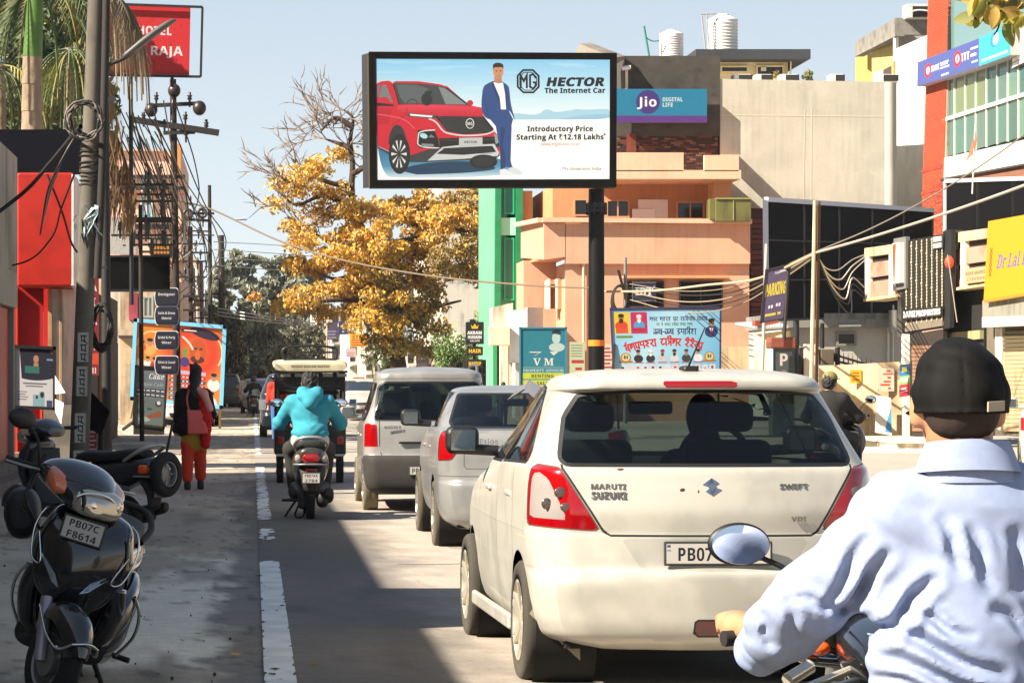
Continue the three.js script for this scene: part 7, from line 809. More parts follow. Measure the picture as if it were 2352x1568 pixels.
{ // ---- silver van ----
const W = 0.75, L = 3.6, H = 1.64, lamp = (s) => [[-1, 1.0], [-.68, 1.0], [-.60, .985], [-.585, .66], [-1, .66]].map(([x, y]) => [x * s, y]), lo = (s) => [[-1, .74], [-.56, .74], [-.56, .66], [-1, .66]].map(([x, y]) => [x * s, y]);
car({ name: 'van', label: 'dusty silver tall van with black lower bumper ahead of the silver saloon', category: 'van', rows: boxRows(W, L, H), L, w: W, axles: [-0.62, -2.98], wr: 0.28, tw: 0.17, belt: 1.04, glassTop: H * 0.885, paint: wagonP, rearGlass: sym([[-.60, 1.07], [-.545, 1.40], [-.5, 1.43]]), rgr: 0.025, side: [[[-0.28, 1.06], [-0.62, 1.06], [-0.62, 1.42], [-0.36, 1.42]], [[-0.7, 1.06], [-1.5, 1.06], [-1.5, 1.43], [-0.7, 1.43]], [[-1.57, 1.06], [-2.55, 1.06], [-2.12, 1.42], [-1.57, 1.43]]], doors: [-0.66, -1.53, -2.6], handles: [-0.85, -1.7], dash: -2.15, mz: -2.3, mirrors: [-1, 1], mirrorMat: wagonP, seats: [[-0.34, -1.6], [0.34, -1.6], [-0.33, -0.8], [0.33, -0.8]], wheel: { spokes: 7, tyre: M('#6b6250', 0.95, 'dirt') },
features: [...[1, -1].flatMap((s) => [['tail_lamp_clear', rearF(lo(s), 0, -0.22), clearLens], ['tail_lamp', rearF(lamp(s), 0, -0.22), redLens]]), ['bumper', (p) => Math.max(p.y - 0.645 + 0.25 * Math.max(0, -0.2 - p.z), -0.75 - p.z), M('#2f2c28', 0.8, 'dirt')], ['tailgate_gap', ((q) => (p) => q(p.x, p.y))(polySD([[-.57, 1.6], [-.57, .7], [-.5, .55], [.5, .55], [.57, .7], [.57, 1.6]])), M('#38352f', 0.8), 0.006, (p) => Math.max(-0.4 - p.z, p.y - 1.05)]],
extra: (t) => { plate(t, -0.25, 0.42, 0.25, 0.53, 0.005, plateTex(['PB07 AB 1925'])); mesh('tailgate_trim', rb(-0.36, 0.775, -0.06, 0.3, 0.80, -0.03, 0.01), blackPl, t); mesh('badge', extrText('WAGON R', 0.035, 0.19).translate(-0.52, 0.94, -0.055), M('#55534e', 0.4, null, { metalness: 0.5 }), t); for (const s of [-1, 1]) mesh('roof_rail', tube([v3(s * 0.55, 1.57, -0.45), v3(s * 0.56, 1.64, -0.6), v3(s * 0.55, 1.65, -1.3), v3(s * 0.54, 1.6, -1.7)], 0.018), M('#6b6862', 0.5, null, { metalness: 0.5 }), t); mesh('passenger', [-0.3, 0.02, 0.32].map((x) => ball(v3(x, 1.14, -0.95), 0.1, 0.13, 0.1, 10)), M('#241b17', 0.8), t, { kind: 'stuff' }); mesh('curtain', rb(-0.5, 1.1, -0.75, -0.2, 1.35, -0.7, 0.03), M('#3c3a38', 0.9, 'cloth'), t); }, pos: [2.0, 0, -31.6] });
}
// smaller cars down the road
function simpleCar(label, paint, x, d, turn, o = {}) {
return car({ name: o.name || 'car', label, category: o.category || 'car', rows: o.rows || hatchRows(1, o.h || 0.98), L: o.L || 3.85, w: o.w || 0.85, axles: o.axles || [-0.7, -3.13], wr: 0.3, belt: 1.09, glassTop: 1.38, paint, glass: o.glass || M('#1d2224', 0.06, null, { clearcoat: 1 }), rearGlass: sym([[-.64, 1.13], [-.55, 1.36]]), rgr: 0.02, side: [[[-0.65, 1.12], [-1.55, 1.11], [-1.55, 1.4], [-1.05, 1.39]], [[-1.62, 1.10], [-2.5, 1.09], [-2.02, 1.39], [-1.62, 1.4]]], doors: [-1.6], dash: -2.1, mz: -2.4, mirrorMat: paint, seats: [],
features: [...[1, -1].flatMap((s) => [['tail_lamp', rearF([[-1, .98], [-.62, .96], [-.6, .78], [-1, .8]].map(([a, b]) => [a * s, b]), 0, -0.3), redLens], ['headlamp', (p) => Math.max(polySD([[-1, .78], [-.42, .66], [-.46, .6], [-1, .62]].map(([a, b]) => [a * s, b]), 0.02)(p.x, p.y), p.z + 3.2), clearLens]]), ['grille', (p) => Math.max(polySD([[-.4, .66], [.4, .66], [.36, .58], [-.36, .58]], 0.01)(p.x, p.y), p.z + 3.4), blackPl], ['air_dam', (p) => Math.max(polySD([[-.5, .42], [.5, .42], [.45, .3], [-.45, .3]], 0.02)(p.x, p.y), p.z + 3.4), blackPl]], extra: (t) => { plate(t, -0.25, 0.46, 0.25, 0.56, -3.86, plateTex(['PB08 CV 6110']), -1); o.extra?.(t); }, pos: [x, 0, -d], turn });
}
simpleCar('white oncoming hatchback seen from the front left of the silver van', whiteP, 4.05, 103.8, PI, {});
simpleCar('dark grey car partly hidden left of the black electric rickshaw', M('#22252a', 0.25, 'dirt', { clearcoat: 1 }), 1.05, 72, 0, { h: 1.06 });
simpleCar('small white car facing the camera far up the road beyond the scooter', whiteP, 0.35, 126, PI, {});
simpleCar('pale car parked under the right side of the festival hoarding', M([0.5, 0.5, 0.48], 0.3, 'dirt', { clearcoat: 1 }), -1.85, 92, PI - 0.06, {});
simpleCar('dark jeep like car parked beyond the hoarding on the left edge', M('#3a3a33', 0.4, 'dirt', { clearcoat: 0.5 }), -1.35, 146, 0.03, { h: 1.15 });
simpleCar('white van with pale windows at the far right edge behind the rider', whiteP, 11.35, 38.5, -0.25, { name: 'van', category: 'van', rows: boxRows(0.85, 3.85, 1.55), glass: M('#a9c9b0', 0.15) });
// ---------- poles and wires ----------
const wood = M('#3a2f26', 0.9, 'bark'), iron = M('#1d1815', 0.7), cable = M('#15120f', 0.7), paleCable = M('#a59a8a', 0.8), insul = M('#2b211c', 0.4);
{ const d = 35.5, t = thing('concrete_pole', 'leaning grey concrete pole with pasted bills beside the parked black scooter', 'pole', { at: [X(183, d), 0, -d] }), con = M('#6f675b', 0.95, 'concrete', { bump: 0.01 }), c = P(178, 1146, d), e = P(222, -40, d);
mesh('shaft', [new THREE.CylinderGeometry(0.105, 0.125, 1, 20).scale(1, c.distanceTo(e), 1)].map((g) => orient(g, v3(c.x, 0, c.z), e)), con, t);
const at = (v, o = 0) => c.clone().lerp(e, (1146 - v) / 1186).add(v3(0, 0, o));
for (let k = 0; k < 4; k++) { const v = [800, 878, 985, 1070][k], p = at(v, 0.125); mesh('pasted_bill', quad(off(p, -0.07, -0.17, 0), off(p, 0.08, -0.17, 0), off(p, 0.085, 0.2, 0), off(p, -0.065, 0.2, 0)), printMat(printTex(96, 200, (g, w, h) => { g.fillStyle = '#9c9484'; g.fillRect(0, 0, w, h); g.fillStyle = 'rgba(225,218,204,.85)'; g.fillRect(6, 0, 84, h); g.strokeStyle = '#2b3640'; g.lineWidth = 8; g.beginPath(); for (let i = 0; i < 3; i++) { const y = 24 + i * 62, a = hash(k, i) * 26; g.moveTo(22, y); g.lineTo(74, y); g.moveTo(34, y); g.lineTo(34, y + 40); g.moveTo(64, y); g.quadraticCurveTo(44 + a, y + 24, 66, y + 42); g.lineTo(40, y + 30); } g.stroke(); }), 0.9), t, { uv: true }); }
const r = rnd(3); mesh('cloth_tuft', Array.from({ length: 22 }, () => { const p = at(470 + 60 * r(), 0.1).add(v3(gauss(r) * 0.22, 0, 0)); return tris([p, off(p, gauss(r) * 0.14, -0.08 - 0.14 * r(), 0.05), off(p, gauss(r) * 0.1, -0.02, 0.06)]); }), M('#a7b6b4', 0.9, 'cloth'), t, { kind: 'stuff' });
mesh('wire_wrap', Array.from({ length: 11 }, (_, k) => new THREE.TorusGeometry(0.128, 0.006 + 0.005 * r(), 5, 20).rotateX(PI / 2 + 0.5 * (r() - 0.5)).rotateY(r() * 6).translate(at(330 + k * 9 + 8 * r()).x, at(330 + k * 9 + 8 * r()).y, -d)), M('#3a3028', 0.8), t, { kind: 'stuff' });
mesh('conduit', [tube([at(640, 0.1).add(v3(0.15, 0, 0)), at(400, 0.1).add(v3(0.16, 0, 0)), at(180, 0.1).add(v3(0.15, 0, 0)), at(-30, 0.1).add(v3(0.13, 0, 0))], 0.05, 30, 8)], M('#26201c', 0.8), t); }
{ const d = 35.1, r = rnd(7), t = thing('cable_coil', 'round coil of black cable tied to the concrete pole', 'cable', { at: P(193, 312, d) }), ring = (u, v, k) => { const pts = []; for (let i = 0; i <= 26; i++) { const a = i / 26 * PI * 2.1, R2 = (35 + 6 * (r() - 0.5) + (k % 3) * 4) * d / F; pts.push(off(P(u, v, d), R2 * Math.cos(a), R2 * Math.sin(a) * 1.05, 0.03 * gauss(r))); } return tube(pts, 0.014, 70, 5); }; for (let k = 0; k < 8; k++) mesh('cable_loop', ring(193 + gauss(r) * 4, 276 + gauss(r) * 5, k), k % 2 ? M('#6d645a', 0.7) : cable, t); }
{ const d = 46, t = thing('steel_pole', 'dark steel pole standing close behind the concrete pole', 'pole', { at: [X(245, d), 0, -d] }); mesh('shaft', bar(v3(X(246, d), 0, -d), P(238, -40, d), 0.085, 0.07, 10), M('#231e1b', 0.7, 'dirt'), t); mesh('bracket', [beam(P(180, 238, d - 9), P(262, 228, d), 0.06, 0.06)], iron, t); mesh('lamp_arm', tube([P(245, 150, d), P(290, 130, d), P(335, 92, d)], 0.035, 16), iron, t); const h = mesh('lamp_head', loft([{ c: [0, 0, 0.55], a: 0.02, b: 0.02 }, { c: [0, 0.02, 0.4], a: 0.10, b: 0.05 }, { c: [0, 0.02, 0], a: 0.12, b: 0.06 }, { c: [0, 0, -0.4], a: 0.08, b: 0.05 }, { c: [0, 0, -0.5], a: 0.03, b: 0.03 }]).rotateY(PI / 2).rotateZ(0.62).translate(X(340, d), Y(90, d), -d), M('#4a4744', 0.5, 'dirt'), t); }
solo('black_bundle', 'large black bundle of cable hanging behind the concrete pole', 'cable', (() => { const r = rnd(4), c = P(232, 752, 44), g = []; for (let k = 0; k < 22; k++) { const pts = []; const a0 = r() * 6; for (let i = 0; i < 12; i++) { const a = a0 + i / 11 * PI * 1.9; pts.push(off(c, 0.17 * Math.cos(a) * (0.6 + 0.5 * r()), 0.36 * Math.sin(a) * (0.7 + 0.4 * r()), gauss(r) * 0.08)); } g.push(tube(pts, 0.022, 26, 5)); } return g; })(), cable);
solo('black_cloth', 'dark diamond shaped cloth hanging from the steel pole', 'cloth', slab(P(206, 985, 42), P(232, 1000, 42), P(252, 945, 41.9), P(210, 900, 42), 0.06), M('#0d0c0c', 0.95, 'cloth'));
solo('dark_stake', 'dark wooden stake standing behind the scooter front', 'post', bar(v3(X(228, 43), 0, -43), P(232, 985, 43), 0.05), iron);
// street poles with crossarms: [u, top v, distance, arms [[v, u0, u1, tilt, thick]], label]
const poleList = [[397, 182, 75, [[240, 335, 460, -6, .1], [285, 301, 503, 22, .16], [304, 375, 448, -2, .1], [405, 276, 425, 0, .09], [432, 276, 425, 0, .09], [520, 276, 400, 0, .14], [548, 310, 400, 3, .06], [578, 325, 398, 0, .06]], 'tall dark electric pole carrying crossarms and round insulators above the festival hoarding'], [481, 425, 110, [[490, 440, 492, 0, .09], [505, 420, 485, 4, .1], [540, 400, 492, 0, .05], [580, 400, 484, 0, .07], [468, 426, 448, 0, .06]], 'thinner electric pole with round insulators right of the tall dark one'], [508, 540, 150, [[612, 470, 520, 0, .08], [640, 490, 525, 0, .08], [676, 465, 525, 0, .08]], 'distant dark electric pole wrapped in cables before the far trees'], [437, 520, 95, [[560, 400, 470, 0, .06], [530, 395, 480, 2, .05], [600, 400, 475, 0, .06], [636, 405, 475, 0, .05], [680, 420, 470, 0, .07], [712, 420, 470, 0, .07]], 'weathered pole between the tall dark pole and the thinner electric pole'], [322, 470, 68, [[505, 276, 395, 0, .13], [424, 250, 400, 0, .06], [446, 250, 395, 2, .05], [462, 255, 395, 0, .05], [540, 255, 395, 0, .05], [562, 300, 400, 0, .05]], 'slim post rising behind the pale blank board'], [462, 600, 125, [[690, 440, 480, 0, .06], [730, 446, 478, 0, .06]], 'pale leaning post among the far electric poles']];
poleList.forEach(([u, v, d, arms, label], i) => { const t = thing('electric_pole', label, 'pole', { at: [X(u, d), 0, -d] }), b = i === 0 ? v3(X(408, d), 0, -d) : v3(X(u + 4, d), 0, -d); mesh('shaft', bar(b, P(u, v, d), [0.11, .11, .2, .1, .06, .09][i], [0.09, .07, .16, .08, .05, .08][i], 10), i === 5 ? M('#8d7a66', 0.9, 'bark') : wood, t);
for (const [av, u0, u1, tilt, th] of arms) { mesh('crossarm', beam(P(u0, av - tilt / 2, d - 0.12), P(u1, av + tilt / 2 + (tilt > 9 ? 9 : 0), d - 0.12), th, th), iron, t); const n = Math.min(4, Math.round((u1 - u0) / 40)); for (let k = 0; k < n; k++) { const uu = lerp(u0 + 5, u1 - 5, (k + 0.5) / n); mesh('insulator', lathe([[0.001, 0.24], [0.04, 0.23], [0.035, 0.17], [0.075, 0.14], [0.04, 0.1], [0.07, 0.05], [0.03, 0.02], [0.025, -0.16], [0.001, -0.16]], 12).translate(X(uu, d), Y(av, d) + (k % 2 ? -0.12 : 0.08), -d + 0.14), insul, t); } }
if (i === 0) { for (const [uu, vv, s] of [[458, 248, .18], [347, 252, .17], [400, 208, .17]]) mesh('round_insulator', ball(P(uu, vv, d - 0.2), s, s * 1.1, s, 16), insul, t); }
if (i === 1) for (const [uu, vv] of [[432, 492], [464, 490]]) mesh('round_insulator', new THREE.TorusGeometry(0.16, 0.06, 8, 18).translate(X(uu, d), Y(vv, d), -d + 0.2), insul, t); });
let wireN = 0; const wire = (label, pts, r, m = cable) => solo('overhead_wire', label, 'wire', tube(pts, r, pts.length * 12, 5), m);
const sag = (a, b, s) => [a, a.clone().lerp(b, 0.25).add(v3(0, -s * 0.75, 0)), a.clone().lerp(b, 0.5).add(v3(0, -s, 0)), a.clone().lerp(b, 0.75).add(v3(0, -s * 0.75, 0)), b];
wire('long dark cable sagging from the thinner electric pole across to the billboard pole', [P(405, 460, 90), P(470, 475, 90), P(640, 552, 88), P(800, 600, 85), P(1000, 635, 82), P(1200, 654, 78), P(1360, 662, 73)], 0.028, M('#6b5c48', 0.8));
wire('cable from the billboard pole to the roadside cable post', [P(1390, 670, 71), P(1500, 668, 70), P(1620, 655, 68), P(1740, 640, 64), P(1872, 583, 60)], 0.03, M('#b09a7c', 0.8));
wire('upper pale cable rising from the roadside post to the top right', sag(P(1876, 580, 60), P(2410, 405, 48), 0.06), 0.028, paleCable);
wire('thin cable rising from the roadside post past the flag', sag(P(1876, 578, 60), P(2420, 260, 56), 0.25), 0.016, M('#6f665a', 0.8));
for (let k = 0; k < 5; k++) wire(`${['topmost', 'second', 'third', 'fourth', 'lowest'][k]} of the cables sagging between the peach house corner and the roadside post`, [P(1447, 652 + 9 * k, 95), P(1560, 668 + 12 * k - 3 * (k % 2), 86), P(1700, 655 + 11 * k, 72), P(1800, 612 + 7 * k, 65), P(1872, 578 + 3 * k, 60)], 0.013 + 0.004 * (k % 3), k % 2 ? cable : M('#8a7a64', 0.8));
for (let k = 0; k < 6; k++) wire(`${['topmost', 'second', 'third', 'fourth', 'fifth', 'lowest'][k]} loose loop drooping from the roadside post to the left stone balcony`, [P(1876, 582, 60), P(1895 + 4 * k, 612 + 12 * k, 62), P(1925 + 6 * k, 600 + 22 * k + (k > 3 ? 10 : 20), 65), P(1960, 596 + 14 * k, 68), P(1987, [585, 590, 598, 660, 675, 684][k], 70)], 0.014 + 0.004 * (k % 2), k < 4 ? M('#c9bda8', 0.8) : cable);
for (let k = 0; k < 4; k++) wire(`${['uppermost', 'second', 'third', 'lowest'][k]} thin wire crossing the sky before the far trees`, [P(492, 555 + 18 * k, 110), P(620, 562 + 19 * k, 118), P(760, 572 + 20 * k, 126)], 0.016, M('#8d8f94', 0.8));
for (let k = 0; k < 3; k++) wire(`${['upper', 'middle', 'lower'][k]} white cable low across the far dark trees`, [P(500, 708 + 8 * k, 140), P(600, 724 + 7 * k, 132), P(720, 742 + 4 * k, 128)], 0.03, M('#c9c6be', 0.8));
wire('black cable curving down from the far left corner across the grey fascia', [P(-10, 492, 40), P(50, 445, 40), P(110, 380, 38), P(160, 320, 36), P(185, 290, 35.2)], 0.03); wire('thin black wire looping over the red sign box', [P(-10, 618, 42), P(60, 600, 42), P(115, 550, 41), P(140, 480, 39), P(170, 400, 36)], 0.014); wire('cable drooping over the red sign box to the steel pole', [P(108, 400, 41), P(140, 480, 41), P(165, 560, 40), P(205, 600, 38), P(245, 615, 45)], 0.016);
for (let k = 0; k < 5; k++) wire(`${['first', 'second', 'third', 'fourth', 'fifth'][k]} pale service wire bundled from the coil to the red shop`, [P(175, 310, 35.2), P(150 - 4 * k, 350 + 8 * k, 37), P(130 - 5 * k, 400 + 9 * k, 39), P(112 - 5 * k, 450 + 22 * k, 42)], 0.013, k % 2 ? paleCable : cable);
for (let k = 0; k < 30; k++) { const r = rnd(200 + k), u0 = 275 + 130 * r(), v0 = 200 + 120 * r(); wire(`tangled thin service wire ${['hanging', 'strung', 'looped', 'slung'][k % 4]} among the left electric poles`, [P(u0, v0, 66 + 6 * r()), P(u0 + 30 + 40 * r(), v0 + 110 + 60 * r(), 72), P(u0 + 50 + 70 * r(), v0 + 200 + 120 * r(), 76), P(330 + 160 * r(), v0 + 330 + 90 * r(), 80 + 15 * r())], 0.012 + 0.006 * r(), k % 3 ? cable : M('#8a8378', 0.8)).userData.group = 'tangled service wires among the left poles'; }
scene.children.filter((o) => o.userData.group === 'tangled service wires among the left poles').forEach((o) => { o.userData.label = 'tangled thin service wire among the left electric poles'; });
{ const d = 60, t = thing('cable_post', 'tall bare post gathering cables in front of the large black hoarding', 'post', { at: [X(1866, d), 0, -d] }); mesh('pipe', bar(v3(X(1862, d), 0, -d), P(1873, 461, d), 0.045, 0.04), M('#c9b893', 0.7, 'dirt'), t); mesh('timber', beam(v3(X(1876, d), 0, -d - 0.1), P(1883, 462, d + 0.1), 0.06, 0.06), M('#6d5138', 0.9, 'bark'), t); }
solo('drop_cable', 'thin rope hanging from the stone balcony corner past the dark shop opening', 'rope', tube([P(2178, 585, 63), P(2182, 610, 63), P(2190, 670, 63), P(2200, 740, 63)], 0.012, 20), paleCable);
// ---------- two wheelers ----------
const black = M('#101114', 0.16, 'dirt', { clearcoat: 1, clearcoatRoughness: 0.05 }), grime = M('#23211f', 0.7, 'dirt'), alloy = M('#8f8d88', 0.4, 'dirt', { metalness: 0.6 });
function smallWheel(t, z, r = 0.21, w = 0.09, st = 0, hz = 0) { // pressed steel scooter wheel with round holes
const rot = (g) => g.rotateZ(PI / 2).rotateY(st).translate(0, r, z), ty = mesh('wheel', rot(lathe([[r * .62, -w / 2], [r * .9, -w / 2], [r, -w * .25], [r, -w * .06], [r * .985, 0], [r, w * .06], [r, w * .25], [r * .9, w / 2], [r * .62, w / 2]], 40)), rubber, t);
mesh('rim', [rot(lathe([[r * .64, -w * .5], [r * .6, -w * .5], [r * .56, -w * .3], [r * .56, w * .3], [r * .6, w * .5], [r * .64, w * .5]], 32)), rot(extr(Array.from({ length: 40 }, (_, k) => [r * .57 * Math.cos(k * PI / 20), r * .57 * Math.sin(k * PI / 20)]), 0.012, 0, { holes: Array.from({ length: 8 }, (_, k) => Array.from({ length: 12 }, (_, j) => [r * .43 * Math.cos(k * PI / 4) + r * .075 * Math.cos(-j * PI / 6), r * .43 * Math.sin(k * PI / 4) + r * .1 * Math.sin(-j * PI / 6)])) }).rotateX(PI / 2).translate(0, 0.02, 0)), rot(new THREE.CylinderGeometry(0.06, 0.075, w * 1.1, 20))], alloy, ty); return ty;
}
// local frame: rear axle at z = 0, the scooter faces -z
function scooter(label, o = {}) {
const t = thing('scooter', label, 'scooter'), P2 = o.paint || black, st = o.steer || 0;
smallWheel(t, 0);
// apron, leg shield, floor
mesh('apron', loft([{ c: [0, .38, -1.06], a: .04, b: .03, t: 90 }, { c: [0, .46, -1.08], a: .12, b: .06, t: 90 }, { c: [0, .58, -1.09], a: .2, b: .095, t: 90, n: 1.8 }, { c: [0, .70, -1.07], a: .24, b: .115, t: 90, n: 1.75 }, { c: [0, .82, -1.04], a: .215, b: .11, t: 90 }, { c: [0, .90, -1.0], a: .17, b: .08, t: 90 }, { c: [0, .935, -.98], a: .06, b: .03, t: 90 }], { n: 40 }), P2, t);
mesh('leg_shield', [loft([{ c: [0, .26, -.83], a: .22, b: .03, t: 90, n: 4 }, { c: [0, .42, -.88], a: .235, b: .035, t: 90, n: 4 }, { c: [0, .62, -.95], a: .22, b: .05, t: 90, n: 4 }, { c: [0, .84, -.96], a: .2, b: .05, t: 90, n: 4 }])], grime, t);
mesh('floorboard', rb(-.2, .24, -.9, .2, .31, -.42, .03), grime, t);
mesh('side_cover', [-1, 1].map((s) => loft([{ c: [s * .13, .27, -.92], a: .09, b: .07 }, { c: [s * .15, .26, -.6], a: .09, b: .08 }, { c: [s * .13, .3, -.35], a: .1, b: .10 }])), P2, t, { kind: 'stuff' });
mesh('rear_body', loft([{ c: [0, .50, -.46], a: .13, b: .2, n: 3 }, { c: [0, .54, -.25], a: .18, b: .19, n: 2.8 }, { c: [0, .6, 0], a: .195, b: .15, n: 2.6 }, { c: [0, .66, .22], a: .175, b: .115, n: 2.6 }, { c: [0, .70, .38], a: .13, b: .08 }, { c: [0, .72, .42], a: .07, b: .04 }], { n: 36 }), P2, t);
mesh('seat', loft([{ c: [0, .74, -.52], a: .09, b: .03 }, { c: [0, .77, -.4], a: .14, b: .055, n: 3 }, { c: [0, .775, -.1], a: .155, b: .055, n: 3 }, { c: [0, .80, .15], a: .15, b: .055, n: 3 }, { c: [0, .81, .28], a: .1, b: .035 }]), M('#1b1a1c', 0.7, 'cloth'), t);
mesh('grab_rail', tube([v3(-.15, .74, .12), v3(-.17, .82, .28), v3(-.10, .88, .40), v3(.10, .88, .40), v3(.17, .82, .28), v3(.15, .74, .12)], .018, 40, 8), o.rail || M('#a9a6a2', 0.35, 'dirt', { metalness: 0.5 }), t);
mesh('tail_lamp', loft([{ c: [0, .665, .36], a: .1, b: .055, n: 3 }, { c: [0, .67, .425], a: .085, b: .042, n: 3 }, { c: [0, .67, .435], a: .05, b: .02 }]), redLens, t);
for (const s of [-1, 1]) mesh('rear_indicator', loft([{ c: [s * .12, .665, .3], a: .05, b: .05 }, { c: [s * .135, .665, .38], a: .035, b: .04 }, { c: [s * .13, .665, .4], a: .01, b: .01 }]), o.rearInd || clearLens, t);
mesh('tail_trim', loft([{ c: [0, .60, .25], a: .19, b: .014, n: 3 }, { c: [0, .60, .4], a: .15, b: .014, n: 3 }, { c: [0, .605, .45], a: .06, b: .01 }]), M('#8f8d8a', 0.4, 'dirt', { metalness: 0.4 }), t);
mesh('rear_fender', loft([{ c: [0, .57, .28], a: .13, b: .05 }, { c: [0, .45, .36], a: .10, b: .06, t: 40 }, { c: [0, .3, .36], a: .08, b: .04, t: 60 }]), grime, t); mesh('reflector', rb(-.06, .525, .385, .06, .56, .4, .008), redLens, t);
plate(t, -.1, .40, .1, .52, .42, o.rearPlate || plateTex(['PB07AK', '2784'], 200, 120));
mesh('engine', [rb(-.13, .12, -.35, -.03, .32, .12, .04), loft([{ c: [.12, .2, -.3], a: .05, b: .06 }, { c: [.13, .2, 0], a: .06, b: .07 }, { c: [.13, .24, .25], a: .05, b: .06 }])], M('#2b2927', 0.6, 'dirt'), t, { kind: 'stuff' });
mesh('side_stand', tube([v3(-.12, .22, -.55), v3(-.22, .08, -.5), v3(-.27, .0, -.48)], .014, 10), iron, t); mesh('centre_stand', [tube([v3(-.1, .2, -.2), v3(-.16, .03, -.12), v3(-.08, .03, -.1), v3(-.06, .2, -.2)], .012, 16), bar(v3(-.1, .2, -.24), v3(-.3, .2, -.28), .015)], iron, t, { kind: 'stuff' });
mesh('exhaust', loft([{ c: [.17, .22, -.25], a: .03, b: .03 }, { c: [.19, .24, 0], a: .055, b: .06 }, { c: [.19, .3, .32], a: .05, b: .055 }, { c: [.19, .31, .36], a: .02, b: .02 }]), M('#33302d', 0.5, null, { metalness: 0.5 }), t);
// steering assembly: turns with the handlebar, carried as parts of the scooter
const sm = (name, g, m) => { const me = mesh(name, [g].flat(2).map((q) => clean(q.index ? q.toNonIndexed() : q).translate(0, 0, 1.24 - 0.06).rotateY(st).translate(0, 0, -1.24 + 0.06)), m, t); return me; };
{ const c = smallWheel(t, -1.24, .21, .09, 0); c.geometry.translate(0, 0, 1.18).rotateY(st).translate(0, 0, -1.18); c.children.forEach((k) => k.geometry.translate(0, 0, 1.18).rotateY(st).translate(0, 0, -1.18)); }
sm('front_fender', rings(Array.from({ length: 14 }, (_, i) => { const a = lerp(-0.85, 1.25, i / 13), w = 0.095 * Math.pow(Math.sin(PI * lerp(0.2, 0.9, i / 13)), 0.5), R2 = 0.265 + 0.03 * Math.sin(PI * i / 13); return Array.from({ length: 13 }, (_, j) => { const q = (j / 12 - 0.5) * PI, rr = R2 - 0.10 * (1 - Math.cos(q)); return v3(w * Math.sin(q), 0.21 + rr * Math.cos(a), -1.24 - rr * Math.sin(a)); }); }), false), P2);
sm('fork_leg', [bar(v3(-.075, .2, -1.24), v3(-.07, .48, -1.12), .028, .03), bar(v3(.075, .2, -1.24), v3(.07, .48, -1.12), .028, .03)], M('#a39aa0', 0.35, 'dirt', { metalness: 0.5 })); sm('fork_cap', ball(v3(-.085, .5, -1.14), .022), orangeLens);
sm('steering_column', bar(v3(0, .4, -1.12), v3(0, 1.0, -.94), .03), iron);
sm('head_cowl', loft([{ c: [0, 1.0, -.80], a: .12, b: .05, t: 0 }, { c: [0, 1.03, -.9], a: .19, b: .085, n: 2.2 }, { c: [0, 1.02, -1.0], a: .19, b: .10, n: 2.2 }, { c: [0, .985, -1.1], a: .15, b: .09, n: 2.2 }, { c: [0, .96, -1.16], a: .10, b: .06 }, { c: [0, .95, -1.18], a: .04, b: .02 }], { n: 36 }), P2);
sm('headlamp', loft([{ c: [-.03, .97, -1.06], a: .14, b: .08, n: 3 }, { c: [-.03, .955, -1.165], a: .13, b: .065, n: 3 }, { c: [0, .94, -1.205], a: .06, b: .035 }, { c: [0, .94, -1.21], a: .02, b: .01 }]), M('#b5ae9f', 0.05, null, { clearcoat: 1, metalness: 0.6 })); sm('reflector_bowl', [ball(v3(.02, .95, -1.192), .042, .032, .02, 12)], chrome); sm('headlamp_trim', new THREE.TorusGeometry(.088, .007, 6, 30).scale(1.22, .72, 1).rotateX(-0.5).translate(0, .957, -1.168), chrome);
for (const s of [-1, 1]) { sm('front_indicator', loft([{ c: [s * .15, 1.02, -1.0], a: .045, b: .055 }, { c: [s * .155, 1.0, -1.08], a: .045, b: .045 }, { c: [s * .14, .985, -1.115], a: .015, b: .015 }]), s < 0 ? M('#c9a79a', 0.1, null, { clearcoat: 1 }) : M('#c8643c', 0.1, null, { clearcoat: 1 })); sm('grip', bar(v3(s * .18, 1.03, -.9), v3(s * .34, 1.035, -.84), .019), rubber); sm('brake_lever', tube([v3(s * .2, 1.03, -.93), v3(s * .28, 1.03, -.93), v3(s * .36, 1.03, -.88)], .007, 10), alloy); if (o.mirrors === true || o.mirrors?.includes(s)) { sm('mirror_stem', tube([v3(s * .19, 1.05, -.9), v3(s * .24, 1.16, -.9), v3(s * .31, 1.22, -.9)], .007, 10), iron); const mi = sm('mirror', ball(v3(s * .35, 1.24, -.9), .075, .05, .025, 16), o.mirrorFront ? blackPl : blackPl); sm('mirror_glass', ball(v3(s * .35, 1.24, -.885), .066, .042, .012, 16), mirrorM); } }
o.extra?.(t, sm); t.position.set(...o.pos); t.rotation.set(0, o.yaw || 0, 0); if (o.lean) t.rotateZ(o.lean); return t;
}
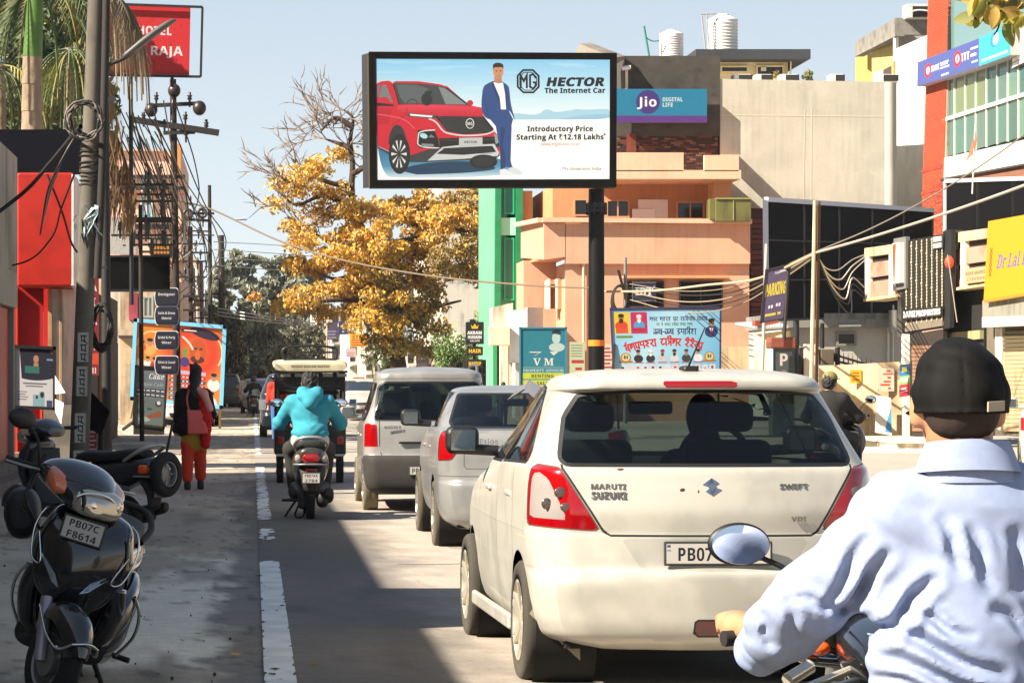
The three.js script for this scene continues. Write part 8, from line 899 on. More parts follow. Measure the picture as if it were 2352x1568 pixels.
scooter('black scooter with chrome guards parked at the left foreground', { steer: 0.62, pos: [-0.94, 0, -14.34], yaw: PI - 0.06, lean: 0.3, rail: iron, mirrors: [1], extra: (t, sm) => {
plate(t, -.085, .765, .125, .885, -1.178, plateTex(['PB07C', 'F8614'], 210, 120), -1);
for (const s of [-1, 1]) {
mesh('chrome_accent', slab(v3(s * .05, .54, -1.192), v3(s * .09, .56, -1.19), v3(s * .20, .685, -1.125), v3(s * .085, .60, -1.195), .006), M('#b9c6d4', 0.15, null, { metalness: 0.8 }), t);
mesh('crash_guard', [tube([v3(s * .18, .90, -1.03), v3(s * .225, .87, -1.08), v3(s * .25, .78, -1.10), v3(s * .215, .63, -1.13), v3(s * .175, .62, -1.15), v3(s * .22, .76, -1.13)], .0045, 36, 8), tube([v3(s * .27, .56, -.75), v3(s * .31, .48, -.7), v3(s * .31, .36, -.62), v3(s * .25, .24, -.55)], .008, 30, 8)], chrome, t, { kind: 'stuff' });
mesh('apron_ridge', tube([v3(s * .19, .84, -1.11), v3(s * .215, .7, -1.12), v3(s * .17, .52, -1.10), v3(s * .06, .44, -1.12)], .006, 24), M('#3a3732', 0.3), t);
mesh('lower_apron', loft([{ c: [s * .19, .60, -.98], a: .05, b: .06, t: 90 }, { c: [s * .2, .46, -.93], a: .06, b: .09, t: 90 }, { c: [s * .16, .30, -.86], a: .06, b: .10, t: 90 }, { c: [s * .12, .22, -.8], a: .03, b: .06, t: 90 }]), black, t);
sm('fender_guard', tube([v3(s * .10, .44, -1.13), v3(s * .11, .33, -1.3), v3(s * .10, .30, -1.42), v3(s * .07, .34, -1.47)], .006, 24), chrome);
}
for (const [x, w] of [[.075, .012], [-.04, .01]]) sm('lens_divider', tube([v3(x, 1.02, -1.1), v3(x, .975, -1.19), v3(x * .8, .92, -1.19)], w, 14, 6), blackPl);
sm('cowl_line', tube([v3(.19, 1.0, -.98), v3(.13, 1.035, -1.1), v3(-.02, 1.03, -1.15), v3(-.14, 1.02, -1.09), v3(-.19, 1.0, -.98)], .006, 30), M('#4a4540', 0.3, null, { metalness: 0.5 }));
for (let k = 0; k < 3; k++) sm('control_cable', tube([v3(.2, 1.03, -.9), v3(.26, .9 - .03 * k, -.98), v3(.16, .8, -.95), v3(.05, .7, -.95)], .006, 24), blackPl);
mesh('flank_panel', loft([{ c: [-.2, .30, -.95], a: .03, b: .04 }, { c: [-.235, .40, -.82], a: .045, b: .12 }, { c: [-.235, .46, -.6], a: .05, b: .16 }, { c: [-.2, .50, -.35], a: .05, b: .14 }, { c: [-.18, .52, -.2], a: .02, b: .06 }]), black, t);
sm('fender_guard_bar', tube([v3(-.07, .34, -1.47), v3(0, .36, -1.5), v3(.07, .34, -1.47)], .006, 10), chrome);
} });
{ const c = P(52, 1178, 14.6), t = thing('black_bag', 'rounded black bag hanging at the left of the parked scooter', 'bag', { at: off(c, 0, -.15, 0) }); mesh('bag', loft([{ c: [c.x, c.y, c.z + .12], a: .05, b: .07 }, { c: [c.x, c.y, c.z + .08], a: .085, b: .125 }, { c: [c.x, c.y, c.z - .08], a: .09, b: .13 }, { c: [c.x, c.y, c.z - .14], a: .05, b: .08 }]), M('#121114', 0.6, 'cloth'), t); mesh('strap', tube([off(c, .03, .12, 0), off(c, .07, .22, 0), off(c, .12, .3, 0)], .012, 12), blackPl, t); }
scooter('older scooter with a spare wheel on its back half hidden behind the parked black scooter', { pos: [-1.2, 0, -26.4], yaw: 0.95, paint: M('#1a1c24', 0.3, 'dirt', { clearcoat: 0.6 }), rearInd: orangeLens, extra: (t) => { const w = mesh('spare_wheel', lathe([[.13, -.045], [.19, -.045], [.21, -.02], [.21, .02], [.19, .045], [.13, .045]], 36).rotateX(PI / 2).translate(0, .62, .5), rubber, t); mesh('spare_rim', [lathe([[.13, -.04], [.12, .04], [.105, .03], [.105, -.02]], 30).rotateX(PI / 2).translate(0, .62, .5), lathe([[.001, .0], [.075, .0], [.08, -.02], [.001, -.02]], 20).rotateX(PI / 2).translate(0, .62, .5), ...[0, 1, 2, 3].map((k) => bar(v3(.05 * Math.cos(k * 1.57), .62 + .05 * Math.sin(k * 1.57), .5), v3(.12 * Math.cos(k * 1.57), .62 + .12 * Math.sin(k * 1.57), .5), .012))], alloy, w); mesh('raised_lever', bar(v3(0, .8, .5), v3(.1, 1.1, .5), .012), iron, t); } });
const tealPos = [0.62, 0, -30.1], farPos = [0.06, 0, -112];
scooter('dark scooter ridden by the person in the teal hoodie', { pos: tealPos, mirrors: true, paint: M('#3a3330', 0.3, 'dirt', { clearcoat: 0.8 }) });
scooter('distant scooter with dark rider far up the road', { pos: farPos, paint: M('#26242c', 0.3, 'dirt', { clearcoat: 0.6 }) });
// ---------- electric rickshaw ----------
{ const t = thing('electric_rickshaw', 'black electric rickshaw with roof rack ahead of the teal hoodie rider', 'rickshaw'), W = .51, k = M('#131210', 0.5, 'dirt'), k2 = M('#1b1917', 0.7, 'dirt');
mesh('rear_panel', rb(-W, .42, -.02, W, .98, -.08, .04), k, t); mesh('side_panel', rb(-W, .42, -1.9, -W + .04, .8, -.05, .02), k, t); mesh('side_panel', rb(W - .04, .42, -1.9, W, .8, -.05, .02), k, t); mesh('floor', rb(-W + .05, .36, -2.3, W - .05, .44, -.1, .02), k2, t);
for (const s of [-1, 1]) { mesh('post', bar(v3(s * (W - .03), .95, -.05), v3(s * (W - .03), 1.6, -.08), .025), k, t); mesh('post', bar(v3(s * (W - .03), .8, -1.2), v3(s * (W - .03), 1.6, -1.2), .025), k, t); mesh('post', bar(v3(s * (W - .08), .8, -2.1), v3(s * (W - .1), 1.6, -1.95), .025), k, t); const l = mesh('tail_lamp', rb(s * (W - .09) - .05, .56, .0, s * (W - .09) + .05, .68, -.03, .012), redLens, t); wheel(t, s * (W - .08), -.35, .23, .1, { spokes: 3 }); mesh('bumper_strip', rb(s * .42 - .07, .40, .04, s * .42 + .07, .43, -.02, .01), M('#c9c4b8', 0.5), t); }
wheel(t, .001, -2.35, .22, .09, { spokes: 3 });
mesh('roof', loft([{ c: [0, 1.66, .06], a: W + .0, b: .05, n: 4 }, { c: [0, 1.70, -.1], a: W + .02, b: .065, n: 4 }, { c: [0, 1.72, -1.2], a: W + .02, b: .065, n: 4 }, { c: [0, 1.66, -2.1], a: W - .05, b: .06, n: 4 }]), M('#c9bd9c', 0.8, 'stain'), t); mesh('roof_edge', rb(-W - .02, 1.585, .06, W + .02, 1.62, .02, .01), k, t);
mesh('upper_curtain', rb(-W + .04, 1.37, -.04, W - .04, 1.58, -.06, .01), k2, t); const cu = mesh('print', quad(v3(-W + .08, 1.38, -.035), v3(W - .08, 1.38, -.035), v3(W - .08, 1.50, -.035), v3(-W + .08, 1.50, -.035)), printMat(printTex(360, 64, (g, w, h) => { g.fillStyle = '#1b1917'; g.fillRect(0, 0, w, h); txt(g, 'BAXY', 90, 34, 52, '#3a3a36', { fit: 130 }); txt(g, 'CASH', 276, 34, 52, '#3a3a36', { fit: 110 }); })), t, { uv: true });
mesh('roof_print', quad(v3(-.28, 1.655, .115), v3(.28, 1.655, .115), v3(.28, 1.70, .115), v3(-.28, 1.70, .115)), printMat(printTex(256, 24, (g, w, h) => { g.fillStyle = '#b5aa8e'; g.fillRect(0, 0, w, h); txt(g, 'BABA BALAK NATH', 128, 13, 20, '#4a4436', { fit: 240 }); })), t, { uv: true });
for (let i = 0; i < 5; i++) mesh('curtain_loop', rb(-.42 + i * .2, 1.53, -.03, -.28 + i * .2, 1.575, -.035, .01), M('#a9a59c', 0.8, 'cloth'), t);
mesh('roof_rack', [tube([v3(-.36, 1.75, -.15), v3(-.38, 1.92, -.15), v3(-.33, 1.95, -.15), v3(.33, 1.95, -.15), v3(.38, 1.92, -.15), v3(.36, 1.75, -.15)], .018, 40), tube([v3(-.36, 1.75, -1.2), v3(-.38, 1.93, -1.2), v3(.38, 1.93, -1.2), v3(.36, 1.75, -1.2)], .018, 30), bar(v3(-.33, 1.88, -.15), v3(.33, 1.88, -.15), .014), bar(v3(-.38, 1.92, -.15), v3(-.38, 1.92, -1.2), .014), bar(v3(.38, 1.92, -.15), v3(.38, 1.92, -1.2), .014), bar(v3(-.36, 1.78, -.15), v3(.36, 1.78, -.15), .016)], k, t, { kind: 'stuff' });
mesh('bench', [rb(-.45, .6, -.55, .45, .72, -.12, .04), rb(-.45, .6, -1.3, .45, .72, -1.0, .04)], M('#24201f', 0.8), t, { kind: 'stuff' }); mesh('window_frame', [bar(v3(-W + .05, 1.36, -.05), v3(W - .05, 1.36, -.05), .018), bar(v3(-W + .05, .99, -.05), v3(W - .05, .99, -.05), .02), bar(v3(-W + .05, 1.3, -2.0), v3(W - .05, 1.3, -2.0), .03)], k, t, { kind: 'stuff' }); mesh('windscreen', quad(v3(-W + .1, .85, -2.15), v3(W - .1, .85, -2.15), v3(W - .1, 1.55, -2.0), v3(-W + .1, 1.55, -2.0)), glassM, t);
for (const s of [-1, 1]) mesh('side_mirror', [bar(v3(s * .5, 1.1, -2.0), v3(s * .64, 1.14, -2.0), .012), rb(s * .68 - .055, 1.03, -1.98, s * .68 + .055, 1.2, -2.0, .02)], M('#c9d4e4', 0.05, null, { metalness: 0.9 }), t, { kind: 'stuff' });
mesh('passenger', [ball(v3(.2, 1.2, -.45), .09, .12, .1), ball(v3(.2, .9, -.45), .2, .26, .13)], M('#2a211d', 0.9), t, { kind: 'stuff' }); t.position.set(0.83, 0, -40.3); }
// ---------- people ----------
// one skin per part: bones [x, y, z, r] -> [x, y, z, r], ellipsoids {e: [centre, radii]}
function skin(bones, k, cell, fold) {
const lo = [9, 9, 9], hi = [-9, -9, -9], add = (p, r) => { for (let i = 0; i < 3; i++) { lo[i] = Math.min(lo[i], p[i] - (r[i] ?? r) - 2 * cell - 0.03); hi[i] = Math.max(hi[i], p[i] + (r[i] ?? r) + 2 * cell + 0.03); } };
for (const b of bones) b.e ? add(b.e[0], b.e[1]) : (add(b[0], b[0][3]), add(b[1], b[1][3]));
return field((x, y, z) => { let d = 1e3; for (const b of bones) { const q = b.e ? ell(x, y, z, ...b.e) : cap(x, y, z, b[0], b[1]); d = d > 100 ? q : smin(d, q, k); } return fold ? d + fold(x, y, z) : d; }, lo, hi, cell);
}
const tx = (bones, dx, dy, dz) => bones.map((b) => b.e ? { e: [[b.e[0][0] + dx, b.e[0][1] + dy, b.e[0][2] + dz], b.e[1]] } : b.map((p) => [p[0] + dx, p[1] + dy, p[2] + dz, p[3]]));
function hand(x, y, z, s, cell = 0.006) { const f = [[[x, y, z, .03], [x, y, z - .05, .03]], [[x + s * .02, y, z, .022], [x + s * .025, y - .005, z - .05, .022]]]; for (let i = 0; i < 4; i++) { const px = x - .028 + .022 * i, l = [.03, .036, .034, .026][i]; f.push([[px, y + .015, z - .06, .010], [px, y + .01, z - .06 - l, .0095]], [[px, y + .01, z - .06 - l, .0095], [px, y - .025, z - .06 - l + .004, .009]]); } f.push([[x - s * .03, y - .01, z - .02, .012], [x - s * .045, y - .03, z - .05, .010]]); return f; }
// seated rider facing -z, origin on the ground under the rear axle
function rider(label, o) {
const t = thing('person', label, 'person'), c = o.cell || 0.02, top = o.top || M('#333', 0.9, 'cloth'), f = o.fold;
mesh('body', skin([{ e: [[0, 1.46, -.32], [.075, .105, .092]] }, [[0, 1.38, -.28, .05], [0, 1.28, -.26, .06]], [[-.16, 1.26, -.26, .05], [.16, 1.26, -.26, .05]], [[0, 1.2, -.25, .11], [0, .9, -.18, .12]], ...[-1, 1].flatMap((s) => [[[s * .18, 1.25, -.26, .045], [s * .31, 1.03, -.45, .04]], [[s * .31, 1.03, -.45, .04], [s * .29, 1.03, -.76, .032]], { e: [[s * .078, 1.45, -.32], [.014, .03, .02]] }, [[s * .1, .84, -.2, .08], [s * .19, .74, -.6, .06]], [[s * .19, .74, -.6, .06], [s * .17, .34, -.64, .045]], ...hand(s * .28, 1.03, -.78, s)])], 0.03, Math.min(c, 0.016)), skinM, t);
mesh(o.topName || 'jacket', skin([[[-.17, 1.25, -.25, .075], [.17, 1.25, -.25, .075]], { e: [[0, 1.12, -.22], [.205, .24, .14]] }, { e: [[0, .92, -.16], [.205, .13, .16]] }, ...[-1, 1].flatMap((s) => [[[s * .19, 1.24, -.26, .082], [s * .325, 1.02, -.42, .072]], [[s * .325, 1.02, -.42, .074], [s * .29, 1.02, -.74, .052]]])], 0.06, c, f), top, t);
if (o.hood) { mesh('hood', skin([{ e: [[0, 1.31, -.16], [.135, .055, .085]] }, [[-.08, 1.36, -.2, .055], [0, 1.24, -.1, .06]], [[.08, 1.36, -.2, .055], [0, 1.24, -.1, .06]], [[-.09, 1.37, -.24, .035], [.09, 1.37, -.24, .035]]], 0.06, 0.012), top, t); mesh('hem', skin([[[-.13, .84, -.12, .075], [.13, .84, -.12, .075]], [[-.1, .84, -.2, .1], [.1, .84, -.2, .1]]], 0.05, 0.016), M('#c9c2ae', 0.9, 'cloth'), t); }
mesh('trousers', skin(['a'].flatMap(() => [[[-.1, .84, -.18, .11], [.1, .84, -.18, .11]], ...[-1, 1].flatMap((s) => [[[s * .1, .83, -.2, .1], [s * .2, .74, -.6, .08]], [[s * .2, .74, -.6, .08], [s * .175, .34, -.64, .06]]])]), 0.05, c), o.legs || M('#1d1d22', 0.9, 'cloth'), t);
mesh('shoes', [-1, 1].map((s) => ball(v3(s * .17, .32, -.70), .05, .045, .12)), blackPl, t, { kind: 'stuff' });
if (o.helmet) mesh('helmet', ball(v3(0, 1.49, -.32), .125, .135, .14, 20), o.helmet, t); else mesh('hair', skin([{ e: [[0, 1.49, -.305], [.088, .095, .10]] }, { e: [[0, 1.44, -.255], [.075, .08, .06]] }], 0.04, 0.01, (x, y, z) => 0.03 * (noise3(x * 60, y * 60, z * 60) - 0.5)), hairM, t);
t.position.set(...o.pos); t.rotation.y = o.yaw || 0; return t;
}
const cloth = (a) => (x, y, z) => a * Math.pow(Math.abs(Math.sin((y * 1.2 + x * (x > 0 ? -0.9 : 0.9)) * 22 + 3.5 * noise3(x * 5, y * 5, z * 5))), 3) * (noise3(x * 4 + 7, y * 4, z * 4) - 0.25);
rider('person in a bright teal hoodie riding a scooter behind the black electric rickshaw', { pos: tealPos, top: M([0.03, 0.26, 0.33], 0.9, 'cloth'), topName: 'hoodie', hood: true, cell: 0.012, fold: cloth(0.05), legs: M('#2a2a24', 0.9, 'cloth') });
rider('distant dark clothed rider with helmet far up the road', { pos: farPos, helmet: M('#3a2f2c', 0.4), top: M('#2b201e', 0.9, 'cloth') });
{ const q = [7.1, 0, -35.2]; const p = rider('rider in an olive cap and black jacket beyond the right side of the white hatchback', { pos: q, yaw: -0.5, top: M('#1c1a18', 0.9, 'cloth') }); mesh('cap', [new THREE.SphereGeometry(.1, 16, 8, 0, 2 * PI, 0, PI / 2).scale(1, 1, 1.1).translate(0, 1.5, -.315), rb(-.07, 1.495, -.52, .07, 1.51, -.38, .006)], M('#7d7442', 0.9, 'cloth'), p); scooter('black scooter under the rider in the olive cap', { pos: q, yaw: -0.5, mirrors: true }); }
{ // woman walking away on the left
const t = thing('person', 'woman in black coat and red scarf with pink shoulder bag walking up the left side', 'person'), blackC = M('#111013', 0.95, 'cloth'), redC = M('#c4100e', 0.9, 'cloth'), pinkC = M('#e0645a', 0.85, 'cloth');
mesh('body', skin([{ e: [[.02, 1.49, 0], [.075, .105, .09]] }, [[0, 1.4, 0, .05], [0, 1.3, .02, .06]], [[-.14, 1.3, 0, .045], [.14, 1.3, 0, .045]], [[0, 1.2, 0, .11], [0, .85, 0, .12]], [[-.09, .82, 0, .08], [-.09, .12, .02, .045]], [[.08, .82, 0, .08], [.09, .12, -.16, .045]], [[-.16, 1.28, 0, .04], [-.22, .8, .02, .032]], [[.16, 1.28, 0, .04], [.25, 1.0, -.03, .035]], [[.25, 1.0, -.03, .035], [.2, .98, -.24, .03]], ...hand(.2, .98, -.26, 1), ...hand(-.22, .76, .04, -1)], 0.03, 0.014), skinM, t);
mesh('coat', skin([[[-.14, 1.29, 0, .085], [.14, 1.29, 0, .085]], { e: [[-.01, 1.05, 0], [.22, .32, .15]] }, { e: [[-.04, .86, 0], [.23, .18, .17]] }, [[-.17, 1.27, 0, .08], [-.24, .82, .02, .06]], [[.17, 1.27, 0, .08], [.26, 1.0, -.03, .06]]], 0.07, 0.014, cloth(0.02)), blackC, t);
mesh('kurta', skin([{ e: [[0, .74, 0], [.18, .2, .14]] }, [[-.1, .6, 0, .08], [.12, .6, 0, .08]]], 0.06, 0.014, cloth(0.015)), M('#b8922a', 0.9, 'cloth'), t); mesh('salwar', skin([[[-.08, .62, .01, .1], [-.085, .16, .03, .07]], [[.08, .62, -.02, .1], [.09, .18, -.14, .075]]], 0.03, 0.012, cloth(0.02)), M('#cf3f22', 0.9, 'cloth'), t);
mesh('shoe', rb(-.13, 0, -.13, -.04, .12, .09, .03), blackPl, t); mesh('shoe', rb(.045, .0, -.3, .135, .12, -.08, .03), blackPl, t);
mesh('hair', skin([{ e: [[.02, 1.51, .02], [.088, .11, .095]] }, { e: [[.03, 1.62, .06], [.085, .075, .08]] }, [[.0, 1.66, .06, .03], [-.06, 1.7, .05, .012]], [[.04, 1.66, .06, .025], [.02, 1.73, .05, .008]], [[.02, 1.45, .09, .06], [.01, 1.3, .12, .07]]], 0.04, 0.012), hairM, t);
mesh('scarf', skin([[[-.02, 1.38, .03, .07], [.12, 1.3, .1, .07]], [[.12, 1.3, .1, .075], [.17, .95, .14, .08]], [[.17, .95, .14, .085], [.16, .62, .13, .07]]], 0.05, 0.014, cloth(0.03)), redC, t); mesh('shawl_fold', skin([[[.02, 1.38, .1, .045], [.14, 1.3, .17, .05]], [[.14, 1.3, .17, .05], [.22, 1.1, .17, .05]]], 0.04, 0.012), M('#e2958c', 0.9, 'cloth'), t);
const b = mesh('shoulder_bag', loft([{ c: [.06, .76, .2], a: .14, b: .04, t: 90, n: 5 }, { c: [.04, .95, .19], a: .12, b: .035, t: 90, n: 5 }, { c: [.0, 1.08, .17], a: .09, b: .02, t: 90, n: 5 }]), pinkC, t); mesh('strap', tube([v3(-.06, 1.07, .17), v3(-.09, 1.22, .14), v3(-.06, 1.36, .07)], .014, 14), pinkC, b);
t.position.set(-0.79, 0, -38.3); }
function walker(label, x, d, topC, legC, h = 1) { const t = thing('person', label, 'person'); mesh('body', skin([{ e: [[0, 1.55, 0], [.075, .11, .09]] }, [[0, 1.45, 0, .05], [0, 1.35, 0, .06]], [[0, 1.2, 0, .1], [0, .9, 0, .1]], [[-.08, .85, 0, .08], [-.09, .06, .05, .045]], [[.08, .85, 0, .08], [.09, .06, -.15, .045]], [[-.2, 1.35, 0, .04], [-.24, .82, -.05, .03]], [[.2, 1.35, 0, .04], [.24, .82, .06, .03]], ...hand(-.24, .78, -.03, -1), ...hand(.24, .78, .08, 1)], 0.03, 0.022), skinM, t); mesh('shirt', skin([[[-.16, 1.35, 0, .08], [.16, 1.35, 0, .08]], { e: [[0, 1.12, 0], [.2, .3, .13]] }, [[-.2, 1.34, 0, .07], [-.25, .95, -.03, .055]], [[.2, 1.34, 0, .07], [.25, .95, .04, .055]]], 0.05, 0.022), M(topC, 0.9, 'cloth'), t); mesh('trousers', skin([[[-.09, .88, 0, .1], [-.09, .1, .05, .065]], [[.09, .88, 0, .1], [.09, .1, -.15, .065]]], 0.04, 0.022), M(legC, 0.9, 'cloth'), t); mesh('hair', ball(v3(0, 1.58, .015), .085, .1, .1), hairM, t); t.position.set(x, 0, -d); t.scale.setScalar(h); }
walker('person in red top and blue jeans partly hidden left of the electric rickshaw', 0.62, 66, '#c2301c', '#3a5f9a'); walker('pedestrian in white shirt far up the left edge of the road', -0.3, 132, '#d9d6d0', '#3a3632'); walker('dark haired person standing behind the silver saloon roof', 8.0, 90, '#3a3a40', '#2a2a2e', 0.84);
// ---------- rider in the foreground, right ----------
{
const d = 5.8, S = (u, v, dd = d) => { const p = P(u, v, dd); return [p.x, p.y, p.z]; }, R = (u, v, r, dd = d) => [...S(u, v, dd), r];
const t = thing('person', 'rider in pale blue shirt and black cap seen from behind at the right edge', 'person', { at: [X(2215, d), 0.8, -d] });
const shirtM = M([0.27, 0.32, 0.47], 0.9, 'cloth');
const arm = [[R(2045, 1195, .04), R(1850, 1385, .04, 5.9)], [R(1850, 1385, .04, 5.9), R(1780, 1470, .038, 6.02)], [R(1780, 1470, .038, 6.02), R(1704, 1440, .027, 6.3)]], arm2 = [[R(2400, 1180, .05), R(2640, 1385, .045, 5.92)], [R(2640, 1385, .042, 5.92), R(2700, 1440, .034, 6.25)]];
const h1 = P(1702, 1440, 6.32), h2 = P(2700, 1440, 6.28);
const headC = S(2202, 915), skinB = [{ e: [headC, [.078, .115, .10]] }, { e: [[headC[0], headC[1] - .06, headC[2] - .03], [.06, .07, .075]] }, [[headC[0] + .005, headC[1] - .08, headC[2] + .01, .058], R(2222, 1080, .065)], [R(2060, 1165, .04), R(2390, 1165, .04)], [R(2215, 1220, .08, 5.83), R(2230, 1600, .08, 5.83)], ...arm, ...arm2, ...hand(h1.x, h1.y, h1.z, -1), ...hand(h2.x, h2.y, h2.z, 1)];
for (const s of [-1, 1]) skinB.push({ e: [[headC[0] + s * .081, headC[1] - .022, headC[2] - .005], [.012, .033, .02]] }, [[headC[0] + s * .088, headC[1] + .006, headC[2] + .006, .007], [headC[0] + s * .086, headC[1] - .045, headC[2] - .004, .008]]);
skinB.push({ e: [[headC[0], headC[1] - .02, headC[2] - .105], [.014, .025, .018]] });
mesh('body', skin(skinB, 0.022, 0.0075), M([0.50, 0.235, 0.12], 0.5), t);
mesh('hair', skin([{ e: [[headC[0], headC[1] - .01, headC[2] + .02], [.0805, .070, .088]] }, { e: [[headC[0], headC[1] - .045, headC[2] + .045], [.062, .043, .046]] }], 0.03, 0.0075, (x, y, z) => 0.004 * (noise3(x * 150, y * 60, z * 150) - 0.5)), M('#2c1c13', 0.8), t);
// creases: broad drapes from the shoulder blades, tight folds at elbow, armpit and waist
const creases = [[2112, 1325, 1985, 1475, 13, 26], [1990, 1425, 2260, 1535, 13, 22], [1985, 1490, 2300, 1610, 14, 22], [2070, 1395, 2190, 1450, 10, 16], [2010, 1545, 2160, 1580, 10, 18], [2200, 1215, 2240, 1335, 14, 15], [2140, 1190, 2180, 1300, 13, 14], [2300, 1220, 2312, 1340, 14, 14], [1975, 1235, 1905, 1400, 12, 16], [2020, 1270, 1930, 1435, 12, 18], [1815, 1385, 1850, 1480, 10, 14], [1830, 1375, 1960, 1405, 10, 13], [1770, 1420, 1800, 1500, 9, 12], [2250, 1390, 2352, 1440, 13, 15]].map(([u0, v0, u1, v1, w, a2]) => [X(u0, d), Y(v0, d), X(u1, d), Y(v1, d), w * d / F, a2 * d / F]);
const fold = (x, y, z) => { let f = 0.010 * (noise3(x * 9, y * 9, z * 9) - 0.5) + 0.007 * Math.pow(Math.abs(Math.sin((y * 1.1 + x * 0.45) * 30 + 4 * noise3(x * 6 + 3, y * 6, z * 6))), 4); for (const [ax, ay, cx, cy, w, h] of creases) { const ex = cx - ax, ey = cy - ay, t2 = clamp(((x - ax) * ex + (y - ay) * ey) / (ex * ex + ey * ey)), q = Math.hypot(x - ax - ex * t2, y - ay - ey * t2 - 0.006 * Math.sin(t2 * 7)) / w; if (q < 4) f += h * Math.sin(PI * (0.12 + 0.8 * t2)) * (Math.exp(-q * q) - 0.5 * Math.exp(-(q - 2.1) * (q - 2.1))); } return f; };
const top = [[R(2060, 1165, .065), R(2390, 1165, .065)], { e: [S(2222, 1270), [.212, .2, .125]] }, { e: [S(2222, 1520, 5.77), [.205, .22, .13]] }, [R(2045, 1195, .078), R(1850, 1385, .072, 5.9)], [R(1850, 1385, .072, 5.9), R(1800, 1440, .068, 5.98)], [R(1800, 1440, .068, 5.98), R(1768, 1474, .06, 6.06)], [R(2400, 1190, .088), R(2620, 1390, .08, 5.9)], [R(2222, 1100, .07), R(2222, 1160, .1)]];
const shirt = skin(top, 0.055, 0.007, fold); mesh('shirt', shirt, shirtM, t);
const nk = P(2218, 1075, d - 0.005); mesh('collar', rings(Array.from({ length: 7 }, (_, i) => { const f = i / 6; return Array.from({ length: 40 }, (_, j) => { const a = j / 40 * 2 * PI, rr = [0.092, 0.086, 0.080, 0.076, 0.079, 0.086, 0.100][i] * (1 + 0.05 * Math.sin(a * 3)), yy = [-.03, 0, .03, .048, .05, .03, -.012][i]; return v3(nk.x + rr * 1.08 * Math.cos(a), nk.y + yy + 0.012 * Math.sin(a) * (i > 1 ? 1 : 0.3), nk.z + rr * 0.95 * Math.sin(a) + 0.01); }); }), true, false), shirtM, t);
mesh('yoke_seam', tube(Array.from({ length: 9 }, (_, k) => { const u = lerp(2060, 2360, k / 8), p = P(u, 1152 - 4 * Math.sin(k / 8 * PI), d); return off(p, 0, 0, 0.088 - 0.02 * Math.pow(Math.abs(k / 4 - 1), 2)); }), .003, 40), M([0.32, 0.37, 0.55], 0.9), t);
mesh('cuff', skin([[R(1770, 1468, .06, 6.05), R(1748, 1492, .057, 6.1)]], .02, .006, (x, y, z) => 0.008 * (noise3(x * 30, y * 30, z * 30) - 0.5)), M([0.30, 0.37, 0.56], 0.85, 'cloth'), t);
mesh('trousers', skin([[R(2130, 1760, .12), R(2310, 1760, .12)], [R(2110, 1780, .1), R(1990, 1700, .085, 6.25)], [R(2330, 1780, .1), R(2430, 1700, .085, 6.25)], [R(1990, 1700, .08, 6.25), R(2000, 2200, .06, 6.3)], [R(2430, 1700, .08, 6.25), R(2430, 2200, .06, 6.3)]], 0.05, 0.014), M('#15161c', 0.9, 'cloth'), t);
const cc = [headC[0] + .002, headC[1] + .002, headC[2] + .005], capM = M('#050403', 0.8, 'cloth', { specularIntensity: 0.5 });
const capG = field((x, y, z) => { const e2 = -0.004 * smooth(.012, .002, y - cc[1] + .032) + ell(x, y, z, cc, [.099, .128, .113]) + 0.0035 * smooth(0.12, 0, Math.abs(Math.sin(3 * Math.atan2(x - cc[0], z - cc[2]) + .5))) + 0.012 * (noise3(x * 18, y * 18, z * 18) - 0.5) + 0.004 * Math.pow(Math.abs(Math.sin((x - cc[0]) * 20 + (y - cc[1]) * 48 + 3 * noise3(x * 12, y * 12, z * 12))), 3); return Math.max(e2, -(y - cc[1] + .032)); }, [cc[0] - .13, cc[1] - .09, cc[2] - .14], [cc[0] + .13, cc[1] + .15, cc[2] + .14], 0.006); mesh('cap', capG, capM, t);
mesh('cap_visor', loft([{ c: [cc[0], cc[1] - .03, cc[2] - .09], a: .085, b: .006 }, { c: [cc[0], cc[1] - .035, cc[2] - .15], a: .075, b: .006 }, { c: [cc[0], cc[1] - .045, cc[2] - .18], a: .04, b: .004 }]), capM, t);
mesh('cap_button', ball(v3(cc[0], cc[1] + .118, cc[2]), .01, .005, .01), capM, t); mesh('cap_strap', slab(v3(cc[0] + .03, cc[1] - .028, cc[2] + .112), v3(cc[0] + .068, cc[1] - .026, cc[2] + .092), v3(cc[0] + .068, cc[1] - .006, cc[2] + .094), v3(cc[0] + .03, cc[1] - .008, cc[2] + .114), .004), M('#a89c84', 0.6, 'cloth'), t);
// motorcycle under him
const b = thing('motorcycle', 'dark motorcycle of the rider in the pale blue shirt', 'motorcycle', { at: [X(2205, 6.2), 0, -6.2] }), bx0 = X(2205, d), k = M('#0f0f12', 0.25, null, { clearcoat: 1 });
mesh('tank', loft([{ c: [bx0, .80, -5.95], a: .1, b: .06 }, { c: [bx0, .86, -6.15], a: .14, b: .09 }, { c: [bx0, .9, -6.4], a: .13, b: .08 }, { c: [bx0, .9, -6.5], a: .05, b: .04 }]), k, b); mesh('seat', loft([{ c: [bx0, .78, -5.1], a: .1, b: .04 }, { c: [bx0, .77, -5.6], a: .13, b: .05 }, { c: [bx0, .77, -6.0], a: .1, b: .05 }]), seatM, b);
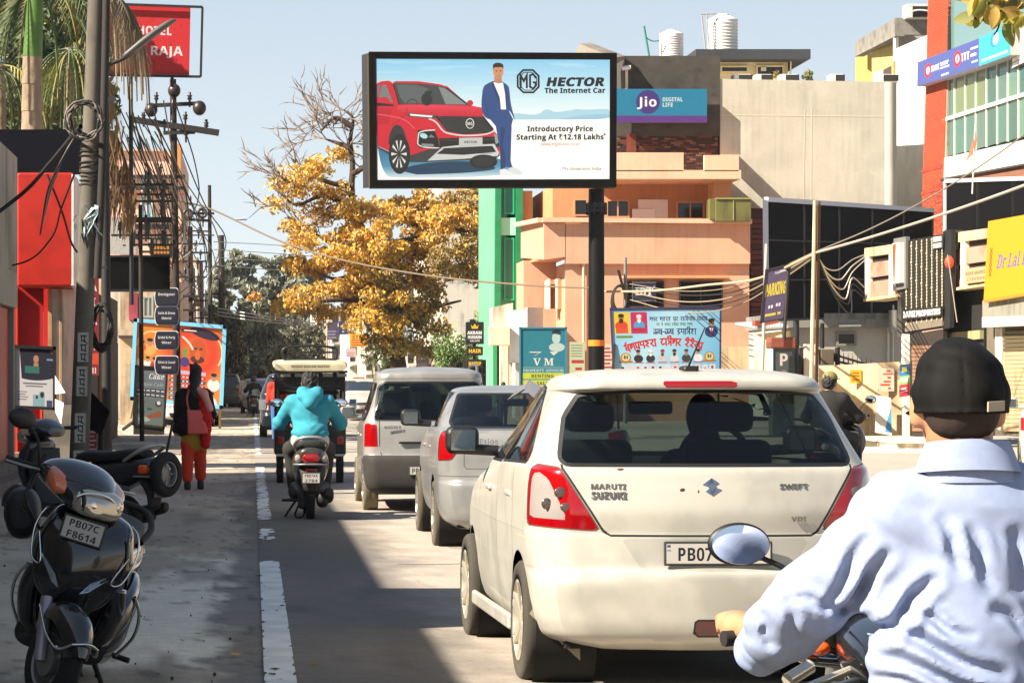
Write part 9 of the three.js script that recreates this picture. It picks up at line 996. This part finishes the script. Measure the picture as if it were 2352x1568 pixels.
const hb = S(1716, 1462, 6.3); mesh('handlebar', [tube([v3(hb[0] - .06, hb[1], hb[2] + .05), v3(hb[0] + .1, hb[1] + .01, hb[2]), v3(bx0 - .2, hb[1] - .06, -6.45), v3(bx0, hb[1] - .08, -6.5), v3(bx0 + .2, hb[1] - .06, -6.45), v3(2 * bx0 - hb[0] - .1, hb[1] + .01, hb[2])], .013, 40, 8)], chrome, b); mesh('clutch_lever', tube([v3(hb[0] + .12, hb[1] + .01, hb[2] - .05), v3(hb[0], hb[1] + .005, hb[2] - .06), v3(hb[0] - .06, hb[1] + .01, hb[2] - .02)], .006, 14), chrome, b); mesh('grip', bar(v3(hb[0] - .06, hb[1], hb[2] + .05), v3(hb[0] + .06, hb[1] + .005, hb[2] + .01), .018), rubber, b);
mesh('headlamp_fairing', loft([{ c: [bx0 - .02, .93, -6.5], a: .16, b: .1 }, { c: [bx0 - .02, .95, -6.65], a: .14, b: .11 }, { c: [bx0 - .02, .93, -6.8], a: .08, b: .06 }]), k, b); mesh('indicator', ball(P(1880, 1488, 6.45), .03, .018, .03), orangeLens, b); mesh('indicator_stem', bar(P(1880, 1488, 6.5), v3(bx0 - .1, .92, -6.6), .012), blackPl, b);
const mc = P(1700, 1250, 6.4); const mi = mesh('mirror_housing', ball(off(mc, 0, 0, -.012), .071, .049, .022, 28), blackPl, b); mesh('mirror_glass', [new THREE.CylinderGeometry(1, 1, .004, 40).scale(.066, 1, .0445).rotateX(PI / 2 - 0.16).rotateY(0.10).translate(mc.x, mc.y, mc.z + .012)], mirrorM, mi); mesh('mirror_stem', tube([off(mc, .05, -.03, -.01), P(1815, 1312, 6.4), P(1900, 1400, 6.42)], .007, 14), blackPl, b);
mesh('fork', [bar(v3(bx0 - .09, .9, -6.55), v3(bx0 - .09, .3, -6.85), .025), bar(v3(bx0 + .09, .9, -6.55), v3(bx0 + .09, .3, -6.85), .025)], alloy, b, { kind: 'stuff' }); for (const z of [-6.85, -5.55]) mesh('wheel', lathe([[.2, -.04], [.27, -.04], [.3, 0], [.27, .04], [.2, .04], [.2, -.04]], 36).rotateZ(PI / 2).translate(bx0, .3, z), rubber, b); mesh('engine', rb(bx0 - .15, .25, -6.5, bx0 + .15, .65, -5.9, .05), alloy, b); mesh('bright_tubes', [bar(P(1810, 1562, 6.2), P(1862, 1530, 6.25), .016), bar(P(1850, 1580, 6.1), P(1960, 1536, 6.2), .010), bar(P(1870, 1590, 6.0), P(1990, 1560, 6.15), .010)], M('#d9d2c0', 0.3, null, { metalness: 0.6 }), b, { kind: 'stuff' });
}
// ---------- litter on the road ----------
{ const r = rnd(91), lm = [M('#8a6a1c', 0.8), M('#4a3a22', 0.9), M('#2b2219', 0.9), M('#b08a2a', 0.8)], g = tris([v3(-.5, .05, 0), v3(0, .12, .28), v3(.5, .08, 0), v3(-.5, .05, 0), v3(.5, .08, 0), v3(0, .0, -.28)]);
const one = (u, v, s, m, i) => { const d = EYE * F / (v - VY), o = new THREE.Mesh(g, lm[m]); o.name = numbered('fallen_leaf'); o.position.set(X(u, d), 0.02, -d); o.scale.setScalar(s); o.rotation.y = r() * 6; scene.add(o); o.userData = { label: 'dry fallen leaf lying on the shaded roadside', category: 'leaf', group: 'fallen leaves on the roadside' }; };
one(540, 1512, .1, 3); o2(); function o2() { for (let k = 0; k < 24; k++) { const v = 1200 + 360 * r(); one(60 + 600 * Math.pow(r(), 0.8) + (v > 1400 ? 80 : 0), v, .025 + .045 * r(), k % 5 ? 1 + (k % 2) : 3); } } one(960, 1340, .05, 0); one(720, 1533, .07, 0);
const dirt = []; for (let k = 0; k < 110; k++) { const d = 12 + 24 * r(), x = -2.6 + 2.7 * r(), s = .004 + .009 * r() * r(); dirt.push(new THREE.IcosahedronGeometry(s, 0).translate(x, 0.012 + s * .3, -d)); } solo('gravel', 'scattered dark grit along the broken left road edge', 'gravel', dirt, M('#4d453b', 0.95), { kind: 'stuff' }); }
scene.traverse((o) => { if (o.isMesh) o.castShadow = o.receiveShadow = true; });
renderer.render(scene, camera);
